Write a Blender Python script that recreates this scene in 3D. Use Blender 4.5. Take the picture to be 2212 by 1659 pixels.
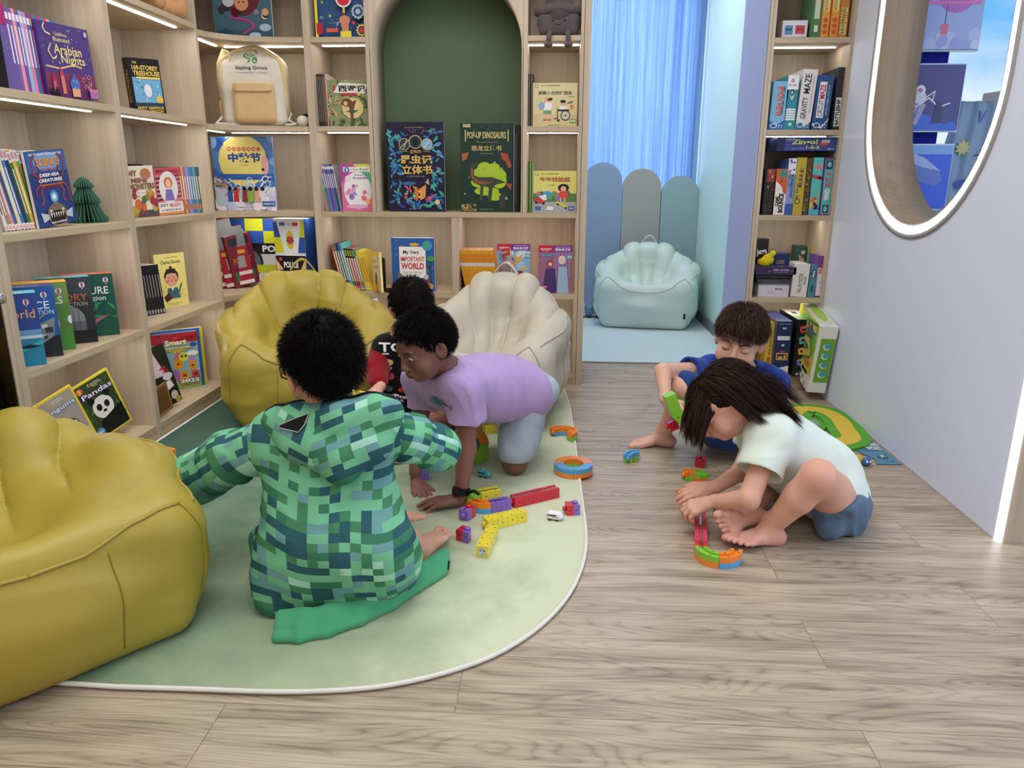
import bpy, math, random
import numpy as np
from mathutils import Vector, Matrix
rad = math.radians
for o in list(bpy.data.objects): bpy.data.objects.remove(o)
SC = bpy.context.scene
COL = SC.collection

# ---------------------------------------------------------------- camera
FP, CXP, CYP = 1613.0, 1106.0, 829.5          # focal length and centre in pixels of the 2212x1659 frame
def nrm(v):
    v = np.array(v, float); return v/np.linalg.norm(v)
_Y = nrm([99, 447.5, FP]); _Z = -nrm([-20, -5814.5, FP]); _Y = nrm(_Y-_Z*(_Y@_Z)); _X = np.cross(_Y, _Z)
if _X[0] < 0: _X = -_X
RM = np.array([_X, _Y, _Z])                    # world axes seen in camera (right, up, forward)
CAMP = np.array([0, 0, 1.0])
cam = bpy.data.objects.new('camera', bpy.data.cameras.new('camera'))
COL.objects.link(cam); SC.camera = cam
cam.data.sensor_width = 36; cam.data.lens = FP/2212*36; cam.data.clip_start = .02; cam.data.clip_end = 200
_m = np.eye(4); _m[:3, 0] = RM[:, 0]; _m[:3, 1] = RM[:, 1]; _m[:3, 2] = -RM[:, 2]; _m[:3, 3] = CAMP
cam.matrix_world = Matrix(_m.tolist())
def at(px, py, X=None, Y=None, Z=None):
    """world point seen at a pixel, on one known plane of the room"""
    d = RM@np.array([px-CXP, CYP-py, FP])
    if Z is not None: t = (Z-1.0)/d[2]
    elif Y is not None: t = Y/d[1]
    else: t = X/d[0]
    return CAMP+t*d
def A(px, py, y): return at(px, py, Y=y)

# ---------------------------------------------------------------- world, light, exposure
SC.view_settings.view_transform = 'Standard'; SC.view_settings.look = 'None'
SC.view_settings.gamma = 1; SC.view_settings.use_curve_mapping = False
SC.view_settings.exposure = 0.12
SC.cycles.max_bounces = 8; SC.cycles.diffuse_bounces = 4; SC.cycles.glossy_bounces = 3
SC.cycles.transmission_bounces = 4; SC.cycles.transparent_max_bounces = 8
SC.cycles.caustics_reflective = False; SC.cycles.caustics_refractive = False
SC.cycles.sample_clamp_indirect = 6
SC.cycles.use_denoising = True
def srgb(h):
    if isinstance(h, str):
        h = h.lstrip('#'); c = [int(h[i:i+2], 16)/255 for i in (0, 2, 4)]
    else: c = [x/255 for x in h]
    return tuple((x/12.92 if x <= .04045 else ((x+.055)/1.055)**2.4) for x in c)
W = bpy.data.worlds.new('sky'); SC.world = W; W.use_nodes = True
nt = W.node_tree; N = nt.nodes; L = nt.links
bg = N['Background']; tc = N.new('ShaderNodeTexCoord'); nz = N.new('ShaderNodeTexNoise'); cr = N.new('ShaderNodeValToRGB')
mp = N.new('ShaderNodeMapping'); mp.inputs['Scale'].default_value = (1, 1, 2.2)
nz.inputs['Scale'].default_value = 3.2; nz.inputs['Detail'].default_value = 6; nz.inputs['Roughness'].default_value = .55
cr.color_ramp.elements[0].position = .42; cr.color_ramp.elements[0].color = (*srgb('6fb8f2'), 1)
cr.color_ramp.elements[1].position = .66; cr.color_ramp.elements[1].color = (*srgb('e4f2f8'), 1)
L.new(tc.outputs['Generated'], mp.inputs[0]); L.new(mp.outputs[0], nz.inputs[0]); L.new(nz.outputs[0], cr.inputs[0]); L.new(cr.outputs[0], bg.inputs[0])
bg.inputs[1].default_value = 1.0
def area(name, loc, rot, sx, sy, power, col='ffffff', spread=180):
    l = bpy.data.lights.new(name, 'AREA'); l.shape = 'RECTANGLE'; l.size = sx; l.size_y = sy; l.energy = power; l.color = srgb(col)
    l.spread = rad(spread)
    o = bpy.data.objects.new(name, l); o.location = loc; o.rotation_euler = rot; COL.objects.link(o); return o
# ceiling panels (above the frame), daylight outside the side windows, added nook fill
area('ceiling_light', (-.35, 1.0, 2.62), (0, 0, 0), 1.6, .8, 25, 'fdfaf8')
area('ceiling_light', (-.35, 2.5, 2.62), (0, 0, 0), 1.6, .8, 25, 'fdfaf8')
area('ceiling_light', (-.2, -1.6, 2.62), (0, 0, 0), 1.6, 1.2, 34, 'fdfaf8')
area('window_light', (3.0, .6, 1.5), (0, rad(90), 0), 1.8, 2.0, 45, 'dce8ff')
area('window_light', (.2, 6.55, 1.5), (rad(-90), 0, 0), 2.4, 2.2, 70, 'eef2ff')
area('nook_fill', (.2, 5.0, 2.6), (0, 0, 0), .9, .9, 19, 'fff4e6')  # unseen fill lamp, added to neutralise the blue cast in the nook

# ---------------------------------------------------------------- materials (all procedural)
MATS = {}
def newmat(name):
    m = bpy.data.materials.new(name); m.use_nodes = True; MATS[name] = m
    return m, m.node_tree.nodes, m.node_tree.links, m.node_tree.nodes['Principled BSDF']
def mixc(N, L, kind, fac, a, b):
    x = N.new('ShaderNodeMix'); x.data_type = 'RGBA'; x.blend_type = kind
    for i, v in ((0, fac), (6, a), (7, b)):
        if v is None: continue
        if hasattr(v, 'is_output') or hasattr(v, 'links'): L.new(v, x.inputs[i])
        elif i == 0: x.inputs[0].default_value = v
        else: x.inputs[i].default_value = (*v, 1)
    return x.outputs[2]
def colmat(name, rough=.5, spec=.5, bump=0, bscale=200, mottle=0, mscale=8, sheen=0, coat=0, sss=0, metal=0):
    """surface whose colour comes from the mesh's own colour attribute, with procedural grain"""
    m, N, L, P = newmat(name)
    a = N.new('ShaderNodeAttribute'); a.attribute_name = 'Col'
    out = a.outputs[0]
    tc = N.new('ShaderNodeTexCoord')
    if mottle:
        n = N.new('ShaderNodeTexNoise'); n.inputs['Scale'].default_value = mscale; n.inputs['Detail'].default_value = 4
        L.new(tc.outputs['Object'], n.inputs[0])
        r = N.new('ShaderNodeMapRange'); r.inputs[3].default_value = 1-mottle; r.inputs[4].default_value = 1+mottle
        L.new(n.outputs[0], r.inputs[0])
        out = mixc(N, L, 'MULTIPLY', 1.0, out, None); x = out.node; L.new(r.outputs[0], x.inputs[7])
    L.new(out, P.inputs['Base Color'])
    P.inputs['Roughness'].default_value = rough; P.inputs['Specular IOR Level'].default_value = spec
    P.inputs['Metallic'].default_value = metal
    if sheen: P.inputs['Sheen Weight'].default_value = sheen
    if coat: P.inputs['Coat Weight'].default_value = coat
    if sss: P.inputs['Subsurface Weight'].default_value = sss; P.inputs['Subsurface Scale'].default_value = .01
    if bump:
        n = N.new('ShaderNodeTexNoise'); n.inputs['Scale'].default_value = bscale; n.inputs['Detail'].default_value = 2
        L.new(tc.outputs['Object'], n.inputs[0])
        b = N.new('ShaderNodeBump'); b.inputs['Strength'].default_value = bump; b.inputs['Distance'].default_value = .002
        L.new(n.outputs[0], b.inputs['Height']); L.new(b.outputs[0], P.inputs['Normal'])
    return m
colmat('print', .35, .4)
colmat('paper', .8, .2)
colmat('plastic', .28, .5, coat=.2)
colmat('matte', .75, .3, bump=.15, bscale=300)
colmat('vinyl', .42, .45, bump=.25, bscale=420, mottle=.04, mscale=5)
colmat('cloth', .9, .15, bump=.35, bscale=700, mottle=.07, mscale=25, sheen=.15)
colmat('denim', .92, .1, bump=.5, bscale=900, mottle=.16, mscale=60, sheen=.1)
colmat('skin', .5, .35, bump=.12, bscale=350, mottle=.05, mscale=14, sss=.06)
colmat('hairmat', .55, .10)
colmat('eyemat', .08, .6)
colmat('paint', .6, .3, bump=.06, bscale=120, mottle=.012, mscale=3)
colmat('metal', .15, .5, metal=1)
def emis(name, col, s):
    m, N, L, P = newmat(name); P.inputs['Base Color'].default_value = (.9, .9, .9, 1)
    P.inputs['Emission Color'].default_value = (*srgb(col), 1); P.inputs['Emission Strength'].default_value = s; return m
emis('led', 'fbf6f0', 26.0)
emis('led_ring', 'f4f6ff', 2.6)
def woodmat(name, c1, c2, rot='Z', sc=1.0, rough=.5, strength=1):
    m, N, L, P = newmat(name)
    tc = N.new('ShaderNodeTexCoord'); mp = N.new('ShaderNodeMapping'); L.new(tc.outputs['Object'], mp.inputs[0])
    s = {'Z': (60, 60, 2.2), 'X': (2.2, 60, 60), 'Y': (60, 2.2, 60)}[rot]
    mp.inputs['Scale'].default_value = [x*sc for x in s]
    n = N.new('ShaderNodeTexNoise'); n.inputs['Scale'].default_value = 1; n.inputs['Detail'].default_value = 5; n.inputs['Roughness'].default_value = .6
    L.new(mp.outputs[0], n.inputs[0])
    n2 = N.new('ShaderNodeTexNoise'); n2.inputs['Scale'].default_value = .22; n2.inputs['Detail'].default_value = 2; L.new(mp.outputs[0], n2.inputs[0])
    ad = N.new('ShaderNodeMath'); ad.operation = 'ADD'; L.new(n.outputs[0], ad.inputs[0]); L.new(n2.outputs[0], ad.inputs[1])
    r = N.new('ShaderNodeValToRGB'); r.color_ramp.elements[0].position = .38*2*.5; r.color_ramp.elements[1].position = .66
    r.color_ramp.elements[0].color = (*srgb(c2), 1); r.color_ramp.elements[1].color = (*srgb(c1), 1)
    h = N.new('ShaderNodeMath'); h.operation = 'MULTIPLY'; h.inputs[1].default_value = .5; L.new(ad.outputs[0], h.inputs[0]); L.new(h.outputs[0], r.inputs[0])
    L.new(r.outputs[0], P.inputs['Base Color']); P.inputs['Roughness'].default_value = rough
    b = N.new('ShaderNodeBump'); b.inputs['Strength'].default_value = .12; b.inputs['Distance'].default_value = .001
    L.new(n.outputs[0], b.inputs['Height']); L.new(b.outputs[0], P.inputs['Normal'])
    return m
woodmat('oak', 'ccbca5', 'b6a590', 'Z')
woodmat('oak_x', 'c6b497', 'b1a084', 'X')
woodmat('oak_shaded', 'a3907c', '8f7d6a', 'Z')  # same oak with shade put into its colour, for the oval tunnel lining
woodmat('oak_y', 'c6b497', 'b1a084', 'Y')

# ---------------------------------------------------------------- mesh builder
def C3(c):
    return srgb(c) if isinstance(c, str) else tuple(c)
class MB:
    def __init__(s): s.v = []; s.f = []; s.c = []; s.m = []; s.n = 0; s.sm = []
    def add(s, vs, fs, col=(.8, .8, .8), mi=0, smooth=False, M=None):
        col = C3(col)
        if M is not None: vs = [M@Vector(v) for v in vs]
        b = s.n; s.v += [tuple(v) for v in vs]; s.n += len(vs)
        for f in fs: s.f.append(tuple(i+b for i in f)); s.c.append(col); s.m.append(mi); s.sm.append(smooth)
        return s
    def box(s, x0, y0, z0, x1, y1, z1, col=(.8, .8, .8), mi=0, M=None):
        vs = [(x0, y0, z0), (x1, y0, z0), (x1, y1, z0), (x0, y1, z0), (x0, y0, z1), (x1, y0, z1), (x1, y1, z1), (x0, y1, z1)]
        fs = [(0, 3, 2, 1), (4, 5, 6, 7), (0, 1, 5, 4), (1, 2, 6, 5), (2, 3, 7, 6), (3, 0, 4, 7)]
        return s.add(vs, fs, col, mi, False, M)
    def prism(s, pts, z0, z1, col=(.8, .8, .8), mi=0, M=None, axis='z', smooth=False):
        n = len(pts)
        g = {'z': lambda p, h: (p[0], p[1], h), 'y': lambda p, h: (p[0], h, p[1]), 'x': lambda p, h: (h, p[0], p[1])}[axis]
        vs = [g(p, z0) for p in pts]+[g(p, z1) for p in pts]
        fs = [tuple(range(n))[::-1], tuple(range(n, 2*n))]
        s.add(vs, fs, col, mi, False, M)
        return s.add(vs, [(i, (i+1) % n, n+(i+1) % n, n+i) for i in range(n)], col, mi, smooth, M)
    def lathe(s, prof, n=24, col=(.8, .8, .8), mi=0, M=None, cap=True):
        vs = []; fs = []
        for r, z in prof:
            for k in range(n): a = 2*math.pi*k/n; vs.append((r*math.cos(a), r*math.sin(a), z))
        for j in range(len(prof)-1):
            for k in range(n): fs.append((j*n+k, j*n+(k+1) % n, (j+1)*n+(k+1) % n, (j+1)*n+k))
        if cap: fs += [tuple(range(n))[::-1], tuple(range((len(prof)-1)*n, len(prof)*n))]
        return s.add(vs, fs, col, mi, True, M)
    def ell(s, c, r, col=(.8, .8, .8), n=12, mi=0, M=None):
        prof = [(max(1e-5, math.sin(math.pi*j/n)), -math.cos(math.pi*j/n)) for j in range(n+1)]
        MM = Matrix.Translation(c)@Matrix.Diagonal((*r, 1))
        return s.lathe(prof, 2*n, col, mi, (M@MM) if M is not None else MM, False)
    def tube(s, pts, r, col=(.8, .8, .8), n=8, mi=0, M=None, closed=False):
        P = [Vector(p) for p in pts]; k = len(P); rs = r if hasattr(r, '__len__') else [r]*k
        vs = []; fs = []; up = Vector((0, 0, 1)); prev = None
        for i, p in enumerate(P):
            a = P[(i-1) % k] if (closed or i > 0) else p; b = P[(i+1) % k] if (closed or i < k-1) else p
            t = (b-a); t = t.normalized() if t.length > 1e-9 else Vector((0, 0, 1))
            if prev is None: u = t.cross(up) if abs(t.z) < .95 else t.cross(Vector((1, 0, 0)))
            else: u = prev-t*prev.dot(t)
            u.normalize(); prev = u; w = t.cross(u)
            for j in range(n): q = 2*math.pi*j/n; vs.append(p+(u*math.cos(q)+w*math.sin(q))*rs[i])
        for i in range(k if closed else k-1):
            for j in range(n): fs.append((i*n+j, i*n+(j+1) % n, ((i+1) % k)*n+(j+1) % n, ((i+1) % k)*n+j))
        if not closed: fs += [tuple(range(n))[::-1], tuple(range((k-1)*n, k*n))]
        return s.add(vs, fs, col, mi, True, M)
    def build(s, name, mats, parent=None, bevel=0, M=None, kind=None):
        if isinstance(mats, str): mats = [mats]
        me = bpy.data.meshes.new(name); me.from_pydata(s.v, [], s.f)
        for k in mats: me.materials.append(MATS[k])
        me.polygons.foreach_set('material_index', s.m); me.polygons.foreach_set('use_smooth', s.sm)
        ca = me.color_attributes.new('Col', 'FLOAT_COLOR', 'CORNER')
        tot = np.array([len(f) for f in s.f]); cc = np.repeat(np.array(s.c, dtype=np.float32).reshape(-1, 3), tot, 0)
        ca.data.foreach_set('color', np.hstack([cc, np.ones((len(cc), 1), np.float32)]).ravel())
        me.update()
        o = bpy.data.objects.new(name, me); COL.objects.link(o)
        if parent is not None: o.parent = parent
        if M is not None: o.matrix_basis = M
        if bevel:
            b = o.modifiers.new('bevel', 'BEVEL'); b.width = bevel; b.segments = 2; b.limit_method = 'ANGLE'
        if kind: o['kind'] = kind
        return o
def tag(o, label=None, cat=None, group=None, kind=None):
    if label: o['label'] = label
    if cat: o['category'] = cat
    if group: o['group'] = group
    if kind: o['kind'] = kind
    return o
def thing(name, label, cat, loc=(0, 0, 0), rz=0, group=None):
    o = bpy.data.objects.new(name, None); COL.objects.link(o); o.location = loc; o.rotation_euler = (0, 0, rz)
    o.empty_display_size = .05
    return tag(o, label, cat, group)
def copy_thing(o, loc, rz=0, label=None, group=None):
    r = o.copy(); COL.objects.link(r); r.location = loc; r.rotation_euler = (0, 0, rz)
    if label: r['label'] = label
    if group: r['group'] = group
    for ch in list(o.children):
        c = ch.copy(); COL.objects.link(c); c.parent = r
        for g in list(ch.children):
            d = g.copy(); COL.objects.link(d); d.parent = c
    return r

# ---------------------------------------------------------------- lettering and printed art
_TX = {}
def text_mesh(s, bold=0.0):
    k = (s, bold)
    if k not in _TX:
        c = bpy.data.curves.new('t', 'FONT'); c.body = s; c.offset = bold; c.resolution_u = 2
        o = bpy.data.objects.new('t', c); m = o.to_mesh()
        v = np.array([tuple(x.co)[:2] for x in m.vertices]).reshape(-1, 2); f = [tuple(p.vertices) for p in m.polygons]; o.to_mesh_clear()
        bpy.data.objects.remove(o); bpy.data.curves.remove(c)
        if len(v): lo = v.min(0); hi = v.max(0); v = v-(lo+hi)/2; sz = hi-lo
        else: sz = np.array([1, 1])
        _TX[k] = (v, f, sz)
    return _TX[k]
def art_polys(items, w, h):
    """flat shapes in a w x h rectangle (0..1 units, origin lower left): list of (verts2d, faces, colour)"""
    out = []
    for it in items:
        k = it[0]
        if k == 'r':
            _, x0, y0, x1, y1, c = it; out.append(([(x0*w, y0*h), (x1*w, y0*h), (x1*w, y1*h), (x0*w, y1*h)], [(0, 1, 2, 3)], c))
        elif k == 'e':
            _, cx, cy, rx, ry, c = it; n = 20 if max(rx*w, ry*h) > .012 else 10
            out.append(([(cx*w+rx*w*math.cos(2*math.pi*i/n), cy*h+ry*h*math.sin(2*math.pi*i/n)) for i in range(n)], [tuple(range(n))], c))
        elif k == 'o':   # round dot, radius in width units
            _, cx, cy, r, c = it; n = 16 if r*w > .008 else 8
            out.append(([(cx*w+r*w*math.cos(2*math.pi*i/n), cy*h+r*w*math.sin(2*math.pi*i/n)) for i in range(n)], [tuple(range(n))], c))
        elif k == 'p':
            _, pts, c = it; out.append(([(x*w, y*h) for x, y in pts], [tuple(range(len(pts)))], c))
        elif k == 'l':   # polyline stroke, width in width units
            _, pts, t, c = it
            for a, b in zip(pts[:-1], pts[1:]):
                ax, ay, bx, by = a[0]*w, a[1]*h, b[0]*w, b[1]*h; d = math.hypot(bx-ax, by-ay) or 1; nx, ny = -(by-ay)/d*t*w/2, (bx-ax)/d*t*w/2
                ex, ey = (bx-ax)/d*t*w*.25, (by-ay)/d*t*w*.25
                out.append(([(ax+nx-ex, ay+ny-ey), (ax-nx-ex, ay-ny-ey), (bx-nx+ex, by-ny+ey), (bx+nx+ex, by+ny+ey)], [(0, 1, 2, 3)], c))
        elif k == 's':   # star / burst
            _, cx, cy, r, n, inn, c = it
            out.append(([(cx*w+(r if i % 2 == 0 else r*inn)*w*math.cos(math.pi*i/n+1.57), cy*h+(r if i % 2 == 0 else r*inn)*w*math.sin(math.pi*i/n+1.57)) for i in range(2*n)]+[(cx*w, cy*h)], [(i, (i+1) % (2*n), 2*n) for i in range(2*n)], c))
        elif k == 't':   # text fitted in a box: centre, box width, box height (fractions), colour, bold, rotation
            _, s, cx, cy, bw, bh, c = it[:7]; bold = it[7] if len(it) > 7 else .01; rot = it[8] if len(it) > 8 else 0
            v, f, sz = text_mesh(s, bold)
            if not len(v): continue
            q = abs(rot) in (90, 270)
            sx = (bh*h if q else bw*w)/max(sz[0], 1e-6); sy = (bw*w if q else bh*h)/max(sz[1], 1e-6)
            a = rad(rot); ca, sa = math.cos(a), math.sin(a)
            p = v*np.array([sx, sy]); p = np.stack([p[:, 0]*ca-p[:, 1]*sa+cx*w, p[:, 0]*sa+p[:, 1]*ca+cy*h], 1)
            out.append((p.tolist(), f, c))
        elif k == 'sc':  # scatter of small shapes: region, n, size range, colours, seed, kind
            _, (x0, y0, x1, y1), n, (s0, s1), cols, seed, kd = it; R = random.Random(seed)
            for i in range(n):
                x, y, r, c = R.uniform(x0, x1), R.uniform(y0, y1), R.uniform(s0, s1), R.choice(cols)
                if kd == 'dot': out += art_polys([('o', x, y, r, c)], w, h)
                elif kd == 'star': out += art_polys([('s', x, y, r, 5, .45, c)], w, h)
                elif kd == 'leaf':
                    a = R.uniform(0, 6.28); q = w/h
                    out += art_polys([('p', [(x+r*math.cos(a+t)*m, y+r*math.sin(a+t)*m*q) for t, m in ((0, 1), (.7, .45), (2.4, .45), (3.14, 1), (3.9, .45), (5.6, .45))], c)], w, h)
                elif kd == 'box': out += art_polys([('r', x-r, y-r*w/h*.8, x+r, y+r*w/h*.8, c)], w, h)
                elif kd == 'swirl': 
                    a = R.uniform(0, 6.28); out += art_polys([('l', [(x+r*(1-t/9)*math.cos(a+t*.7), y+r*(1-t/9)*math.sin(a+t*.7)*w/h) for t in range(8)], r*.22, c)], w, h)
    return out
def clip01(P, w, h):
    return [(min(max(x, 0.0005), w-.0005), min(max(y, .0005), h-.0005)) for x, y in P]
def add_art(mb, items, w, h, M, lift=.0004, step=.00006, mi=0, clip=True):
    """lay printed shapes on the plane M (local x right, y up, z out of the print)"""
    for i, (vs, fs, c) in enumerate(art_polys(items, w, h)):
        z = lift+step*i
        if clip: vs = clip01(vs, w, h)
        mb.add([(x, y, z) for x, y in vs], fs, c, mi, False, M)
def frame(o, xa, ya):
    """matrix from origin, x axis, y axis"""
    xa = Vector(xa).normalized(); ya = Vector(ya); ya = (ya-xa*ya.dot(xa)).normalized(); za = xa.cross(ya)
    m = Matrix.Identity(4)
    for i, a in enumerate((xa, ya, za)): m[0][i], m[1][i], m[2][i] = a
    m[0][3], m[1][3], m[2][3] = o
    return m
# ================================================================ ROOM
def floor_mat():
    m, N, L, P = newmat('floor_planks')
    tc = N.new('ShaderNodeTexCoord')
    br = N.new('ShaderNodeTexBrick'); br.offset = .37; br.inputs['Scale'].default_value = 1
    br.inputs['Brick Width'].default_value = 1.22; br.inputs['Row Height'].default_value = .182
    br.inputs['Mortar Size'].default_value = .0011; br.inputs['Mortar Smooth'].default_value = .1; br.inputs['Bias'].default_value = 0
    br.inputs['Color1'].default_value = (.42, .42, .42, 1); br.inputs['Color2'].default_value = (.58, .58, .58, 1); br.inputs['Mortar'].default_value = (.5, .5, .5, 1)
    mp0 = N.new('ShaderNodeMapping'); mp0.inputs['Location'].default_value = (.18, .06, 0)
    L.new(tc.outputs['Object'], mp0.inputs[0]); L.new(mp0.outputs[0], br.inputs[0])
    # per-plank shift of the grain
    mp = N.new('ShaderNodeMapping'); mp.inputs['Scale'].default_value = (1.6, 15, 1)
    sh = N.new('ShaderNodeVectorMath'); sh.operation = 'MULTIPLY_ADD'; sh.inputs[1].default_value = (9, 9, 9)
    L.new(br.outputs[0], sh.inputs[0]); L.new(tc.outputs['Object'], sh.inputs[2]); L.new(sh.outputs[0], mp.inputs[0])
    n1 = N.new('ShaderNodeTexNoise'); n1.inputs['Scale'].default_value = 1.6; n1.inputs['Detail'].default_value = 6; n1.inputs['Distortion'].default_value = .8
    L.new(mp.outputs[0], n1.inputs[0])
    mp2 = N.new('ShaderNodeMapping'); mp2.inputs['Scale'].default_value = (5, 130, 1); L.new(sh.outputs[0], mp2.inputs[0])
    n2 = N.new('ShaderNodeTexNoise'); n2.inputs['Scale'].default_value = 1; n2.inputs['Detail'].default_value = 3; L.new(mp2.outputs[0], n2.inputs[0])
    mp3 = N.new('ShaderNodeMapping'); mp3.inputs['Scale'].default_value = (1.1, 9, 1); L.new(sh.outputs[0], mp3.inputs[0])
    n3 = N.new('ShaderNodeTexNoise'); n3.inputs['Scale'].default_value = 1.1; n3.inputs['Detail'].default_value = 1.5; n3.inputs['Distortion'].default_value = .35; L.new(mp3.outputs[0], n3.inputs[0])
    def mth(op, a_, b_=None):
        x = N.new('ShaderNodeMath'); x.operation = op
        for i, v in enumerate((a_, b_)):
            if v is None: continue
            if isinstance(v, (int, float)): x.inputs[i].default_value = v
            else: L.new(v, x.inputs[i])
        return x.outputs[0]
    ring = mth('POWER', mth('ABSOLUTE', mth('SINE', mth('MULTIPLY', n3.outputs[0], 75.0))), .45)   # growth rings
    wv = ring
    r = N.new('ShaderNodeValToRGB'); e = r.color_ramp.elements
    e[0].position = .38; e[0].color = (*srgb('7f7262'), 1); e[1].position = .66; e[1].color = (*srgb('beb09b'), 1)
    x = e.new(.52); x.color = (*srgb('a89985'), 1)
    a = N.new('ShaderNodeMath'); a.operation = 'MULTIPLY_ADD'; a.inputs[1].default_value = .35; L.new(n2.outputs[0], a.inputs[0])
    b = N.new('ShaderNodeMath'); b.operation = 'MULTIPLY'; b.inputs[1].default_value = .5; L.new(n1.outputs[0], b.inputs[0]); L.new(b.outputs[0], a.inputs[2])
    c = N.new('ShaderNodeMath'); c.operation = 'MULTIPLY_ADD'; c.inputs[1].default_value = .13; L.new(wv, c.inputs[0]); L.new(a.outputs[0], c.inputs[2])
    L.new(c.outputs[0], r.inputs[0])
    tint = mixc(N, L, 'OVERLAY', .22, r.outputs[0], br.outputs[0])
    seam = mixc(N, L, 'MULTIPLY', .0, tint, (.6, .56, .5)); L.new(br.outputs['Fac'], seam.node.inputs[0])
    L.new(seam, P.inputs['Base Color'])
    rr = N.new('ShaderNodeMapRange'); rr.inputs[3].default_value = .3; rr.inputs[4].default_value = .46; L.new(n2.outputs[0], rr.inputs[0]); L.new(rr.outputs[0], P.inputs['Roughness'])
    P.inputs['Specular IOR Level'].default_value = .5
    bp = N.new('ShaderNodeBump'); bp.inputs['Strength'].default_value = .25; bp.inputs['Distance'].default_value = .0012; L.new(n2.outputs[0], bp.inputs['Height']); L.new(bp.outputs[0], P.inputs['Normal'])
floor_mat()
def S(o): return tag(o, kind='structure')
def simple(name, boxes, mat, col=(.8, .8, .8)):
    b = MB()
    for x in boxes: b.box(*x, col)
    return S(b.build(name, mat))
simple('floor', [(-2.2, -3.2, -.1, 4.6, 7.2, 0)], 'floor_planks')
WHITE = 'd9d9de'
simple('ceiling', [(-2.2, -3.2, 2.66, 4.6, 7.2, 2.76)], 'paint', 'e6e4e0')
simple('wall_left', [(-2.1, -3.1, 0, -1.92, 4.06, 2.66)], 'paint', 'd8cdbf')
simple('wall_near', [(-2.1, -3.2, 0, 4.5, -3.08, 2.66)], 'paint', 'dcd8d2')
simple('wall_back', [(-1.95, 3.955, 0, .137, 4.05, 2.66), (.137, 3.6, 2.3, .905, 4.05, 2.66), (.937, 3.945, 0, 3.9, 4.05, .78), (.937, 3.945, 2.3, 3.9, 4.05, 2.66), (.937, 3.945, .78, 1.44, 4.05, 2.3), (3.4, 3.945, .78, 3.9, 4.05, 2.3)], 'paint', WHITE)
# window of the next room, behind the oval opening
b = MB()
for x in (1.44, 3.36): b.box(x, 3.97, .78, x+.04, 4.02, 2.3, 'd8dde2')
for z in (.78, 2.26): b.box(1.48, 3.97, z, 3.36, 4.02, z+.04, 'd8dde2')
b.box(1.44, 3.80, .74, 3.4, 3.99, .779, 'dfe3e8')
S(b.build('window_1', 'paint'))
simple('wall_far_side', [(4.3, -3.1, 0, 4.4, 4.05, .7), (4.3, -3.1, 2.4, 4.4, 4.05, 2.66), (4.3, -3.1, .7, 4.4, -.7, 2.4), (4.3, 2.3, .7, 4.4, 4.05, 2.4)], 'paint', WHITE)
# ---- right wall with stadium-shaped opening
XR, XO = 1.272, 1.425
OY, OZ0, OZ1, OR = 2.843, 1.303, 2.02, .508
def stadium(r, n=28, z1=OZ1):
    p = [(OY+r*math.cos(t), OZ0+r*math.sin(t)) for t in [math.pi+math.pi*i/n for i in range(n+1)]]
    p += [(OY+r*math.cos(t), z1+r*math.sin(t)) for t in [math.pi*i/n for i in range(n+1)]]
    return p
def wall_with_hole(name, X0, X1, ya, yb, zb, r, mat, col):
    H = stadium(r); n = len(H); cy, cz = OY, (OZ0+OZ1)/2; out = []
    # outer points: project each hole point away from the centre on the rectangle
    for y, z in H:
        dy, dz = y-cy, z-cz; t = min(((yb-cy)/dy if dy > 1e-9 else (ya-cy)/dy if dy < -1e-9 else 1e9), ((zb-cz)/dz if dz > 1e-9 else (0-cz)/dz if dz < -1e-9 else 1e9))
        out.append([cy+dy*t, cz+dz*t])
    for cyy, czz in ((ya, 0), (yb, 0), (ya, zb), (yb, zb)):
        k = min(range(n), key=lambda i: (out[i][0]-cyy)**2+(out[i][1]-czz)**2); out[k] = [cyy, czz]
    b = MB(); vs = []
    for X in (X0, X1):
        vs += [(X, y, z) for y, z in H]+[(X, y, z) for y, z in out]
    fs = []
    for i in range(n):
        j = (i+1) % n
        fs.append((i, j, n+j, n+i)); fs.append((2*n+i, 3*n+i, 3*n+j, 2*n+j)); fs.append((i, 2*n+i, 2*n+j, j)); fs.append((n+i, n+j, 3*n+j, 3*n+i))
    b.add(vs, fs, col)
    return b
b = wall_with_hole('w', XR, XO, 2.03, 3.6, 2.66, OR, 'paint', 'dce4f8')
b.box(XR, -3.1, 0, XO, .75, 2.66, 'dce4f8'); b.box(XR, .75, 2.3, XO, 2.03, 2.66, 'dce4f8')
S(b.build('wall_right', 'paint'))
def ringband(name, r0, r1, X0, X1, mat, col=(.8, .8, .8)):
    P0, P1 = stadium(r0), stadium(r1); n = len(P0); b = MB()
    vs = [(X, *p) for X in (X0, X1) for Q in (P0, P1) for p in Q]
    fs = []
    for i in range(n):
        j = (i+1) % n
        for a, c in ((0, 1), (1, 3), (3, 2), (2, 0)): fs.append((a*n+i, a*n+j, c*n+j, c*n+i))
    b.add(vs, fs, col, 0, True); o = b.build(name, mat)
    return S(o)
ringband('trim_1', OR+.006, OR-.008, XR-.006, XR+.02, 'paint', 'a9a7a6')
o = ringband('trim_2', OR-.009, .470, XR-.003, XR+.012, 'led_ring'); o['label'] = 'white glowing light strip around the oval opening in the right wall'
ringband('trim_3', .469, .458, XR+.002, XO+.01, 'oak_shaded')
b = MB(); b.box(XR+.012, 2.012, 0, 1.50, 2.03, 2.3); b.box(XR+.012, .75, 0, 1.50, .768, 2.3); b.box(XR+.012, .768, 2.285, 1.50, 2.012, 2.3)
S(b.build('trim_4', 'oak'))
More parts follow.
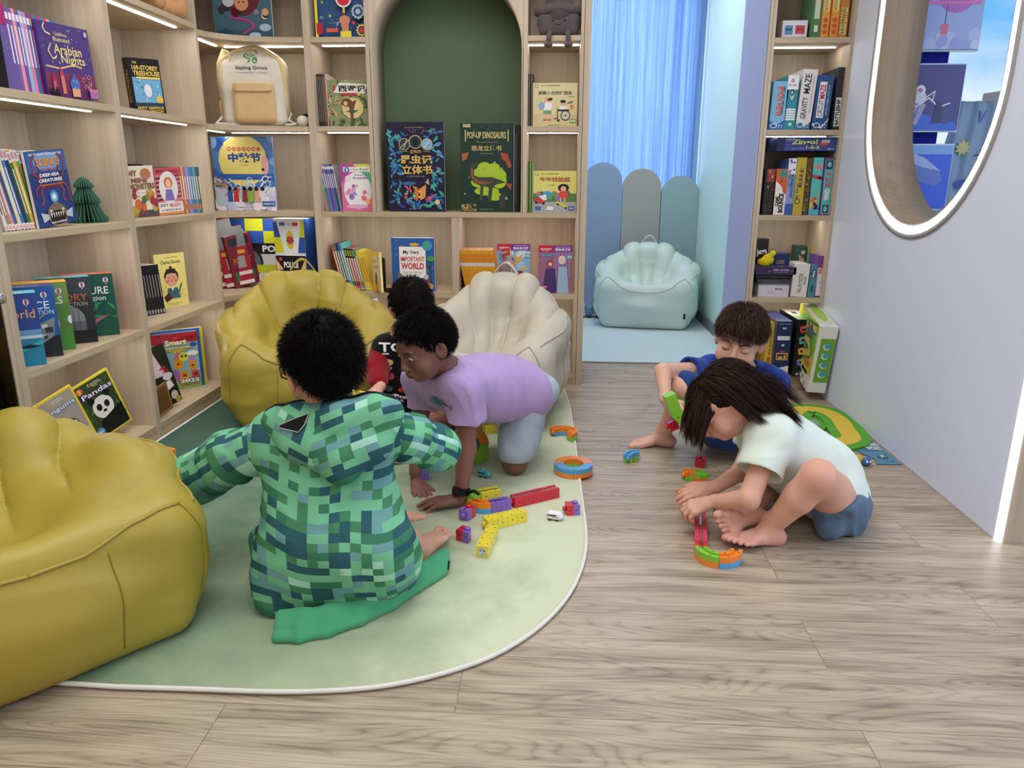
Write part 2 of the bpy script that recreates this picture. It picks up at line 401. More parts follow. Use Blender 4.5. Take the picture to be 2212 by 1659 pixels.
b = MB(); b.box(XR-.002, 2.008, 0, XR+.011, 2.029, 2.3); b.box(XR-.002, .752, 0, XR+.011, .77, 2.3); o = S(b.build('trim_5', 'led_ring')); o['label'] = 'vertical glowing light strip along the edge of the arch opening in the right wall'
# skirting line of the right wall
simple('baseboard_right', [(XR-.004, 2.035, 0, XR, 3.6, .006)], 'paint', 'b9b7b6')
# ---- blue nook behind the doorway
simple('wall_nook_right', [(1.045, 4.06, 0, 1.12, 6.0, 2.66)], 'paint', 'cbeae6')
simple('wall_nook_left', [(-.75, 4.06, 0, -.65, 6.0, 2.66)], 'paint', 'c0cfdc')
simple('wall_nook_back', [(-.75, 5.96, 0, 1.12, 6.04, .55), (-.75, 5.96, 2.45, 1.12, 6.04, 2.66), (.99, 5.96, .55, 1.12, 6.04, 2.45), (-.75, 5.96, .55, -.6, 6.04, 2.45)], 'paint', 'c8d6e4')
simple('wall_doorway_bluelit', [(.897, 3.606, 0, .9045, 4.058, 2.3), (.9045, 3.93, 0, 1.05, 4.058, 2.3)], 'paint', 'aab4da')  # lavender layer over the oak bookcase side: blue light put into its colour
simple('baseboard_nook', [(1.030, 4.07, .004, 1.0448, 5.95, .075)], 'paint', '7a7e84')
b = MB(); b.box(-.6, 5.985, .55, -.56, 6.02, 2.45, 'd8e4ee'); b.box(.95, 5.985, .55, .99, 6.02, 2.45, 'd8e4ee'); b.box(-.56, 5.985, .55, .95, 6.02, .59, 'd8e4ee'); b.box(-.56, 5.985, 2.41, .95, 6.02, 2.45, 'd8e4ee'); b.box(.17, 5.985, .59, .21, 6.02, 2.41, 'd8e4ee')
S(b.build('window_2', 'paint'))
def curtain(name, x0, x1, y, z0, z1, amp, nf, seed, mat, label, gather=1.0):
    R = random.Random(seed); n = nf*10; b = MB(); rows = 14; ph = [R.uniform(-.5, .5) for _ in range(nf+2)]
    vs = []
    for j in range(rows+1):
        v = j/rows; z = z0+(z1-z0)*v
        for i in range(n+1):
            u = i/n; k = u*nf; a = amp*(.65+.35*math.sin(k*1.7+seed))*math.sin(2*math.pi*k+ph[int(k)]*.6+.25*math.sin(3*v+k)); a += amp*.35*math.sin(4.7*math.pi*k+1)
            vs.append((x0+(x1-x0)*(u**gather)+.006*math.sin(5*v+k)-.05*(v-.4)*(.5-u)*0, y+a, z))
    fs = [(j*(n+1)+i, j*(n+1)+i+1, (j+1)*(n+1)+i+1, (j+1)*(n+1)+i) for j in range(rows) for i in range(n)]
    b.add(vs, fs, (1, 1, 1), 0, True); o = b.build(name, mat); s = o.modifiers.new('thick', 'SOLIDIFY'); s.thickness = .0012
    return tag(o, label, 'curtain')
m, N, L, P = newmat('sheer')
tr = N.new('ShaderNodeBsdfTranslucent'); df = N.new('ShaderNodeBsdfDiffuse'); tp = N.new('ShaderNodeBsdfTransparent')
tc = N.new('ShaderNodeTexCoord'); mp = N.new('ShaderNodeMapping'); mp.inputs['Scale'].default_value = (420, 420, 1.5); nn = N.new('ShaderNodeTexNoise'); nn.inputs['Scale'].default_value = 1; nn.inputs['Detail'].default_value = 2
L.new(tc.outputs['Object'], mp.inputs[0]); L.new(mp.outputs[0], nn.inputs[0])
cr = N.new('ShaderNodeValToRGB'); cr.color_ramp.elements[0].color = (*srgb('789ccc'), 1); cr.color_ramp.elements[1].color = (*srgb('a9c6ea'), 1); cr.color_ramp.elements[0].position = .35; cr.color_ramp.elements[1].position = .65
L.new(nn.outputs[0], cr.inputs[0]); L.new(cr.outputs[0], tr.inputs[0]); L.new(cr.outputs[0], df.inputs[0])
m1 = N.new('ShaderNodeMixShader'); m1.inputs[0].default_value = .35; m2 = N.new('ShaderNodeMixShader'); m2.inputs[0].default_value = .18
L.new(tr.outputs[0], m1.inputs[1]); L.new(df.outputs[0], m1.inputs[2]); L.new(m1.outputs[0], m2.inputs[1]); L.new(tp.outputs[0], m2.inputs[2])
L.new(m2.outputs[0], N['Material Output'].inputs[0])
curtain('curtain', -.6, .86, 5.86, .12, 2.6, .022, 15, 3, 'sheer', 'sheer pale blue curtain hanging across the window of the nook')
curtain('curtain', .84, 1.02, 5.90, .12, 2.6, .010, 3, 8, 'sheer', 'narrow loosely hanging sheer curtain edge beside the cyan nook wall')
# upholstered scallop panels
for (x0, x1, top, c, lab) in ((-.13, .187, 1.13, '9fb2ca', 'powder blue padded wall panel with round top, half hidden behind the bookcase'),
                              (.192, .476, 1.105, '93a9c6', 'blue padded wall panel with a round top, tallest and leftmost in the nook doorway'),
                              (.481, .764, 1.062, 'acaea6', 'grey padded wall panel with a round top behind the pale bean bag'),
                              (.769, 1.043, 1.013, '9cb6bc', 'teal-blue padded wall panel with a round top beside the cyan wall')):
    w = (x1-x0)/2; cx = (x0+x1)/2; h = .125; Rr = (w*w+h*h)/(2*h)
    pts = [(x1, .02)]+[(cx+w*math.cos(math.pi*i/18), top-h+(math.sqrt(Rr*Rr-(w*math.cos(math.pi*i/18))**2)-(Rr-h))) for i in range(19)]+[(x0, .02)]
    b = MB(); b.prism(pts, 5.755, 5.80, c, axis='y'); o = b.build('wall_panel', 'cloth', bevel=.012)
    tag(o, lab, 'padded panel', 'round-topped padded panels in the nook')
# mats
b = MB(); pts = [(-.6, 5.74), (-.6, 4.12)]+[(-.6+1.62*i/20, 4.105-.03*math.sin(math.pi*(i/20)*.9)) for i in range(1, 21)]+[(1.025, 4.14), (1.025, 5.74)]
b.prism(pts[::-1], .001, .009, 'c6dade'); b.tube([(x, y, .007) for x, y in pts[1:]], .004, 'c9dbe8')
tag(b.build('floor_mat', 'cloth'), 'light blue floor mat covering the floor of the nook', 'mat')
# big green rug: straight right edge, large rounded corner, straight front edge
m, N, L, P = newmat('moss_rug')
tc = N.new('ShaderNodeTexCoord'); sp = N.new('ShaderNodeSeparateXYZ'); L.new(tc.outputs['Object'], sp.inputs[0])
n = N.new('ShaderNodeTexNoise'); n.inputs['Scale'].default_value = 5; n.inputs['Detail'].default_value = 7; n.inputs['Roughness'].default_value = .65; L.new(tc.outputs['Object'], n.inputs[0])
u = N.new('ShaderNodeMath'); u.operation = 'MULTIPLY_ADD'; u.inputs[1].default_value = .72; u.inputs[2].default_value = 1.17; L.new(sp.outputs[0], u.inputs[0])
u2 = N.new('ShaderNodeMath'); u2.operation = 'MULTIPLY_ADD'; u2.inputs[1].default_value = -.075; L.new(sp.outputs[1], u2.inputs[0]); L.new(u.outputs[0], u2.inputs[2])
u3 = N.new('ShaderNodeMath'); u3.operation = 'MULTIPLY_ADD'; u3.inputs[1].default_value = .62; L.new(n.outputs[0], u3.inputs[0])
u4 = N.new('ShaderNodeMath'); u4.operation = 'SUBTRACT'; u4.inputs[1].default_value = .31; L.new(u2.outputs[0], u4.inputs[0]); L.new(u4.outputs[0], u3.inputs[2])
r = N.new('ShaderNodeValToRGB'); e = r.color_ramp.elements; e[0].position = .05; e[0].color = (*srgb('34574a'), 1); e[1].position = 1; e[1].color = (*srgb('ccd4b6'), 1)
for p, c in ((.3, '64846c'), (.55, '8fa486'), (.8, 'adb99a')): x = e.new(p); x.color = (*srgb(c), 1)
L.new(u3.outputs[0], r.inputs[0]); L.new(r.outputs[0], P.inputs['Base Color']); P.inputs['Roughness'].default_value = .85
n2 = N.new('ShaderNodeTexNoise'); n2.inputs['Scale'].default_value = 500; L.new(tc.outputs['Object'], n2.inputs[0]); bp = N.new('ShaderNodeBump'); bp.inputs['Strength'].default_value = .3; bp.inputs['Distance'].default_value = .001; L.new(n2.outputs[0], bp.inputs['Height']); L.new(bp.outputs[0], P.inputs['Normal'])
RUGE = [at(x, y, Z=.008)[:2] for x, y in ((1213, 830), (1228, 870), (1239, 935), (1250, 1020), (1259, 1090), (1266, 1150), (1262, 1205), (1240, 1265), (1200, 1320), (1140, 1372), (1060, 1418), (960, 1453), (850, 1478), (740, 1490), (600, 1494), (420, 1488), (250, 1483))]
rp = [(-1.53, 3.36), (-1.42, 3.5), (-1.2, 3.57), (.03, 3.57)]
edge = []
for i in range(len(RUGE)-1):      # smooth the outline
    p0, p1, p2, p3 = [RUGE[min(max(k, 0), len(RUGE)-1)] for k in (i-1, i, i+1, i+2)]
    for t in (0, .33, .66): edge.append(tuple(.5*((2*p1)+(-p0+p2)*t+(2*p0-5*p1+4*p2-p3)*t*t+(-p0+3*p1-3*p2+p3)*t**3)))
edge.append(tuple(RUGE[-1])); edge += [(-1.2, 1.25), (-1.53, 1.25)]
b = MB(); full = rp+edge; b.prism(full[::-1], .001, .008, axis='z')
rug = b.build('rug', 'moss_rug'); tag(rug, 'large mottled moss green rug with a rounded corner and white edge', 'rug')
b = MB(); b.tube([(x, y, .0075) for x, y in [(-1.53, 1.25), (-1.53, 3.36)]+rp[1:]+edge], .0052, 'e4e3dc', closed=False); b.build('edge_binding', 'cloth', rug)
# ---- next room seen through the oval: picture stand, partition, cloth
st = thing('picture_stand', 'tall deep-blue stand holding three square pictures, seen through the oval opening', 'picture stand', (1.52, 3.45, .78))
b = MB(); b.box(-.09, 0, 0, .09, .02, 1.3, '0c1890'); b.build('post', 'matte', st); b = MB(); b.box(-.11, -.05, 0, .11, .07, .012, '2230a8'); b.build('base', 'plastic', st)
def poster(z0, z1, art, lab, dx=0):
    w = .30; h = z1-z0; t = thing('framed_picture', lab, 'picture', (1.515+dx-.15, 3.395, z0), 0, 'square pictures on the blue stand')
    b = MB(); b.box(0, 0.008, 0, w, .03, h, 'c4def2'); b.box(.006, .0, .006, w-.006, .009, h-.006, '3848a0'); b.build('acrylic_holder', 'plastic', t)
    b = MB(); add_art(b, art, w-.012, h-.012, frame((.006, -.0004, .006), (1, 0, 0), (0, 0, 1)), .0003); b.build('printed_picture', 'print', t)
poster(1.187, 1.455, [('r', 0, 0, 1, 1, '3d3f86'), ('p', [(0, 0), (1, 0), (.95, .14), (.8, .1), (.55, .24), (0, .36)], '2f63d8'), ('e', .42, .5, .09, .11, 'd9d9e6'), ('e', .42, .62, .065, .075, 'eeeef6'), ('e', .41, .61, .04, .04, 'b76bb0'),
  ('p', [(.36, .5), (.2, .66), (.23, .7), (.42, .58)], 'd5d5e2'), ('p', [(.36, .42), (.16, .1), (.1, .08), (.14, .05), (.24, .05), (.5, .4)], '8a83b8'), ('p', [(.45, .42), (.36, .1), (.42, .08), (.52, .4)], 'a8a2cc'),
  ('l', [(.3, .45), (.38, .36), (.55, .5), (.7, .36), (.85, .42)], .018, 'e6e6f0'), ('l', [(.5, .5), (.62, .6), (.6, .45)], .015, 'e6e6f0'), ('r', .19, .78, .215, .84, 'f2f2f8'), ('sc', (.02, .4, .98, .96), 14, (.002, .005), ['8890d0'], 3, 'dot'), ('p', [(.62, .1), (.66, .44), (.74, .44), (.76, .12)], '2a2c66')],
  'square picture of a floating astronaut above blue ocean, middle of the blue stand')
poster(.868, 1.14, [('r', 0, 0, 1, 1, '2a5ae0'), ('r', 0, .86, 1, 1, '7aa8e8'), ('p', [(0, .95), (.25, .92), (.6, .8), (.85, .6), (.9, .45), (.8, .36), (.55, .45), (.3, .5), (0, .62)], '5a78c8'), ('p', [(0, .97), (.3, .93), (.62, .8), (.86, .6), (.6, .66), (.3, .76), (0, .84)], '9fb6ea'),
  *[('l', [(0, .6-.035*i), (.25, .56-.03*i), (.55, .42-.02*i)], .012, 'c8d6f6' if i % 2 else '27409c') for i in range(8)], ('p', [(.42, .58), (.5, .55), (.54, .3), (.5, .02), (.42, .03), (.46, .3)], 'b4c6ee'), ('e', .36, .7, .02, .018, '182664'),
  ('sc', (.3, .6, .75, .86), 18, (.004, .01), ['dce6fa', '8fa6e0'], 5, 'dot'), ('p', [(.1, .3), (.4, .24), (.3, .1), (.15, .16)], '3d6cea')],
  'square picture of a blue whale underwater, lowest on the blue stand')
poster(1.5, 1.79, [('r', 0, 0, 1, 1, '9fb4ea'), ('sc', (.02, .02, .98, .3), 16, (.05, .11), ['b4c4f2', 'c8d2f6', '98a8e4'], 7, 'dot'), ('e', .62, .75, .26, .26, 'b568c4'), ('e', .62, .77, .19, .18, '5a64c0'), ('r', .2, .6, .95, .65, 'd874c0'), ('r', .3, .72, .42, .95, 'c95ab0'), ('l', [(.5, .6), (.5, .3)], .01, '3a3a8a'), ('r', .45, .2, .55, .34, 'd8708c'), ('e', .7, .72, .06, .05, 'cc3a5a'), ('e', .68, .78, .03, .03, 'f2eef6'), ('l', [(.1, .62), (.3, .62)], .02, 'e08ad0')],
  'square picture of a pink flying machine above clouds, topmost on the blue stand', .035)
b = MB(); b.prism([(1.98, .78), (2.02, 1.39), (2.3, 1.43), (2.3, .78)], 3.9, 3.93, 'c8c2bc', axis='y'); o = b.build('partition_screen', 'paint'); tag(o, 'beige partition board behind the oval opening', 'partition')
# cloth with a child's drawing
b = MB(); n = 24; vs = []; 
for j in range(13):
    v = j/12
    for i in range(n+1):
        u = i/n; x = 1.81+(.23-.06*v)*u+.06*v+.004*math.sin(9*v); vs.append((x, 3.86+.012*math.sin(u*14+v*3)+.006*math.sin(u*31), .80+.55*v))
b.add(vs, [(j*(n+1)+i, j*(n+1)+i+1, (j+1)*(n+1)+i+1, (j+1)*(n+1)+i) for j in range(12) for i in range(n)], 'b9d2ec', 0, True)
ck = b.build('painted_cloth', 'cloth'); tag(ck, 'hanging pale cloth with a child\'s drawing of a sun, behind the oval opening', 'cloth')
s = ck.modifiers.new('thick', 'SOLIDIFY'); s.thickness = .002
b = MB(); add_art(b, [('s', .3, .62, .2, 9, .6, 'e6e08a'), ('o', .3, .62, .1, 'efe9a0'), ('l', [(.55, .95), (.6, .85), (.7, .95)], .04, '4a78d0'), ('l', [(.6, .55), (.8, .57), (.7, .6), (.75, .52)], .03, '4a4a5a'), ('p', [(.2, .3), (.5, .34), (.6, .28), (.3, .24)], '4060c8'), ('s', .55, .18, .1, 6, .4, 'b050a0')], .2, .5, frame((1.86, 3.842, .83), (1, 0, 0), (0, 0, 1)), .0008)
b.build('drawing', 'print', ck)
# ================================================================ BOOKCASES
def bx(name, mat, parent, *bb, col=(.8, .8, .8), bevel=.0008, off=(0, 0, 0)):
    b = MB()
    for q in bb: b.box(q[0]-off[0], q[1]-off[1], q[2]-off[2], q[3]-off[0], q[4]-off[1], q[5]-off[2], col)
    return b.build(name, mat, parent, bevel=bevel)
XL, XB = -1.55, -1.88           # front and back of the left bookcases
ZS = [.057, .440, .839, 1.236, 1.622, 2.02]   # shelf tops, left
def led(parent, x0, y0, x1, y1, z, w=.011):
    dx, dy = x1-x0, y1-y0; d = math.hypot(dx, dy); nx, ny = -dy/d*w/2, dx/d*w/2
    b = MB(); vs = [(x0+nx, y0+ny), (x0-nx, y0-ny), (x1-nx, y1-ny), (x1+nx, y1+ny)]
    b.prism(vs, z-.003, z-.0002, (.9, .9, .9)); return b.build('light_strip', 'led', parent)
def left_case(y0, y1, label, near, far):
    t = thing('bookcase', label, 'bookcase', group='oak bookcases along the left wall')
    bx('side_panel', 'oak', t, (XB, y0, 0, XL, y0+near, 2.42)); bx('side_panel', 'oak', t, (XB, y1-far, 0, XL, y1, 2.42))
    a, c = y0+near+.0005, y1-far-.0005
    bx('back_panel', 'oak', t, (XB-.008, y0, 0, XB-.0005, y1, 2.42))
    bx('plinth', 'oak_y', t, (XL-.02, a, 0, XL-.002, c, .034))
    for z in ZS: bx('shelf', 'oak_y', t, (XB, a, z-.023, XL, c, z))
    for z in ZS[1:5]: led(t, XL-.062, a+.06, XL-.062, c-.05, z-.023)
    bx('top_panel', 'oak_y', t, (XB, y0, 2.42, XL, y1, 2.44))
    return t
left_case(2.010, 2.703, 'oak bookcase on the left wall, nearer bay with the purple fairy tale book', .030, .0165)
left_case(2.7045, 3.392, 'oak bookcase on the left wall, farther bay next to the rounded corner', .0165, .018)
# glass-fronted cabinet at the left edge
t = thing('display_cabinet', 'glass-fronted oak cabinet with a round chrome knob at the left edge', 'cabinet')
bx('side_panel', 'oak', t, (XB, 1.40, 0, XL, 1.418, 2.42)); bx('side_panel', 'oak', t, (XB, 1.99, 0, XL, 2.0085, 2.42)); bx('back_panel', 'oak', t, (XB-.008, 1.4, 0, XB, 2.0085, 2.42), col='8a7466')
for z in ZS: bx('shelf', 'oak_y', t, (XB, 1.4185, z-.023, XL-.02, 1.9895, z))
m, N, L, P = newmat('smoked_glass'); 
tp = N.new('ShaderNodeBsdfTransparent'); tp.inputs[0].default_value = (.42, .35, .34, 1); gl = N.new('ShaderNodeBsdfGlossy'); gl.inputs['Roughness'].default_value = .03; mx = N.new('ShaderNodeMixShader'); lw = N.new('ShaderNodeFresnel'); lw.inputs[0].default_value = 1.5
L.new(lw.outputs[0], mx.inputs[0]); L.new(tp.outputs[0], mx.inputs[1]); L.new(gl.outputs[0], mx.inputs[2]); L.new(mx.outputs[0], N['Material Output'].inputs[0])
b = MB(); b.box(XL-.012, 1.405, .04, XL-.004, 1.992, 2.40); d = b.build('glass_door', 'smoked_glass', t)
b = MB(); kp = A(8, 641, 1.955); b.lathe([(.004, 0), (.004, .018), (.0135, .020), (.0145, .024), (.0145, .036), (.0125, .038), (.0001, .0385)], 24, 'd8d8dc', M=Matrix.Translation((XL-.004, 1.955, .672))@Matrix.Rotation(rad(90), 4, 'Y'))
b.build('knob', 'metal', d)
# ---- rounded corner unit
def corner_pts(n=14, r=0.0):
    cx, cy, ax, ay = -1.1655, 3.393, .392-r, .218-r
    return [(cx-ax*math.cos(math.pi/2*i/n), cy+ay*math.sin(math.pi/2*i/n)) for i in range(n+1)]
t = thing('corner_bookcase', 'oak corner bookcase with rounded concave shelves holding the backpack', 'bookcase')
YB, YF = 3.93, 3.61
ZB = [.050, .450, .836, 1.224, 1.606, 2.0]
for z in ZB:
    pts = [(XB, 3.3935)]+corner_pts()+[(-1.1655, 3.611), (-1.1655, YB), (XB, YB)]
    b = MB(); b.prism(pts, z-.023, z); b.build('shelf', 'oak_x', t, bevel=.0008)
pts = [(XB, 3.3935)]+corner_pts()[:1]
bx('back_panel', 'oak', t, (XB, YB+.0005, 0, -1.1655, YB+.0085, 2.42)); bx('back_panel', 'oak', t, (XB-.008, 3.3935, 0, XB-.0005, YB+.0085, 2.42))
q = corner_pts(14); q2 = corner_pts(14, .0)
b = MB(); b.prism([(x, y+.004) for x, y in q]+[(x-.004, y+.016) for x, y in q[::-1]], 0, .027); b.build('plinth', 'oak_x', t)
for z in ZB[1:5]:
    led(t, -1.60, 3.42, -1.60, 3.68, z-.023); led(t, -1.575, 3.715, -1.185, 3.715, z-.023)
# ---- back bookcase
t = thing('bookcase', 'long oak bookcase on the back wall with an arched green niche in its middle', 'bookcase')
bx('side_panel', 'oak', t, (-1.163, YF, 0, -1.1285, YB, 2.42)); bx('side_panel', 'oak', t, (.0905, YF, 0, .106, YB, 2.42)); bx('side_panel', 'oak', t, (.1075, YF-.004, 0, .1365, YB+.02, 2.42))
bx('back_panel', 'oak', t, (-1.1285, YB, 0, .0905, YB+.008, 2.42))
bx('plinth', 'oak_x', t, (-1.128, YF+.003, 0, .0900, YF+.02, .027)); bx('shelf', 'oak_x', t, (-1.128, YF, .027, .0900, YB, .05))
for z0, z1 in ((.05, .427), (.45, .813)): bx('divider', 'oak', t, (-.503, YF+.002, z0, -.470, YB, z1))
bx('shelf', 'oak_x', t, (-1.128, YF, .427, .0900, YB, .450)); bx('shelf', 'oak_x', t, (-1.128, YF, .813, .0900, YB, .836))
for z in ZB[3:]:
    bx('shelf', 'oak_x', t, (-1.128, YF, z-.023, -.8805, YB, z)); bx('shelf', 'oak_x', t, (-.1435, YF, z-.023, .0900, YB, z))
bx('divider', 'oak', t, (-.880, YF, .836, -.862, YB, 2.42)); bx('divider', 'oak', t, (-.164, YF, .836, -.144, YB, 2.42))
bx('top_panel', 'oak_x', t, (-1.163, YF, 2.42, .1365, YB, 2.44))
for z in ZB[3:5]: led(t, -1.10, 3.70, -.885, 3.70, z-.023); led(t, -.14, 3.72, .085, 3.72, z-.023)
for z in (.813, .427): led(t, -1.10, 3.72, -.53, 3.72, z); led(t, -.44, 3.72, .06, 3.72, z)
# arch lining: front board with arched cut-out and reveal
AX0, AX1, AZ, AT = -.860, -.166, 1.555, 2.4195
cx, ar = (AX0+AX1)/2, (AX1-AX0)/2
arc = [(cx+ar*math.cos(math.pi*i/32), AZ+ar*math.sin(math.pi*i/32)) for i in range(33)]
b = MB(); n = len(arc)
out = [(AX1+.001, AZ)]+[(cx+(ar+.001)*max(-1, min(1, 1.45*math.cos(math.pi*i/32))), min(AT, AZ+.9*ar*3*math.sin(math.pi*i/32)+.0)) for i in range(1, 32)]+[(AX0-.001, AZ)]
vs = [(x, y, z) for y in (YF, YF+.018) for x, z in arc]+[(x, y, z) for y in (YF, YF+.018) for x, z in out]
fs = []
for i in range(n-1): fs += [(i, i+1, 2*n+i+1, 2*n+i), (n+i, 3*n+i, 3*n+i+1, n+i+1)]
b.add(vs, fs); b.build('arch_board', 'oak', t)
b = MB(); th = .006
arc2 = [(AX1-.0005, .8365)]+[(cx+(ar-.0005)*math.cos(math.pi*i/32), AZ+(ar-.0005)*math.sin(math.pi*i/32)) for i in range(33)]+[(AX0+.0005, .8365)]
arc3 = [(AX1-th, .8365)]+[(cx+(ar-th)*math.cos(math.pi*i/32), AZ+(ar-th)*math.sin(math.pi*i/32)) for i in range(33)]+[(AX0+th, .8365)]
n = len(arc2); vs = [(x, y, z) for y in (YF-.001, 3.862) for P_ in (arc2, arc3) for x, z in P_]
fs = []
for i in range(n-1):
    for a, c in ((0, 1), (1, 3), (3, 2), (2, 0)): fs.append((a*n+i, a*n+i+1, c*n+i+1, c*n+i))
b.add(vs, fs, (.8, .8, .8), 0, True); b.build('arch_lining', 'oak', t)
b = MB(); b.box(-.861, 3.866, .8365, -.165, 3.926, 1.99, '55694c'); b.build('niche_back', 'paint', t)
# ---- right bookcase with games
t = thing('bookcase', 'narrow oak bookcase of board games beside the white wall', 'bookcase')
XG0, XG1 = .934, 1.258
bx('side_panel', 'oak', t, (.9055, 3.6, 0, .9185, 3.92, 2.42)); bx('side_panel', 'oak', t, (.9195, 3.6, 0, XG0-.0005, 3.92, 2.42)); bx('side_panel', 'oak', t, (XG1+.0005, 3.6015, 0, 1.286, 3.92, 2.42))
bx('back_panel', 'oak', t, (.934, 3.92, 0, 1.27, 3.928, 2.42))
ZG = [.075, .449, .833, 1.208, 1.589, 1.98]
for z in ZG: bx('shelf', 'oak_x', t, (XG0, 3.6, z-.023, XG1, 3.92, z))
bx('plinth', 'oak_x', t, (XG0, 3.603, 0, XG1, 3.62, .0515))
for z in ZG[1:5]: led(t, .96, 3.72, 1.235, 3.72, z-.023)
bx('top_panel', 'oak_x', t, (.9055, 3.6, 2.42, 1.286, 3.92, 2.44))
# ================================================================ SMOOTH SOLIDS (people, cushions, clothes)
V3 = lambda *a: np.array(a, float)
def smin(a, b, k):
    if k <= 0: return np.minimum(a, b)
    h = np.maximum(k-np.abs(a-b), 0)/k
    return np.minimum(a, b)-h*h*k*.25
class Solid:
    """a solid grown from rounded cones and ellipsoids that melt into each other, turned into one closed mesh"""
    def __init__(s): s.ops = []
    def cone(s, a, b, ra, rb=None, k=.02, op='u'):
        s.ops.append((op, 'c', (np.array(a, float), np.array(b, float), ra, ra if rb is None else rb), k)); return s
    def chain(s, pts, rs, k=.02, op='u'):
        for i in range(len(pts)-1): s.cone(pts[i], pts[i+1], rs[i], rs[i+1], k, op)
        return s
    def ell(s, c, r, R=None, k=.02, op='u'):
        s.ops.append((op, 'e', (np.array(c, float), np.array(r, float), np.eye(3) if R is None else R), k)); return s
    def box(s, c, h, R=None, rnd=.02, k=.02, op='u'):
        s.ops.append((op, 'b', (np.array(c, float), np.array(h, float), np.eye(3) if R is None else R, rnd), k)); return s
    def cut(s, p, n, k=.004):
        s.ops.append(('x', 'p', (np.array(p, float), nrm(n)), k)); return s
    def bbox(s):
        lo = np.full(3, 1e9); hi = -lo
        for op, t, p, k in s.ops:
            if op != 'u': continue
            l, h = s._bb(t, p); lo = np.minimum(lo, l); hi = np.maximum(hi, h)
        return lo, hi
    def _bb(s, t, p):
        if t == 'c':
            a, b, ra, rb = p; r = max(ra, rb); return np.minimum(a, b)-r, np.maximum(a, b)+r
        if t == 'e' or t == 'b':
            c, r, R = p[:3]; e = np.abs(R)@r+(p[3] if t == 'b' else 0); return c-e, c+e
        return np.full(3, -1e9), np.full(3, 1e9)
    def dist(s, t, p, X, Y, Z):
        if t == 'c':
            a, b, ra, rb = p; d = b-a; bb = max(d@d, 1e-12)
            x, y, z = X-a[0], Y-a[1], Z-a[2]; tt = np.clip((x*d[0]+y*d[1]+z*d[2])/bb, 0, 1)
            return np.sqrt((x-tt*d[0])**2+(y-tt*d[1])**2+(z-tt*d[2])**2)-(ra+(rb-ra)*tt)
        if t == 'p':
            q, n = p; return (X-q[0])*n[0]+(Y-q[1])*n[1]+(Z-q[2])*n[2]
        c, r, R = p[:3]; x, y, z = X-c[0], Y-c[1], Z-c[2]
        u = [x*R[0, i]+y*R[1, i]+z*R[2, i] for i in range(3)]
        if t == 'e':
            k0 = np.sqrt(sum((u[i]/r[i])**2 for i in range(3))); k1 = np.sqrt(sum((u[i]/r[i]**2)**2 for i in range(3)))
            return k0*(k0-1)/np.maximum(k1, 1e-6)
        rn = p[3]; q = [np.abs(u[i])-(r[i]-0) for i in range(3)]
        return np.sqrt(sum(np.maximum(v, 0)**2 for v in q))+np.minimum(np.maximum(q[0], np.maximum(q[1], q[2])), 0)-rn
    def grid(s, h, fine=(), hf=.002, pad=.012):
        lo, hi = s.bbox(); lo = lo-pad; hi = hi+pad; ax = []
        for i in range(3):
            iv = sorted([(max(lo[i], f[0][i]), min(hi[i], f[1][i])) for f in fine]); iv = [v for v in iv if v[1] > v[0]]
            mg = []
            for v in iv:
                if mg and v[0] <= mg[-1][1]+h: mg[-1][1] = max(mg[-1][1], v[1])
                else: mg.append(list(v))
            pts = [np.empty(0)]; cur = lo[i]
            for a, b in mg:
                if a > cur: n = max(1, int(math.ceil((a-cur)/h))); pts.append(np.linspace(cur, a, n, endpoint=False))
                n = max(1, int(math.ceil((b-a)/hf))); pts.append(np.linspace(max(a, cur), b, n, endpoint=False)); cur = b
            if hi[i] > cur: n = max(1, int(math.ceil((hi[i]-cur)/h))); pts.append(np.linspace(cur, hi[i], n+1))
            else: pts.append(np.array([hi[i]+hf]))
            ax.append(np.concatenate(pts).astype(np.float32))
        s.ax = ax; G = np.full([len(a) for a in ax], .06, np.float32)
        for op, t, p, k in s.ops:
            l, u = s._bb(t, p); m = k+.03 if op != 'x' else 0
            ix = [(max(0, np.searchsorted(ax[i], l[i]-m)-1), min(len(ax[i]), np.searchsorted(ax[i], u[i]+m)+1)) for i in range(3)]
            if any(b <= a for a, b in ix): continue
            sl = tuple(slice(a, b) for a, b in ix)
            X = ax[0][sl[0]][:, None, None]; Y = ax[1][sl[1]][None, :, None]; Z = ax[2][sl[2]][None, None, :]
            d = s.dist(t, p, X, Y, Z).astype(np.float32)
            if op == 'u': G[sl] = smin(G[sl], d, k)
            elif op == 's': G[sl] = -smin(-G[sl], d, k)
            elif op == 'x': G[sl] = -smin(-G[sl], -d, k)
        s.G = G; return s
    def mesh(s, h=.006, fine=(), hf=.002, smooth=1):
        s.grid(h, fine, hf); G = s.G; ax = s.ax; inside = G < 0
        # active cells
        c = [inside[a:G.shape[0]-1+a, b:G.shape[1]-1+b, d:G.shape[2]-1+d] for a in (0, 1) for b in (0, 1) for d in (0, 1)]
        al = c[0].copy(); an = c[0].copy()
        for q in c[1:]: al &= q; an |= q
        act = an & ~al; I, J, K = np.nonzero(act); idx = np.full(act.shape, -1, np.int32); idx[I, J, K] = np.arange(len(I))
        P = np.zeros((len(I), 3)); cnt = np.zeros(len(I))
        off = [(0, 0, 0), (1, 0, 0), (0, 1, 0), (1, 1, 0), (0, 0, 1), (1, 0, 1), (0, 1, 1), (1, 1, 1)]
        val = {o: G[I+o[0], J+o[1], K+o[2]] for o in off}; pos = [ax[0], ax[1], ax[2]]
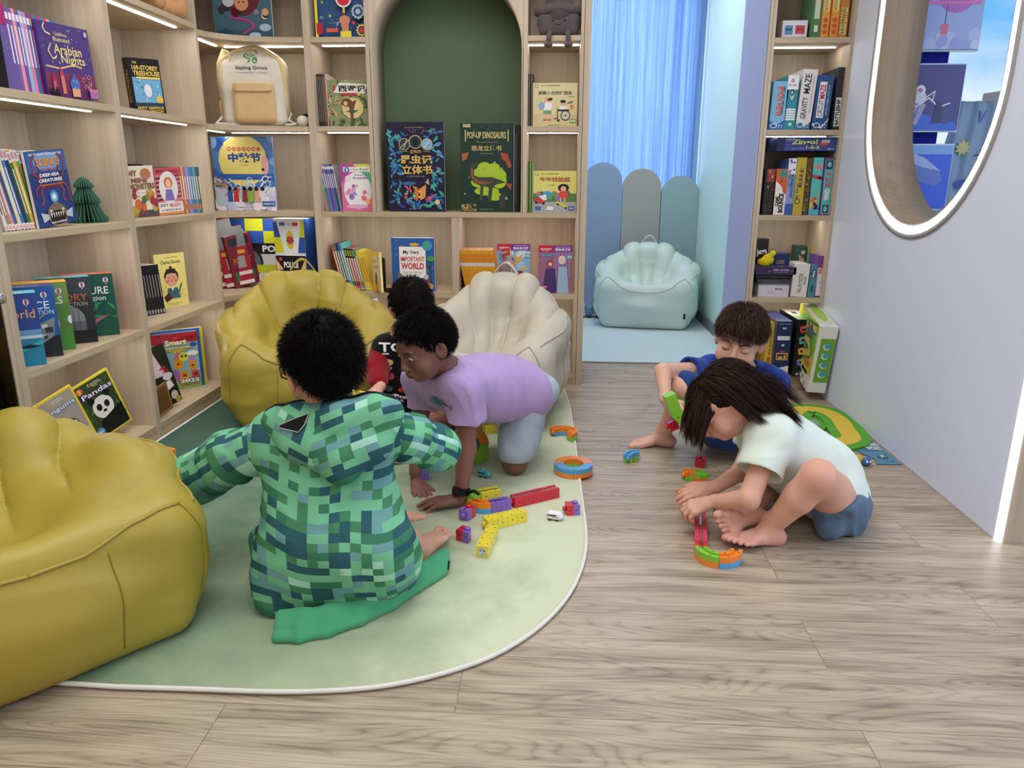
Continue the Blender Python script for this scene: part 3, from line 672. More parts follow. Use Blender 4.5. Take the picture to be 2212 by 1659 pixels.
        for o in off:
            for d in range(3):
                if o[d]: continue
                e = list(o); e[d] = 1; e = tuple(e); a, b = val[o], val[e]; m = (a < 0) != (b < 0)
                t = np.where(m, a/np.where(m, a-b, 1), 0); q = []
                for w, ii in enumerate((I, J, K)):
                    p0 = pos[w][ii+o[w]]; p1 = pos[w][ii+e[w]]; q.append(p0+(p1-p0)*t)
                P += np.stack(q, 1)*m[:, None]; cnt += m
        P /= cnt[:, None]
        F = []
        for d in range(3):
            sa = [slice(None)]*3; sb = [slice(None)]*3; sa[d] = slice(0, -1); sb[d] = slice(1, None)
            A_, B_ = inside[tuple(sa)], inside[tuple(sb)]; m = A_ != B_; ii = np.array(np.nonzero(m))
            u, v = [(1, 2), (2, 0), (0, 1)][d]
            ok = (ii[u] > 0) & (ii[v] > 0) & (ii[u] < G.shape[u]-1) & (ii[v] < G.shape[v]-1); ii = ii[:, ok]
            fl = A_[tuple(ii)]; q = []
            for du, dv in ((-1, -1), (0, -1), (0, 0), (-1, 0)):
                jj = ii.copy(); jj[u] += du; jj[v] += dv; q.append(idx[tuple(jj)])
            q = np.stack(q, 1); q[~fl] = q[~fl][:, ::-1]; F.append(q)
        F = np.concatenate(F); s.P, s.F = P, F
        for _ in range(smooth): s.P = s.relax(s.P, .5); s.P = s.relax(s.P, -.52) if False else s.P
        return s
    def relax(s, P, w):
        F = s.F; n = len(P); acc = np.zeros((n, 3)); c = np.zeros(n)
        for a, b in ((0, 1), (1, 2), (2, 3), (3, 0)):
            for x, y in ((F[:, a], F[:, b]), (F[:, b], F[:, a])):
                for d in range(3): acc[:, d] += np.bincount(x, P[y, d], n)
                c += np.bincount(x, minlength=n)
        return P+(acc/np.maximum(c, 1)[:, None]-P)*w
    def normals(s):
        P, F = s.P, s.F; nn = np.cross(P[F[:, 2]]-P[F[:, 0]], P[F[:, 3]]-P[F[:, 1]]); N = np.zeros_like(P)
        for a in range(4):
            for d in range(3): N[:, d] += np.bincount(F[:, a], nn[:, d], len(P))
        return N/np.maximum(np.linalg.norm(N, axis=1), 1e-12)[:, None]
    def displace(s, fn): s.P = s.P+s.normals()*fn(s.P)[:, None]; s.dis = getattr(s, 'dis', [])+[fn]; return s
    def bump(s, p):
        for fn in getattr(s, 'dis', []): p = p+s.grad(p)*fn(p)[:, None]
        return p
    def sample(s, p):
        p = np.asarray(p, float); ii = []; ff = []
        for d in range(3):
            a = s.ax[d]; i = np.clip(np.searchsorted(a, p[:, d])-1, 0, len(a)-2); ii.append(i); ff.append(np.clip((p[:, d]-a[i])/(a[i+1]-a[i]), 0, 1))
        r = 0
        for a in (0, 1):
            for b in (0, 1):
                for c in (0, 1): r = r+s.G[ii[0]+a, ii[1]+b, ii[2]+c]*(ff[0] if a else 1-ff[0])*(ff[1] if b else 1-ff[1])*(ff[2] if c else 1-ff[2])
        return r
    def grad(s, p, e=.003):
        g = np.stack([s.sample(p+np.eye(3)[d]*e)-s.sample(p-np.eye(3)[d]*e) for d in range(3)], 1)
        return g/np.maximum(np.linalg.norm(g, axis=1), 1e-9)[:, None]
    def project(s, p, off=0, it=12):
        p = np.array(p, float)
        for _ in range(it): p = p-s.grad(p)*np.clip(s.sample(p)-off, -.01, .01)[:, None]
        return s.bump(p)
    def march(s, p, d, off=0, maxd=.6):
        """slide points along d until they meet the surface"""
        p = np.array(p, float); d = (p-CAMP)/np.linalg.norm(p-CAMP, axis=1)[:, None] if d is None else np.broadcast_to(nrm(d), p.shape); t = np.zeros(len(p)); done = np.zeros(len(p), bool)
        for _ in range(260):
            v = s.sample(p+d*t[:, None])-off; done |= v < .0004
            t = np.where(done, t, t+np.clip(v*.7, .0006, .02))
            if done.all(): break
        return s.bump(p+d*t[:, None]), done & (t < maxd)
    def build(s, name, mat, parent=None, col=None, uv=None):
        me = bpy.data.meshes.new(name); n, m = len(s.P), len(s.F)
        me.vertices.add(n); me.vertices.foreach_set('co', s.P.astype(np.float32).ravel())
        me.loops.add(4*m); me.loops.foreach_set('vertex_index', s.F.astype(np.int32).ravel())
        me.polygons.add(m); me.polygons.foreach_set('loop_start', np.arange(0, 4*m, 4, dtype=np.int32))
        me.update(); me.polygons.foreach_set('use_smooth', np.ones(m, bool)); me.materials.append(MATS[mat])
        c = np.ones((n, 4), np.float32); c[:, :3] = col(s.P) if callable(col) else np.array(C3(col))
        a = me.color_attributes.new('Col', 'FLOAT_COLOR', 'POINT'); a.data.foreach_set('color', c.ravel())
        if uv is not None:
            # one chart per face, so the woven pattern never smears across a seam
            ctr = s.P[s.F].mean(1); u = uv(s.P[s.F].reshape(-1, 3), np.repeat(ctr, 4, 0)); l = me.uv_layers.new(name='pattern'); l.data.foreach_set('uv', u.astype(np.float32).ravel())
        me.validate(); me.update()
        o = bpy.data.objects.new(name, me); COL.objects.link(o)
        if parent is not None: o.parent = parent; 
        return o
def vnoise(P, sc, seed=0):
    """smooth value noise, -1..1"""
    q = P*np.asarray(sc)+seed*17.13; i = np.floor(q).astype(np.int64); f = q-i; f = f*f*(3-2*f); r = 0
    for a in (0, 1):
        for b in (0, 1):
            for c in (0, 1):
                h = ((i[:, 0]+a)*374761393+(i[:, 1]+b)*668265263+(i[:, 2]+c)*2147483647+seed*974711) & 0xffffffff
                h = ((h ^ (h >> 13))*1274126177) & 0xffffffff; h = ((h ^ (h >> 16)) & 0xffff)/32767.5-1
                r = r+h*(f[:, 0] if a else 1-f[:, 0])*(f[:, 1] if b else 1-f[:, 1])*(f[:, 2] if c else 1-f[:, 2])
    return r
def folds(amp, R, sc, seed=0):
    """cloth folds: ridged noise stretched along the axes of R"""
    R = np.array([nrm(a) for a in R])
    def f(P):
        q = P@R.T; n = vnoise(q, sc, seed); n2 = vnoise(q, np.array(sc)*2.1, seed+5)
        return amp*((1-np.abs(n)*2)*.7+n2*.35)
    return f
def basis(y, z):
    """3x3 with columns x, y, z: y kept, z made square to it"""
    y = nrm(y); z = np.array(z, float); z = nrm(z-y*(z@y)); return np.stack([np.cross(y, z), y, z], 1)
class Local:
    """places shapes of one body part from its own frame into a solid"""
    def __init__(s, S, o, B, sc=1): s.S, s.o, s.B, s.k = S, np.array(o, float), B, sc
    def p(s, v): return s.o+s.B@(np.array(v, float)*s.k)
    def cone(s, a, b, ra, rb=None, k=.01, op='u'): s.S.cone(s.p(a), s.p(b), ra*s.k, (ra if rb is None else rb)*s.k, k, op)
    def ell(s, c, r, k=.01, op='u', rx=0, ry=0, rz=0):
        R = np.array(Matrix.Rotation(rx, 3, 'X')@Matrix.Rotation(ry, 3, 'Y')@Matrix.Rotation(rz, 3, 'Z')); s.S.ell(s.p(c), np.array(r)*s.k, s.B@R, k, op)
def head(S, o, B, sc=1.0, eyes='open', smile=0):
    H = Local(S, o, B, sc)
    H.ell((0, -.014, .030), (.071, .088, .078), k=.0); H.ell((0, .018, -.022), (.060, .066, .070), k=.03)
    H.ell((0, .036, -.072), (.036, .034, .026), k=.03); H.ell((0, .058, -.083), (.016, .014, .013), k=.02)
    H.ell((0, .046, .036), (.050, .038, .036), k=.02)
    for q in (-1, 1):
        H.ell((q*.036, .052, -.036), (.026, .024, .028), k=.02)
        H.ell((q*.031, .086, .004), (.016, .013, .010), k=.014, op='s')
        H.ell((q*.031, .069, .003), (.0150, .0150, .0135), k=.004)
        H.cone((q*.016, .085, .019), (q*.042, .077, .021), .0055, .0045, k=.009)
        H.ell((q*.0755, -.008, -.006), (.008, .020, .029), k=.005, rz=q*.35, ry=q*.1)
        H.ell((q*.083, -.004, -.002), (.006, .012, .018), k=.004, op='s', rz=q*.35)
        H.ell((q*.0095, .091, -.0335), (.0075, .008, .0062), k=.005)
        if eyes == 'open': H.ell((q*.031, .088, .003), (.0125, .018, .0062), k=.002, op='s')
        else: H.cone((q*.022, .0845, -.004), (q*.040, .0815, -.0035), .0012, k=.002, op='s')
    H.cone((0, .083, .012), (0, .098, -.026), .0062, .0088, k=.012); H.ell((0, .096, -.030), (.0085, .008, .0072), k=.006)
    H.ell((0, .079, -.058), (.024, .012, .016), k=.012)
    w = .020+.005*smile
    H.ell((0, .0885, -.0555), (w*.85, .0065, .0042), k=.004); H.ell((0, .0875, -.0645), (w*.7, .0068, .0048), k=.004)
    up = .006*smile
    H.cone((-w, .082, -.060+up), (0, .0955, -.0603), .0012, k=.002, op='s'); H.cone((w, .082, -.060+up), (0, .0955, -.0603), .0012, k=.002, op='s')
    return H
def face_colour(H, skin, lip, brow=None, extra=None):
    sk = np.array(C3(skin)); lp = np.array(C3(lip)); br = np.array(C3(brow)) if brow else None
    def f(P):
        c = np.tile(sk, (len(P), 1)); q = (P-H.o)@H.B/H.k
        def blend(w, col): c[:] = c*(1-w[:, None])+col*w[:, None]
        front = (q[:, 1] > .06)
        d = ((q[:, 0]/.021)**2+((q[:, 2]+.060)/.0095)**2); blend(np.clip(1.35-d, 0, 1)*.85*front*(q[:, 1] > .076), lp)
        for s_ in (-1, 1):
            d = ((q[:, 0]-s_*.036)/.022)**2+((q[:, 2]+.034)/.02)**2; blend(np.clip(1-d, 0, 1)*.35*front, lp*.5+sk*.55)
            d = ((np.abs(q[:, 0]-s_*.078)/.012)**2+((q[:, 2]+.004)/.03)**2); blend(np.clip(1-d, 0, 1)*.4, lp*.6+sk*.45)
            if br is not None:
                t = np.clip((s_*q[:, 0]-.014)/.032, 0, 1); zc = .021+.005*np.sin(t*2.6)-.002*t; wd = .0042*(1-.55*t)
                ok = (s_*q[:, 0] > .012) & (s_*q[:, 0] < .048) & front; blend(np.clip(1.6-np.abs(q[:, 2]-zc)/wd, 0, 1)*.85*ok, br)
                zc = .0045+.0045*np.sqrt(np.clip(1-((s_*q[:, 0]-.031)/.0145)**2, 0, 1)); ok = (np.abs(s_*q[:, 0]-.031) < .0145) & front
                if getattr(H, 'closed', False): zc = -.0045+0*zc
                blend(np.clip(1.4-np.abs(q[:, 2]-zc)/.0017, 0, 1)*.8*ok, br)
        if extra: extra(P, blend)
        return c
    return f
def eyes_mesh(H, parent, look=(0, 1, 0), iris='2a1a12'):
    for q in (-1, 1):
        b = MB(); c = H.p((q*.031, .0705, .003)); r = .0128*H.k; d = nrm(H.B@nrm(look))
        b.ell(c, (r, r, r), 'e6e2de', 10)
        for rr, a, col in ((.0062, .0, iris), (.0032, .0006, '050404')):
            o = Vector(c)+Vector(d)*(math.sqrt(max(r*r-(rr*H.k)**2, 0))+a*H.k+.0002); u = Vector(d).orthogonal().normalized(); w = Vector(d).cross(u)
            b.add([o+(u*math.cos(2*math.pi*i/16)+w*math.sin(2*math.pi*i/16))*rr*H.k for i in range(16)]+[o+Vector(d)*rr*H.k*.12], [(i, (i+1) % 16, 16) for i in range(16)], col, 0, True)
        o_ = b.build('eye', 'eyemat', parent); o_.location = -parent.location
    return o_
def hand(S, wrist, d, nz, side, sc=1.0, curl=(20, 20, 20, 25), spread=6, thumb=(30, 20)):
    """side +1: thumb towards local +x (x = fingers x back-of-hand)"""
    H = Local(S, wrist, basis(d, nz), sc); g = side
    H.cone((0, -.012, 0), (0, .018, 0), .0175, .018, k=.012)
    kn = [(g*.024, .060, 0), (g*.0085, .0655, .002), (-g*.0075, .063, .001), (-g*.0225, .056, -.001)]
    for x, y, z in kn: H.cone((x*.45, .012, 0), (x, y-.004, z), .0125, .0102, k=.010)
    H.ell((g*.014, .026, -.008), (.014, .022, .010), k=.008); tips = []
    for i, ((x, y, z), ln) in enumerate(zip(kn, (.050, .056, .052, .041))):
        a = rad([spread*1.3, spread*.35, -spread*.6, -spread*1.7][i])*g; c = 0; p = V3(x, y, z); r = [.0086, .0088, .0084, .0074][i]; cu = rad(curl[i] if hasattr(curl, '__len__') else curl)
        for j, fr in enumerate((.44, .30, .26)):
            c += cu*(.8 if j == 0 else 1.1 if j == 1 else .8); dv = V3(math.sin(a)*math.cos(c), math.cos(a)*math.cos(c), -math.sin(c))
            q = p+dv*ln*fr; H.cone(p, q, r, r*.93, k=.002 if j else .004); p = q; r *= .93
        tips.append(H.p(p))
    t0 = V3(g*.013, .010, -.004); t1, t2 = [rad(x) for x in thumb]
    p1 = t0+V3(g*math.sin(t1), math.cos(t1), -.25)*.030; p2 = p1+V3(g*math.sin(t1*.6), math.cos(t1*.6), -math.sin(t2))*.024; p3 = p2+V3(g*math.sin(t1*.3), math.cos(t1*.3), -math.sin(t2)*1.2)*.019
    H.cone(t0, p1, .0125, .0108, k=.008); H.cone(p1, p2, .0102, .0092, k=.003); H.cone(p2, p3, .0092, .0080, k=.003)
    tips.append(H.p(p3)); H.tips = tips; return H
def foot(S, ankle, d, up, side, sc=1.0, curl=5):
    """side +1: big toe towards local +x"""
    F = Local(S, ankle, basis(d, up), sc); g = side
    F.cone((0, .0, .02), (0, -.006, -.012), .026, .026, k=.015); F.ell((0, -.030, -.030), (.022, .026, .024), k=.02)
    F.cone((0, .0, -.012), (g*.006, .085, -.034), .024, .014, k=.02); F.cone((0, -.02, -.034), (-g*.018, .070, -.040), .018, .012, k=.02)
    for i, x in enumerate((.0245, .0085, -.0055, -.0185, -.0305)):
        y = [.098, .101, .096, .089, .080][i]; r = [.0128, .0082, .0078, .0074, .0070][i]; F.cone((g*x*.6, .05, -.030), (g*x, y-.004, -.042+(.002 if i == 0 else 0)), .015, r*1.1, k=.007)
        ln = [.026, .023, .020, .017, .014][i]; c = rad(curl); F.cone((g*x, y, -.041), (g*(x+.0015*(2-i)), y+ln*.7, -.041+.002), r*.88, r*.80, k=.001)
        F.ell((g*(x+.0015*(2-i)), y+ln, -.0425), (r*.98, r*1.15, r*.95), k=.001)
    return F
def nails(pts):  # little lighter fingertips, stored as positions for the skin colour
    return np.array(pts)
def ribbons(name, parent, P, wid, cols, mat='hairmat', face=None):
    """P: (strands, points, 3). every strand a thin three-sided blade"""
    ns, npt = P.shape[:2]; T = np.gradient(P, axis=1); T /= np.maximum(np.linalg.norm(T, axis=2), 1e-9)[..., None]
    ref = face if face is not None else np.array([0.3, -.8, .5]); ref = np.broadcast_to(ref, T.shape)
    U = np.cross(T, ref); U /= np.maximum(np.linalg.norm(U, axis=2), 1e-9)[..., None]; Nn = np.cross(U, T)
    prof = np.linspace(0, 1, npt); w = wid*np.clip(np.minimum(1.15-prof**2*1.1, .6+prof*4), .05, 1); w = w[None, :, None]
    V = np.stack([P-U*w, P+U*w, P+Nn*w*.7], 2).reshape(-1, 3)
    F = []; base = (np.arange(ns)*npt*3)[:, None]+(np.arange(npt-1)*3)[None]; base = base.ravel()
    for a, b in ((0, 1), (1, 2), (2, 0)): F.append(np.stack([base+a, base+b, base+3+b, base+3+a], 1))
    F = np.concatenate(F); s = Solid(); s.P, s.F = V, F
    cc = np.repeat(cols, npt*3, 0); return s.build(name, mat, parent, col=lambda p: cc)
def grow_hair(S, H, parent, n, length, whorl, side_z, seed, col, col2, wid=.0011, steps=7, lift=.25, grav=.2, front=-.0, rand=.35, name='hair', comb=None, cap=.010, lmod=None, offs=.004, body=None, up=0.0):
    """hair over a head solid: a thin cap plus strands combed away from the whorl"""
    R = np.random.RandomState(seed); D = R.normal(size=(n*4, 3)); D /= np.linalg.norm(D, axis=1)[:, None]
    q = D*np.array([.071, .088, .078])+np.array([0, -.014, .03]); ok = side_z(q); q = q[ok][:n]; dl = D[ok][:n]; ns = len(q)
    root = S.project(H.o+(q*H.k)@H.B.T, .001, 6); nr = S.grad(root)
    wp = H.p(whorl); t = root-wp
    if comb is not None: t = t/np.linalg.norm(t, axis=1)[:, None]*.6+comb(q)@H.B.T
    t = t-nr*(t*nr).sum(1)[:, None]; t /= np.maximum(np.linalg.norm(t, axis=1), 1e-9)[:, None]
    d = t*(1-lift)+nr*lift+R.normal(size=t.shape)*rand*.3+np.array([0, 0, up]); d /= np.linalg.norm(d, axis=1)[:, None]
    ln = length*(.75+.5*R.rand(ns)); 
    if lmod is not None: ln = ln*lmod(q)
    pts = [root]; st = (ln/(steps-1))[:, None]; p = root
    for i in range(steps-1):
        p = p+d*st; dd = S.sample(p); g = S.grad(p); push = np.clip(offs+.004*R.rand(ns)-dd, 0, .02); p = p+g*push[:, None]
        if body is not None:
            db = body.sample(p); gb = body.grad(p); p = p+gb*np.clip(.004-db, 0, .02)[:, None]
        pts.append(p); d = pts[-1]-pts[-2]; d /= np.maximum(np.linalg.norm(d, axis=1), 1e-9)[:, None]; d = d+np.array([0, 0, -grav])+R.normal(size=d.shape)*rand*.12; d /= np.linalg.norm(d, axis=1)[:, None]
    P = np.stack(pts, 1); c1, c2 = np.array(C3(col)), np.array(C3(col2)); f = R.rand(ns, 1)**2
    return ribbons(name, parent, P, wid, c1*(1-f)+c2*f, face=np.broadcast_to(nr[:, None, :], P.shape))

def drape(b, J, lays, keep_z=.0004, off=.0012, view=None):
    """lay the flat print collected in b on the solid J, dropping what misses it"""
    v = np.array(b.v); q, ok = J.march(v, view, off); g = J.grad(q); q = q+g*(lays*keep_z)[:, None]
    d0 = np.median(np.linalg.norm(q[ok]-v[ok], axis=1)) if ok.any() else 0; ok = ok & (np.abs(np.linalg.norm(q-v, axis=1)-d0) < .09)
    F = [i for i, f in enumerate(b.f) if all(ok[j] for j in f)]; use = sorted({j for i in F for j in b.f[i]}); mp = {j: k for k, j in enumerate(use)}
    b.v = [tuple(q[j]) for j in use]; b.f, b.c = [tuple(mp[j] for j in b.f[i]) for i in F], [b.c[i] for i in F]; b.m = [0]*len(F); b.sm = [False]*len(F); b.n = len(use); return b
def densify(items, w, h, cell=.006):
    """same shapes cut into small cells so that they can follow a curved surface"""
    return items
# ================================================================ BEAN BAGS
def bean_bag(label, loc, rz, sc, col, wide=1.0, tall=1.0, h=.007, lobes=6, seed=1, handle=True, pipe=None, label_tag=False, group=None, arm=1.0, seat=0.0):
    """front of the bag looks along -y of its own frame"""
    t = thing('bean_bag', label, 'bean bag', loc, rz, group); S = Solid(); W = wide
    S.ell((0, 0, .15), (.385*W, .365, .17), k=0); S.ell((0, .02, .09), (.37*W, .35, .12), k=.05)
    S.box((0, -.12, .15), (.26*W, .14, .10), rnd=.065, k=.05)                      # front block
    for q in (-1, 1):
        S.chain([(q*.285*W, -.22, .27*arm), (q*.305*W, -.02, .33*arm), (q*.285*W, .14, .36*arm**2.6)], [.080, .085, .09*arm**.7], .05)
        S.cone((q*.285*W, -.20, .14), (q*.285*W, -.22, .27*arm), .10, .082, k=.05); S.cone((q*.31*W, .05, .18), (q*.30*W, .08, .33*arm), .10, .085, k=.05)
    Rb = np.array(Matrix.Rotation(rad(-13), 3, 'X')); [S.ell((q*.085*W, .165, .235*tall+.01), (.255*W, .140, .335*tall), Rb, k=.05) for q in (-1, 1)]
    S.ell((0, -.085, .43-seat), (.185*W, .215, .20), k=.07, op='s')
    S.cut((0, 0, .001), (0, 0, -1), .01)
    if abs(sc-1) > 1e-6:
        S.ops = [(o, tt, ((p[0]*sc, p[1]*sc, p[2]*sc, p[3]*sc) if tt == 'c' else (p[0]*sc, p[1]*sc, p[2]) if tt == 'e' else (p[0]*sc, p[1]*sc, p[2], p[3]*sc) if tt == 'b' else (p[0]*sc, p[1])), k*sc) for o, tt, p, k in S.ops]
    S.mesh(h, smooth=1)
    def scallop(P):
        q = P/sc; x, y, z = q.T; ph = np.degrees(np.arctan2(x/W, np.maximum(z-.06, .01)/tall)); u = ph/17+.5; b_ = np.abs(np.sin(math.pi*u))
        m = np.clip((z-.20)*14, 0, 1)*np.clip((y+.10)*9, 0, 1)*np.clip((66-np.abs(ph))/12, 0, 1)*np.clip(1.5-(y-.16)*4.5, 0, 1); return (.024*b_**.5-.017)*m*sc
    S.displace(scallop)
    fo = folds(.0055*sc, [(1, .15, .1), (0, 1, .2), (.1, .2, 1)], (3.2, 4, 9), seed); fo2 = folds(.003*sc, [(1, .5, .4), (0, 1, .2), (-.5, .2, 1)], (9, 9, 20), seed+3)
    S.displace(lambda P: (fo(P)+fo2(P)*np.clip(vnoise(P, 4, seed), 0, 1)*1.6)*np.clip(P[:, 2]*14, 0, 1))
    S.build('cover', 'vinyl', t, col)
    pc = pipe or tuple(c*.62 for c in srgb(col)); b = MB()
    def seam(pts, r, c, n=14):
        P = [Vector(p)*sc for p in pts]; Q = []
        for i in range(len(P)-1):
            for k in range(n): Q.append(P[i].lerp(P[i+1], k/n))
        Q.append(P[-1]); q = S.project(np.array([tuple(v) for v in Q]), r*.25, 30); q[1:-1] = (q[:-2]+q[2:]+2*q[1:-1])/4; b.tube(q, r, c, 6)
    c_p = tuple(x*.92 for x in srgb(col))
    for q in (-1, 1):
        e = q*W
        seam([(e*.345, -.27, .03), (e*.345, -.275, .15), (e*.33, -.28, .28*arm), (e*.29, -.27, .335*arm)], .0042*sc, c_p)
        seam([(e*.29, -.27, .335*arm), (e*.20, -.30, .28), (e*.10, -.31, .255-seat*.5), (0, -.31, .248-seat*.6)], .0042*sc, c_p)
        seam([(e*.33, -.255, .33*arm), (e*.385, -.05, .36*arm), (e*.36, .12, .40), (e*.31, .20, .45*tall), (e*.2, .28, .51*tall), (0, .31, .54*tall)], .0042*sc, c_p)
        seam([(e*.36, .0, .02), (e*.40, .0, .2), (e*.385, -.02, .35*arm)], .0016*sc, pc)
        seam([(e*.15, -.34, .03), (e*.15, -.33, .15), (e*.145, -.32, .25)], .0016*sc, pc) if label_tag is False else None
    b.build('piping', 'vinyl', t)
    if handle:
        b = MB(); p = S.project(np.array([(-.055*sc, .25*sc, .585*tall*sc), (.055*sc, .25*sc, .585*tall*sc)]), -.004); z = max(p[0][2], p[1][2])
        A0, A1 = p; pts = [A0*(1-u)+A1*u+V3(0, 0, math.sin(math.pi*u)*.055*sc) for u in np.linspace(0, 1, 15)]; vs = []
        for k, v in enumerate(pts): vs += [v+V3(0, -.016*sc, 0), v+V3(0, .016*sc, 0), v+V3(0, .016*sc, .010), v+V3(0, -.016*sc, .010)]
        fs = [(i*4+j, i*4+(j+1) % 4, (i+1)*4+(j+1) % 4, (i+1)*4+j) for i in range(14) for j in range(4)]+[(0, 1, 2, 3), (56, 59, 58, 57)]
        b.add(vs, fs, col, 0, True); b.build('handle', 'vinyl', t)
    if label_tag:
        q, _ = S.march(np.array([(.30*W*sc, -.5, .10*sc)]), (0, 1, 0), .001); b = MB(); c = q[0]; b.box(c[0]-.007, c[1]-.004, c[2]-.018, c[0]+.007, c[1]+.001, c[2]+.018, '1e3a34'); b.build('sewn_tag', 'cloth', t)
    return t
YEL = 'ab983c'
bean_bag('yellow bean bag with tall padded back in the corner between the bookcases', (-1.085, 3.17, .008), rad(20), 1.0, YEL, wide=.91, tall=1.0, seed=2)
bean_bag('cream bean bag behind the child in the lilac shirt', (-.268, 3.17, .008), rad(-10), 1.0, 'c6c1b0', wide=.76, tall=1.0, seed=5)
bean_bag('pale mint bean bag on the blue mat in the nook', (.640, 5.32, .010), rad(-8), .98, 'cbdcd2', wide=.90, tall=.95, seed=7, label_tag=True)
bean_bag('large yellow bean bag in the left foreground, cut off by the frame', (-1.235, 1.430, .009), rad(48), 1.03, YEL, wide=.94, tall=.74, seed=9, arm=.80)
# ================================================================ THE CHILDREN
def W0(o):
    o.location = -o.parent.location; return o
def person(label, loc):
    return thing('person', label, 'person', tuple(loc))
def torso(S, hl, hr, sl, sr, nb, g=0.0, k=.05, waist=1.0, deep=1.0):
    hl, hr, sl, sr, nb = map(lambda v: np.array(v, float), (hl, hr, sl, sr, nb)); m = (hl+hr)/2; c = (sl+sr)/2; w = m*.55+c*.45
    S.cone(hl, hr, .060+g, k=k); S.cone(m, w, .070*deep+g, .066*deep*waist+g, k=k); S.cone(w, c*.9+m*.1, .066*deep*waist+g, .070*deep+g, k=k)
    S.cone(hl, w*.5+hl*.5, .058+g, .056*waist+g, k=k); S.cone(hr, w*.5+hr*.5, .058+g, .056*waist+g, k=k)
    for h, q in ((hl, sl), (hr, sr)): S.cone(h*.5+w*.5, q*.72+c*.28, .052*waist+g, .048+g, k=k)
    S.cone(sl, sr, .037+g, k=.04); S.cone(c, nb, .05+g, .036+g*.5, k=.04)
def box_around(pts, r):
    p = np.array(pts); return (p.min(0)-r, p.max(0)+r)

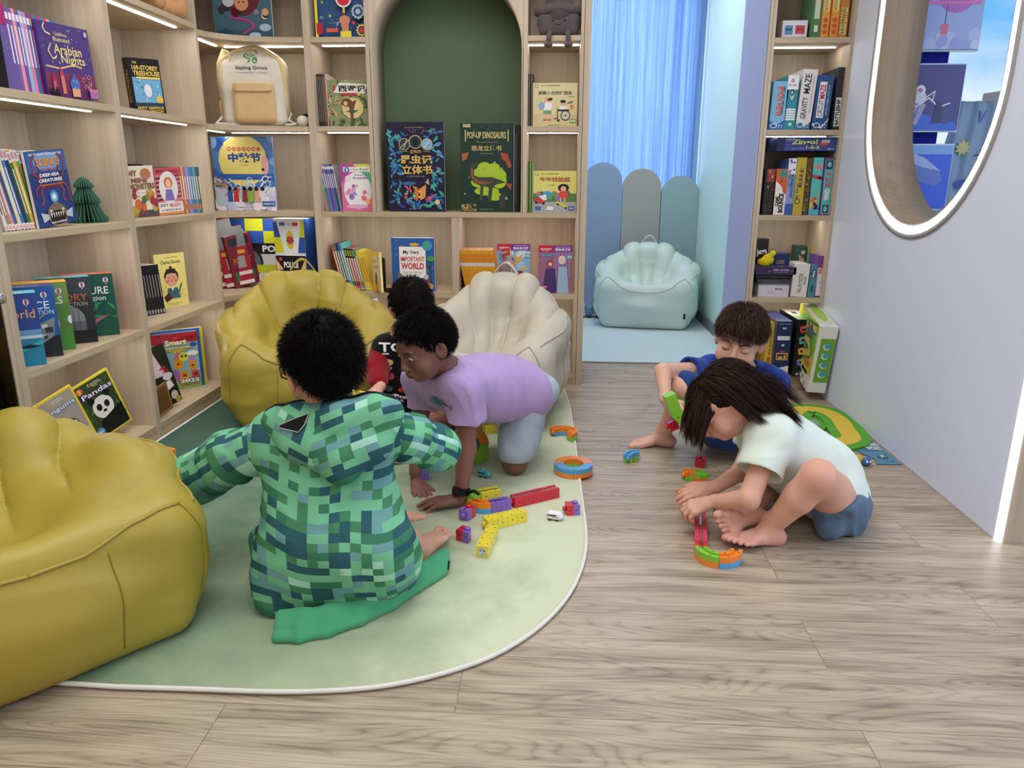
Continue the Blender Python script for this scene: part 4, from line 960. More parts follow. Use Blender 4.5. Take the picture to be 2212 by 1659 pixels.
# ---------------------------------------------------------------- boy in the green checked hoodie (seen from behind)
def green_boy():
    t = person('child in a green pixel-checked hooded jacket seen from behind, arms spread, sitting on the rug', (-.52, 1.58, .008))
    hd = A(697, 797, 1.655); nb = A(702, 895, 1.645); fw = nrm([-.58, .78, -.20]); up = nrm([-.03, -.10, 1])
    B = basis(fw, up); B = np.stack([B[:, 0], B[:, 1], B[:, 2]], 1)
    hl, hr = V3(-.595, 1.60, .095), V3(-.435, 1.62, .095); sl, sr = A(572, 945, 1.66), A(832, 925, 1.70)
    el, er = A(432, 1030, 1.70), A(942, 968, 1.80)
    wl, wr = V3(el[0]+.07, el[1]+.17, el[2]-.02), V3(er[0]-.04, er[1]+.15, er[2]-.05)
    S = Solid(); H = head(S, hd, B, 1.06, 'open'); S.cone(H.p((0, -.022, -.05)), nb, .040, .045, k=.02); S.cone(nb, nb-V3(0, 0, .05), .045, .05, k=.02)
    torso(S, hl, hr, sl, sr, nb)
    S.chain([sl, el, wl], [.036, .029, .020], .01); S.chain([sr, er, wr], [.036, .029, .020], .01)
    hand(S, wl+V3(.012, .02, 0), (.5, .8, -.35), (-.1, .4, .9), 1); hand(S, wr+V3(-.01, .02, 0), (-.3, .85, -.45), (0, .4, .9), -1)
    # crossed legs: right foot points out on the right
    kn_l, kn_r = V3(-.70, 1.86, .08), V3(-.46, 1.92, .075); al, ar_ = V3(-.50, 2.0, .05), A(905, 1195, 1.80)
    S.chain([hl, kn_l, al], [.060, .045, .026], .02); S.chain([hr, kn_r, ar_+V3(-.03, 0, .01)], [.060, .040, .026], .02)
    foot(S, A(898, 1185, 1.80)+V3(-.005, 0, .016), A(962, 1112, 1.95)-A(888, 1188, 1.80)+V3(0, 0, .0), (-.55, -.45, .7), -1, 1.05)
    foot(S, al, (.8, .5, 0), (0, 0, 1), 1, .95)
    S.mesh(.0055, [box_around([hd], .115)], .0025)
    W0(S.build('body', 'skin', t, face_colour(H, 'd9a48c', 'c9766c', '1c1410')))
    # hair: thick black, cropped high at the neck
    def side(q): x, y, z = q.T; return (z > .0+.75*(y-.02)) & (z > -.046) & ~((np.abs(x) > .052) & (y > -.045) & (z < .012)) & ~((z < -.01) & (y > -.045))
    K = Solid(); L = Local(K, H.o, H.B, H.k)
    L.ell((0, -.018, .036), (.079, .094, .084), k=0); L.ell((0, -.046, -.006), (.060, .056, .058), k=.03)
    K.cut(H.p((0, .062, .02)), H.B@V3(0, 1, -.45), .01); K.cut(H.p((0, -.03, -.052)), H.B@V3(0, .25, -1), .006); 
    K.cone(H.p((.096, .005, -.006)), H.p((.088, .0, -.07)), .036, .045, .01, 's'); K.cone(H.p((-.096, .005, -.006)), H.p((-.088, .0, -.07)), .036, .045, .01, 's')
    K.mesh(.0035); K.displace(lambda P: .0022*vnoise(P, 140, 3)); hair = W0(K.build('hair', 'hairmat', t, '0c0a0c'))
    h2 = grow_hair(K, H, hair, 8000, .019, (0, -.05, .11), side, 11, '060506', '141115', wid=.0006, steps=5, lift=.42, grav=.05, rand=.5, name='hair_strands', offs=.002, up=.25)
    # jacket
    J = Solid(); g = .022
    torso(J, V3(-.60, 1.585, .12), V3(-.42, 1.60, .12), sl+V3(.022, .0, -.012), sr+V3(-.022, 0, -.012), nb-V3(0, .0, .05), .026, .06, 1.05, 1.12)
    ctr = V3(-.515, 1.60, 0)
    sk = [A(604, 1348, 1.495), A(700, 1322, 1.515), A(780, 1276, 1.56), A(850, 1225, 1.615), A(890, 1190, 1.67)]   # hem on the rug
    for a, b in zip(sk[:-1], sk[1:]):
        a = np.array([a[0], a[1]+.02, .022]); b = np.array([b[0], b[1]+.02, .022])
        J.cone(a, b, .016, .016, k=.03)
        J.cone((a+b)/2, V3((a+b)[0]/2*.75-.515*.25, 1.56, .17), .03, .07, k=.06)
    J.cone(V3(-.66, 1.53, .04), V3(-.60, 1.60, .22), .035, .07, k=.05); J.cone(V3(-.40, 1.67, .06), V3(-.44, 1.62, .24), .035, .065, k=.05)
    J.cone(V3(-.64, 1.56, .05), V3(-.70, 1.66, .12), .04, .05, k=.05)
    J.cone(nb+V3(0, .01, .0), nb+V3(0, .015, .09), .046, .050, .012, 's'); J.cut((0, 0, .009), (0, 0, -1), .003)
    J.mesh(.0045)
    vn = folds(.0075, [(1, .3, .1), (0, 1, .2), (.25, .1, 1)], (13, 9, 5), 4); fz = folds(.003, [(1, .8, .6), (0, 1, .2), (-.5, .1, 1)], (30, 20, 16), 8)
    J.displace(lambda P: (vn(P)+fz(P))*np.clip((P[:, 2]-.02)*12, 0, 1))
    def uv(P, C):
        x, y, z = P.T; return np.stack([x+.012*np.sin(z*9)+.25*(y-1.5), z+.012*np.sin(x*13+1)+.006*np.sin(x*31)], 1)
    sleeves = []
    for q, (s_, e_, w_, r_) in enumerate(((sl, el, wl, (.060, .060, .062, .044)), (sr, er, wr, (.056, .054, .052, .040)))):
        Q = Solid(); i_ = V3(.035, 0, -.01) if q == 0 else V3(-.035, 0, -.01); Q.chain([s_+i_, (s_+e_)/2, e_, (e_*.45+w_*.55)], r_, .035); Q.cone(e_*.5+w_*.5, w_, .034, .03, .004, 's'); Q.mesh(.0045)
        d_ = nrm(e_-s_); f_ = folds(.0065, [d_, (0, 0, 1), (0, 1, 0)], (24, 9, 9), 9+q); Q.displace(f_)
        def uvs(P, C, s_=s_, d_=d_, q=q):
            r = P-s_; a = r@d_; r = r-a[:, None]*d_; return np.stack([3+5*q+a, 5+r[:, 1]*.8+r[:, 2]*1.05], 1)
        sleeves.append((Q, uvs))
    HD = Solid()
    pl = [A(592, 912, 1.63), A(640, 965, 1.575), A(738, 1012, 1.545), A(815, 965, 1.59), A(846, 893, 1.67)]
    HD.chain(pl, [.022, .026, .028, .026, .022], .03)
    HD.chain([A(622, 925, 1.60), A(690, 965, 1.56), A(735, 975, 1.555), A(785, 950, 1.58), A(825, 905, 1.64)], [.028, .030, .032, .030, .028], .035)
    HD.chain([A(590, 912, 1.66), A(650, 905, 1.60), A(735, 903, 1.575), A(805, 890, 1.60), A(842, 885, 1.69)], [.024, .031, .034, .031, .024], .035)
    HD.chain([A(578, 915, 1.69), A(590, 925, 1.74), A(610, 930, 1.79)], [.02, .02, .016], .02); HD.chain([A(843, 885, 1.70), A(838, 890, 1.76), A(800, 905, 1.80)], [.02, .02, .016], .02)
    HD.cone(nb+V3(0, .015, -.03), nb+V3(0, .02, .12), .046, .056, .010, 's')
    HD.mesh(.0042); HD.displace(folds(.006, [(1, 0, .9), (0, 1, 0), (-.9, 0, 1)], (9, 10, 22), 77))
    def uvh(P, C):
        x, y, z = P.T; sg = np.sign(C[:, 0]+.53); return np.stack([8+sg*2+sg*x*.9+.25*z, 8+z*1.0-.45*np.abs(x+.53)+.3*y], 1)
    m, N, L, P = newmat('pixel_jersey')
    un = N.new('ShaderNodeUVMap'); un.uv_map = 'pattern'; mp = N.new('ShaderNodeMapping'); mp.inputs['Scale'].default_value = (41, 54, 1); L.new(un.outputs[0], mp.inputs[0])
    fl = N.new('ShaderNodeVectorMath'); fl.operation = 'FLOOR'; L.new(mp.outputs[0], fl.inputs[0])
    wn = N.new('ShaderNodeTexWhiteNoise'); wn.noise_dimensions = '2D'; L.new(fl.outputs[0], wn.inputs[0])
    # some cells join sideways with their neighbour
    ms = N.new('ShaderNodeVectorMath'); ms.operation = 'MULTIPLY'; ms.inputs[1].default_value = (.5, 1, 1); L.new(mp.outputs[0], ms.inputs[0]); f2 = N.new('ShaderNodeVectorMath'); f2.operation = 'FLOOR'; L.new(ms.outputs[0], f2.inputs[0])
    w2 = N.new('ShaderNodeTexWhiteNoise'); w2.noise_dimensions = '2D'; L.new(f2.outputs[0], w2.inputs[0])
    gt = N.new('ShaderNodeMath'); gt.operation = 'GREATER_THAN'; gt.inputs[1].default_value = .62; L.new(w2.outputs[0], gt.inputs[0])
    mx = N.new('ShaderNodeMix'); L.new(gt.outputs[0], mx.inputs[0]); L.new(wn.outputs[0], mx.inputs[2]); L.new(w2.outputs[0], mx.inputs[3])
    r = N.new('ShaderNodeValToRGB'); r.color_ramp.interpolation = 'CONSTANT'; e = r.color_ramp.elements
    e[0].position = 0; e[0].color = (*srgb('74bd94'), 1); e[1].position = .40; e[1].color = (*srgb('488660'), 1)
    for p_, c_ in ((.62, '2f5d66'), (.73, '6c9fa0'), (.83, '74bd94'), (.90, '3c7c60'), (.955, 'a6dcc6')): x = e.new(p_); x.color = (*srgb(c_), 1)
    L.new(mx.outputs[0], r.inputs[0]); L.new(r.outputs[0], P.inputs['Base Color']); P.inputs['Roughness'].default_value = .85; P.inputs['Specular IOR Level'].default_value = .2
    jk = W0(J.build('hooded_jacket', 'pixel_jersey', t, 'ffffff', uv))
    for Q, u_ in sleeves: W0(Q.build('sleeve', 'pixel_jersey', t, 'ffffff', u_))
    W0(HD.build('hood', 'pixel_jersey', t, 'ffffff', uvh))
    # plain green hem band, black zip edge of the hood
    lo = [(592, 1378), (640, 1378), (700, 1366), (770, 1342), (840, 1308), (900, 1270), (955, 1234)]; Pl = [at(x, y, Z=.02)+V3(.004, .004, -.001) for x, y in lo]
    HB = Solid(); HB.chain(Pl, [.0115]*7, .012); HB.chain([p_+V3(.0, .022, .014) for p_ in Pl], [.014]*7, .016); HB.chain([p_+V3(-.004, .045, .026) for p_ in Pl], [.014]*7, .016); HB.cut((0, 0, .0092), (0, 0, -1), .002); HB.mesh(.004); HB.displace(folds(.002, [(1, 0, 0), (0, 1, 0), (0, 0, 1)], (20, 9, 9), 4)); W0(HB.build('hem_band', 'cloth', t, '4ea477'))
    b = MB(); b.tube([Pl[-1]+V3(-.01, .03, .030), Pl[-1]+V3(.012, .012, .018), Pl[-1]+V3(.010, -.004, .004)], .003, '18181a'); W0(b.build('zip_end', 'cloth', t))
    z = [A(568, 918, 1.68), A(590, 905, 1.655), A(640, 888, 1.615), A(700, 876, 1.60), A(745, 871, 1.598), A(800, 864, 1.615), A(838, 868, 1.665), A(850, 885, 1.72)]
    b = MB(); q = HD.project(z, .002); zz = []
    for i in range(len(q)-1): zz += [q[i]*(1-t_)+q[i+1]*t_ for t_ in (0, .33, .67)]
    zz = HD.project(zz+[q[-1]], .001); b.tube(zz, .0065, '101012', 8); W0(b.build('zip_edge', 'cloth', t))
    b = MB(); poly = [(606, 918), (640, 902), (668, 893), (658, 918), (645, 934), (604, 924)]; g_ = [((1-u_)*poly[i][0]+u_*poly[(i+1) % 6][0], (1-u_)*poly[i][1]+u_*poly[(i+1) % 6][1]) for i in range(6) for u_ in (0, .5)]
    cc = (sum(p[0] for p in g_)/12, sum(p[1] for p in g_)/12); g2 = g_+[((p[0]+cc[0])/2, (p[1]+cc[1])/2) for p in g_]+[cc]
    q, _ = HD.march([A(x, y, 1.5) for x, y in g2], None, .0025); b.add(q, [(i, (i+1) % 12, 12+(i+1) % 12, 12+i) for i in range(12)]+[(12+i, 12+(i+1) % 12, 24) for i in range(12)], '17181a'); b.tube(list(q[:12]), .0013, 'b8c0c0', 5, closed=True); W0(b.build('mesh_patch', 'cloth', t))
    # glasses temple and corner of the frame at the left
    b = MB(); b.tube([H.p((-.079, .0, .004)), H.p((-.076, .045, .008)), H.p((-.070, .082, .008))], .0022, '20242c'); b.tube([H.p((-.068+.0, .088, .017)), H.p((-.030, .1, .020)), H.p((-.006, .103, .010)), H.p((-.018, .1, -.014)), H.p((-.05, .095, -.016)), H.p((-.068, .088, -.004))], .0022, '20242c', closed=True)
    b.tube([H.p((.079, .0, .004)), H.p((.076, .045, .008)), H.p((.068, .086, .01))], .0022, '20242c'); b.tube([H.p((.068, .088, .017)), H.p((.030, .1, .020)), H.p((.006, .103, .010)), H.p((.018, .1, -.014)), H.p((.05, .095, -.016)), H.p((.068, .088, -.004))], .0022, '20242c', closed=True)
    W0(b.build('glasses', 'plastic', t))
    # dark shorts
    G = Solid(); G.cone(hl, hr, .068, k=.03); G.cone(hl, hl*.35+kn_l*.65, .068, .060, k=.03); G.cone(hr, hr*.35+kn_r*.65, .068, .060, k=.03); G.cut((0, 0, .010), (0, 0, -1)); G.mesh(.008); W0(G.build('shorts', 'cloth', t, '2c3440'))
    return t
green_boy()

# ---------------------------------------------------------------- boy in the lilac T-shirt, on hands and knee
def lilac_boy():
    t = person('child in a lilac T-shirt and denim shorts crawling on hands and knee', (-.2, 2.3, .008))
    hd = A(918, 747, 2.14); fw = nrm([-.66, -.62, -.36]); up = nrm([-.25, -.25, .93]); B = basis(fw, up)
    sl, sr = A(1003, 838, 2.16), A(915, 820, 2.36); nb = A(965, 800, 2.22); hl, hr = A(1140, 845, 2.47), A(1105, 825, 2.62)
    S = Solid(); H = head(S, hd, B, .93, 'open', smile=1)
    S.cone(H.p((0, -.02, -.045)), nb, .037, .040, k=.02); S.cone(nb, (sl+sr)/2, .04, .045, k=.02)
    torso(S, hl, hr, sl, sr, nb)
    e1, w1 = A(1008, 968, 2.16), A(996, 1062, 2.125); e2, w2 = A(903, 945, 2.33), A(897, 1030, 2.27)
    w1[2] = max(w1[2], .055); w2[2] = .06
    S.chain([sl, e1, w1], [.035, .030, .0205], .01); S.chain([sr, e2, w2], [.034, .028, .020], .01)
    h1 = hand(S, w1+V3(-.014, -.006, -.026), (-1, -.12, -.10), (-.12, -.05, 1), 1, 1.0, (10, 8, 10, 14), 9, (50, 5))
    h2 = hand(S, w2+V3(.004, -.006, -.03), (.42, -.85, -.28), (.1, -.2, 1), -1, .95, (12, 12, 14, 18), 8, (50, 5))
    k1, a1 = A(1112, 1000, 2.41), V3(-.10, 2.70, .05); k1[2] = .052
    k2, a2 = A(935, 925, 2.56), V3(-.42, 2.82, .05)
    S.chain([hl, k1, a1], [.062, .043, .026], .015); S.chain([hr, k2, a2], [.060, .043, .026], .015)
    foot(S, a1, (.1, 1, -.12), (0, .2, -1), 1, .95); foot(S, a2, (.1, 1, -.12), (0, .2, -1), -1, .95)
    S.mesh(.0055, [box_around([hd], .12), box_around(h1.tips+[w1], .02), box_around(h2.tips+[w2], .02)], .0022)
    tp = np.array(h1.tips+h2.tips)
    def ex(P, blend):
        d = np.linalg.norm(P[:, None]-tp[None], axis=2).min(1); blend(np.clip(1.3-d/.012, 0, 1)*.5, np.array(srgb('c79a8a')))
    W0(S.build('body', 'skin', t, face_colour(H, '80574a', '6e3f3c', '140c0a', ex)))
    W0(eyes_mesh(H, t, (-.28, 1, -.24)))
    def side(q): x, y, z = q.T; return (z > .045+1.3*(y-.045)) & (z > -.030) & ~((np.abs(x) > .058) & (y > -.022) & (z < .012)) | ((np.abs(x) > .066) & (y > .006) & (y < .026) & (z > -.016))
    K = Solid(); L = Local(K, H.o, H.B, H.k)
    L.ell((0, -.016, .036), (.0745, .091, .081), k=0); L.ell((0, -.040, .0), (.066, .064, .058), k=.03); L.ell((0, .036, .072), (.050, .042, .028), k=.02)
    K.cut(H.p((0, .068, .052)), H.B@V3(0, 1, -.55), .012); K.cut(H.p((0, -.03, -.042)), H.B@V3(0, .25, -1), .006)
    for q in (-1, 1): K.cone(H.p((q*.093, -.002, -.004)), H.p((q*.09, .01, -.07)), .026, .04, .01, 's'); K.ell(H.p((q*.045, .09, -.01)), np.array([.05, .05, .045]), H.B, .01, 's'); 
    K.mesh(.0035); K.displace(lambda P: .003*vnoise(P, 110, 5)); hair = W0(K.build('hair', 'hairmat', t, '0a0808'))
    grow_hair(K, H, hair, 7000, .015, (.01, -.05, .11), side, 21, '080606', '141010', wid=.0006, steps=6, lift=.02, grav=.15, rand=.4, name='hair_strands', offs=.002)
    # T-shirt
    J = Solid(); torso(J, hl+V3(.01, 0, .0), hr+V3(.01, 0, 0), sl, sr, nb, .018, .05, 1.1, 1.08)
    J.cone(hl+V3(-.03, -.02, -.025), A(1050, 865, 2.32), .055, .06, k=.05); J.cone(hr+V3(0, 0, -.02), sr, .06, .055, k=.05)
    c1 = sl*.42+e1*.58; J.chain([sl, c1], [.053, .060], .03); c2 = sr*.45+e2*.55; J.chain([sr, c2], [.048, .050], .03)
    J.cone(c1+(e1-sl)*.02, e1, .041, .044, .006, 's'); J.cone(c2+(e2-sr)*.02, e2, .034, .036, .006, 's'); d1, d2 = nrm(e1-sl), nrm(e2-sr)
    J.cone(c1+d1*.045, c1+d1*.12, .075, .085, .008, 's'); J.cone(c2+d2*.04, c2+d2*.12, .065, .075, .008, 's')
    ax = nrm((hl+hr)/2-(sl+sr)/2); J.cut((hl+hr)/2-ax*.02, ax+V3(0, 0, .25), .008); J.cone(H.p((0, -.02, -.06)), nb+V3(.0, 0, -.006), .046, .050, .006, 's')
    J.mesh(.004)
    f1 = folds(.0085, [ax+V3(0, 0, .35), (0, .3, 1), (0, 1, 0)], (15, 5, 5), 12); f3 = folds(.004, [ax+V3(0, 0, .5), (0, .3, 1), (0, 1, 0)], (34, 10, 8), 2)
    J.displace(lambda P: f1(P)+f3(P)*.7)
    sh = W0(J.build('t_shirt', 'cloth', t, 'af97c8'))
    # printed patch low on the chest
    b = MB(); Mx = frame(A(922, 890, 2.0), (1, 0, 0), (0, 0, 1)); items = [('e', .5, .5, .46, .46, 'eef2f6'), ('p', [(.1, .6), (.4, .35), (.9, .1), (.95, .3), (.55, .6), (.2, .8)], '3c7c96'), ('p', [(.3, .5), (.55, .38), (.9, .2), (.6, .5)], '1f3e58'), ('o', .35, .66, .07, '10181c')]
    add_art(b, items, .075, .06, Mx, .0, 0)
    lay = np.concatenate([np.full(len(v), i) for i, (v, f, c) in enumerate(art_polys(items, .075, .06))]); drape(b, J, lay); W0(b.build('chest_print', 'print', t))
    # shorts
    G = Solid(); G.cone(hl, hr, .070, k=.03); G.chain([hl+V3(.012, 0, -.005), hl*.3+k1*.7, k1+V3(0, -.002, .035)], [.074, .066, .060], .03)
    G.chain([hr, hr*.35+k2*.65], [.072, .062], .03); G.cone(hl+V3(.055, -.0, .0), hr+V3(.05, 0, .0), .052, k=.03)
    G.cone(k1+V3(0, 0, .02), k1+V3(0, 0, -.05), .050, .060, .004, 's'); G.cone(k1+V3(-.0, -.0, -.055), k1+V3(0, .0, -.09), .09, k=.004, op='s'); G.cut(k1+V3(0, 0, -.004), (.0, .0, -1), .004)
    d2 = nrm(k2-hr); G.cone(hr*.3+k2*.7+d2*.05, k2+d2*.1, .075, .08, .004, 's')
    G.mesh(.005); G.displace(folds(.006, [(1, 0, .4), (0, 1, 0), (-.3, 0, 1)], (14, 9, 10), 31)); gs = W0(G.build('shorts', 'denim', t, 'a9b9c8'))
    b = MB(); d = None
    q, k_ = G.march([A(x, y, 2.1) for x, y in ((1180, 850), (1184, 890), (1172, 930), (1160, 960), (1150, 1000))], d, .0005); q = q[k_] if k_.sum() > 2 else q[:0]; len(q) and b.tube(q, .0012, '7f90a4', 5)
    q, k_ = G.march([A(x, y, 2.1) for x, y in ((1085, 1000), (1100, 1006), (1120, 1010), (1140, 1008), (1154, 1000))], d, .0005); q = q[k_] if k_.sum() > 2 else q[:0]; len(q) and b.tube(q, .0012, 'c4d0da', 5)
    q, k_ = G.march([A(x, y, 2.1) for x, y in ((1112, 900), (1135, 906), (1160, 890), (1178, 868))], d, .0005); q = q[k_] if k_.sum() > 2 else q[:0]; len(q) and b.tube(q, .0012, '7f90a4', 5); W0(b.build('stitching', 'cloth', gs))
    # black sports watch
    d = nrm(w1-e1); Bm = basis(d, (-.4, -.9, .1)); b = MB(); c = w1-d*.002
    ring = [c+Bm@V3(.0255*math.cos(a), 0, .0245*math.sin(a)) for a in [2*math.pi*i/28 for i in range(28)]]
    for dy in (-.008, -.004, 0, .004, .008): b.tube([p+d*dy for p in ring], .0034, '0c0c0e', 8, closed=True)
    wt = W0(b.build('watch_strap', 'matte', t)); b = MB(); Mm = Matrix(np.vstack([np.hstack([Bm, (c+Bm@V3(0, 0, .0265))[:, None]]), [0, 0, 0, 1]]).tolist())
    b.box(-.012, -.015, -.004, .012, .015, .004, '050506', M=Mm); W0(b.build('watch_face', 'plastic', t, bevel=.003))
    b = MB(); e0 = c+Bm@V3(-.024, 0, .006); b.tube([e0+V3(.0, -.004, .0), e0+V3(.022, -.012, .012), e0+V3(.040, -.02, .004)], .005, '0c0c0e'); W0(b.build('strap_end', 'matte', t))
    return t
lilac_boy()

# ---------------------------------------------------------------- boy in the blue T-shirt
def blue_boy():
    t = person('child in a mottled blue T-shirt sitting on the wood floor holding a green toy track', (.66, 2.82, 0))
    hd = A(1597, 736, 2.73); fw = nrm([-.36, -.90, -.19]); up = nrm([.03, -.3, .9]); B = basis(fw, up)
    nb = A(1618, 822, 2.83); sr, sl = A(1535, 800, 2.80), A(1672, 830, 2.86); hr, hl = V3(.68, 2.90, .085), V3(.83, 2.95, .085)
    S = Solid(); H = head(S, hd, B, 1.1, 'closed'); H.closed = True
    S.cone(H.p((0, -.02, -.05)), nb, .036, .040, k=.02); torso(S, hl, hr, sl, sr, nb)
    e1 = A(1432, 802, 2.62); w1 = A(1437, 862, 2.53); e2, w2 = A(1645, 925, 2.66), A(1540, 928, 2.48)
    S.chain([sr, e1, w1], [.034, .029, .0195], .01); S.chain([sl, e2, w2], [.034, .028, .020], .01)
    h1 = hand(S, w1+V3(.006, -.012, -.006), (.62, -.45, -.62), (-.55, -.75, .2), -1, .92, (38, 42, 45, 50), 5, (35, 45))
    h2 = hand(S, w2+V3(-.01, -.02, .0), (-1, -.3, .05), (.1, -.5, -.8), 1, .92, (8, 8, 10, 14), 12, (50, 10))
    k1, a1 = A(1478, 838, 2.62), A(1432, 938, 2.735); k2, a2 = V3(.60, 2.62, .10), V3(.80, 2.55, .06)
    S.chain([hr, k1, a1], [.062, .044, .027], .015); S.chain([hl, k2, a2], [.062, .044, .027], .015)
    f1 = foot(S, a1+V3(0, 0, .0), (-1, .02, -.02), (0, -.12, 1), -1, .95); foot(S, a2, (.6, -.6, 0), (0, 0, 1), 1, .9)
    S.mesh(.0055, [box_around([hd], .12), box_around(h1.tips+[w1], .015), box_around(h2.tips+[w2], .015), box_around([f1.p((-.03, .05, -.05)), f1.p((.03, .13, -.03))], .012)], .0022)
    W0(S.build('body', 'skin', t, face_colour(H, 'dcae9a', 'c87f76', '3a2a24')))
    W0(eyes_mesh(H, t, (0, 1, -.9), '3a2a20'))
    def side(q): x, y, z = q.T; return (z > .034+.9*(y-.05)) & (z > -.03) & ~((np.abs(x) > .052) & (y > -.028) & (z < .018))
    K = Solid(); L = Local(K, H.o, H.B, H.k)
    L.ell((0, -.016, .038), (.077, .093, .082), k=0); L.ell((0, -.040, .0), (.066, .062, .055), k=.03); L.ell((0, .040, .062), (.056, .047, .034), k=.02)
    K.cut(H.p((0, .080, .030)), H.B@V3(0, 1, -.9), .008); K.cut(H.p((0, -.03, -.042)), H.B@V3(0, .25, -1), .006)
    for q in (-1, 1): K.cone(H.p((q*.093, -.002, -.004)), H.p((q*.09, .01, -.07)), .026, .04, .01, 's')
    K.mesh(.0035); K.displace(lambda P: .003*vnoise(P, 110, 8)); hair = W0(K.build('hair', 'hairmat', t, '3a2b27'))
    grow_hair(K, H, hair, 6500, .030, (.01, -.045, .11), side, 33, '2f221f', '6d564d', wid=.0008, steps=8, lift=.16, grav=.22, rand=.45, name='hair_strands', offs=.003, lmod=lambda q: np.where((np.abs(q[:, 0]) > .046) & (q[:, 2] < .04), .45, .95))
    J = Solid(); torso(J, hl+V3(0, 0, .03), hr+V3(0, 0, .03), sl, sr, nb-V3(0, 0, .01), .014, .05, 1.1, 1.08)
    c1 = sr*.5+e1*.5; c2 = sl*.45+e2*.55; J.chain([sr, c1], [.050, .052], .03); J.chain([sl, c2], [.052, .052], .03)
    for c_, s_, e_ in ((c1, sr, e1), (c2, sl, e2)):
        d = nrm(e_-s_); J.cone(c_+d*.01, e_, .040, .045, .005, 's'); J.cone(c_+d*.042, c_+d*.12, .065, .08, .008, 's')
    J.cone(H.p((0, -.015, -.06)), nb+V3(0, 0, .01), .044, .047, .006, 's'); J.mesh(.004)
    J.displace(folds(.006, [(1, 0, .3), (0, 1, 0), (0, .2, 1)], (14, 9, 9), 40))
    cA, cB, cC = [np.array(srgb(c)) for c in ('1f3f9e', '2f5cc4', '12296e')]
    def bc(P):
        n = vnoise(P, (60, 60, 22), 3)[:, None]*.7+vnoise(P, (130, 130, 40), 6)[:, None]*.5; return cA*(1-np.abs(n))+np.where(n > 0, cB, cC)*np.abs(n)
    W0(J.build('t_shirt', 'cloth', t, bc))
    b = MB(); ring = [nb+V3(.046*math.cos(a), .046*math.sin(a), .004-.012*math.sin(a)*-1) for a in [2*math.pi*i/24 for i in range(24)]]
    q = J.project(ring, .0); b.tube(q, .0045, '16307e', 8, closed=True); W0(b.build('collar', 'cloth', t))
    G = Solid(); G.cone(hl, hr, .072, k=.03); G.chain([hr, hr*.45+k1*.55, k1+V3(.012, .01, .004)], [.070, .066, .055], .03); G.chain([hl, hl*.3+k2*.7, k2], [.070, .064, .056], .03)
    G.cone(k2, a2*.4+k2*.6, .055, .045, k=.02)
    G.cut((0, 0, .002), (0, 0, -1)); G.mesh(.006); G.displace(folds(.005, [(1, 0, 0), (0, 1, 0), (0, 0, 1)], (14, 12, 10), 44)); W0(G.build('shorts', 'cloth', t, '23407a'))
    return t
blue_boy()

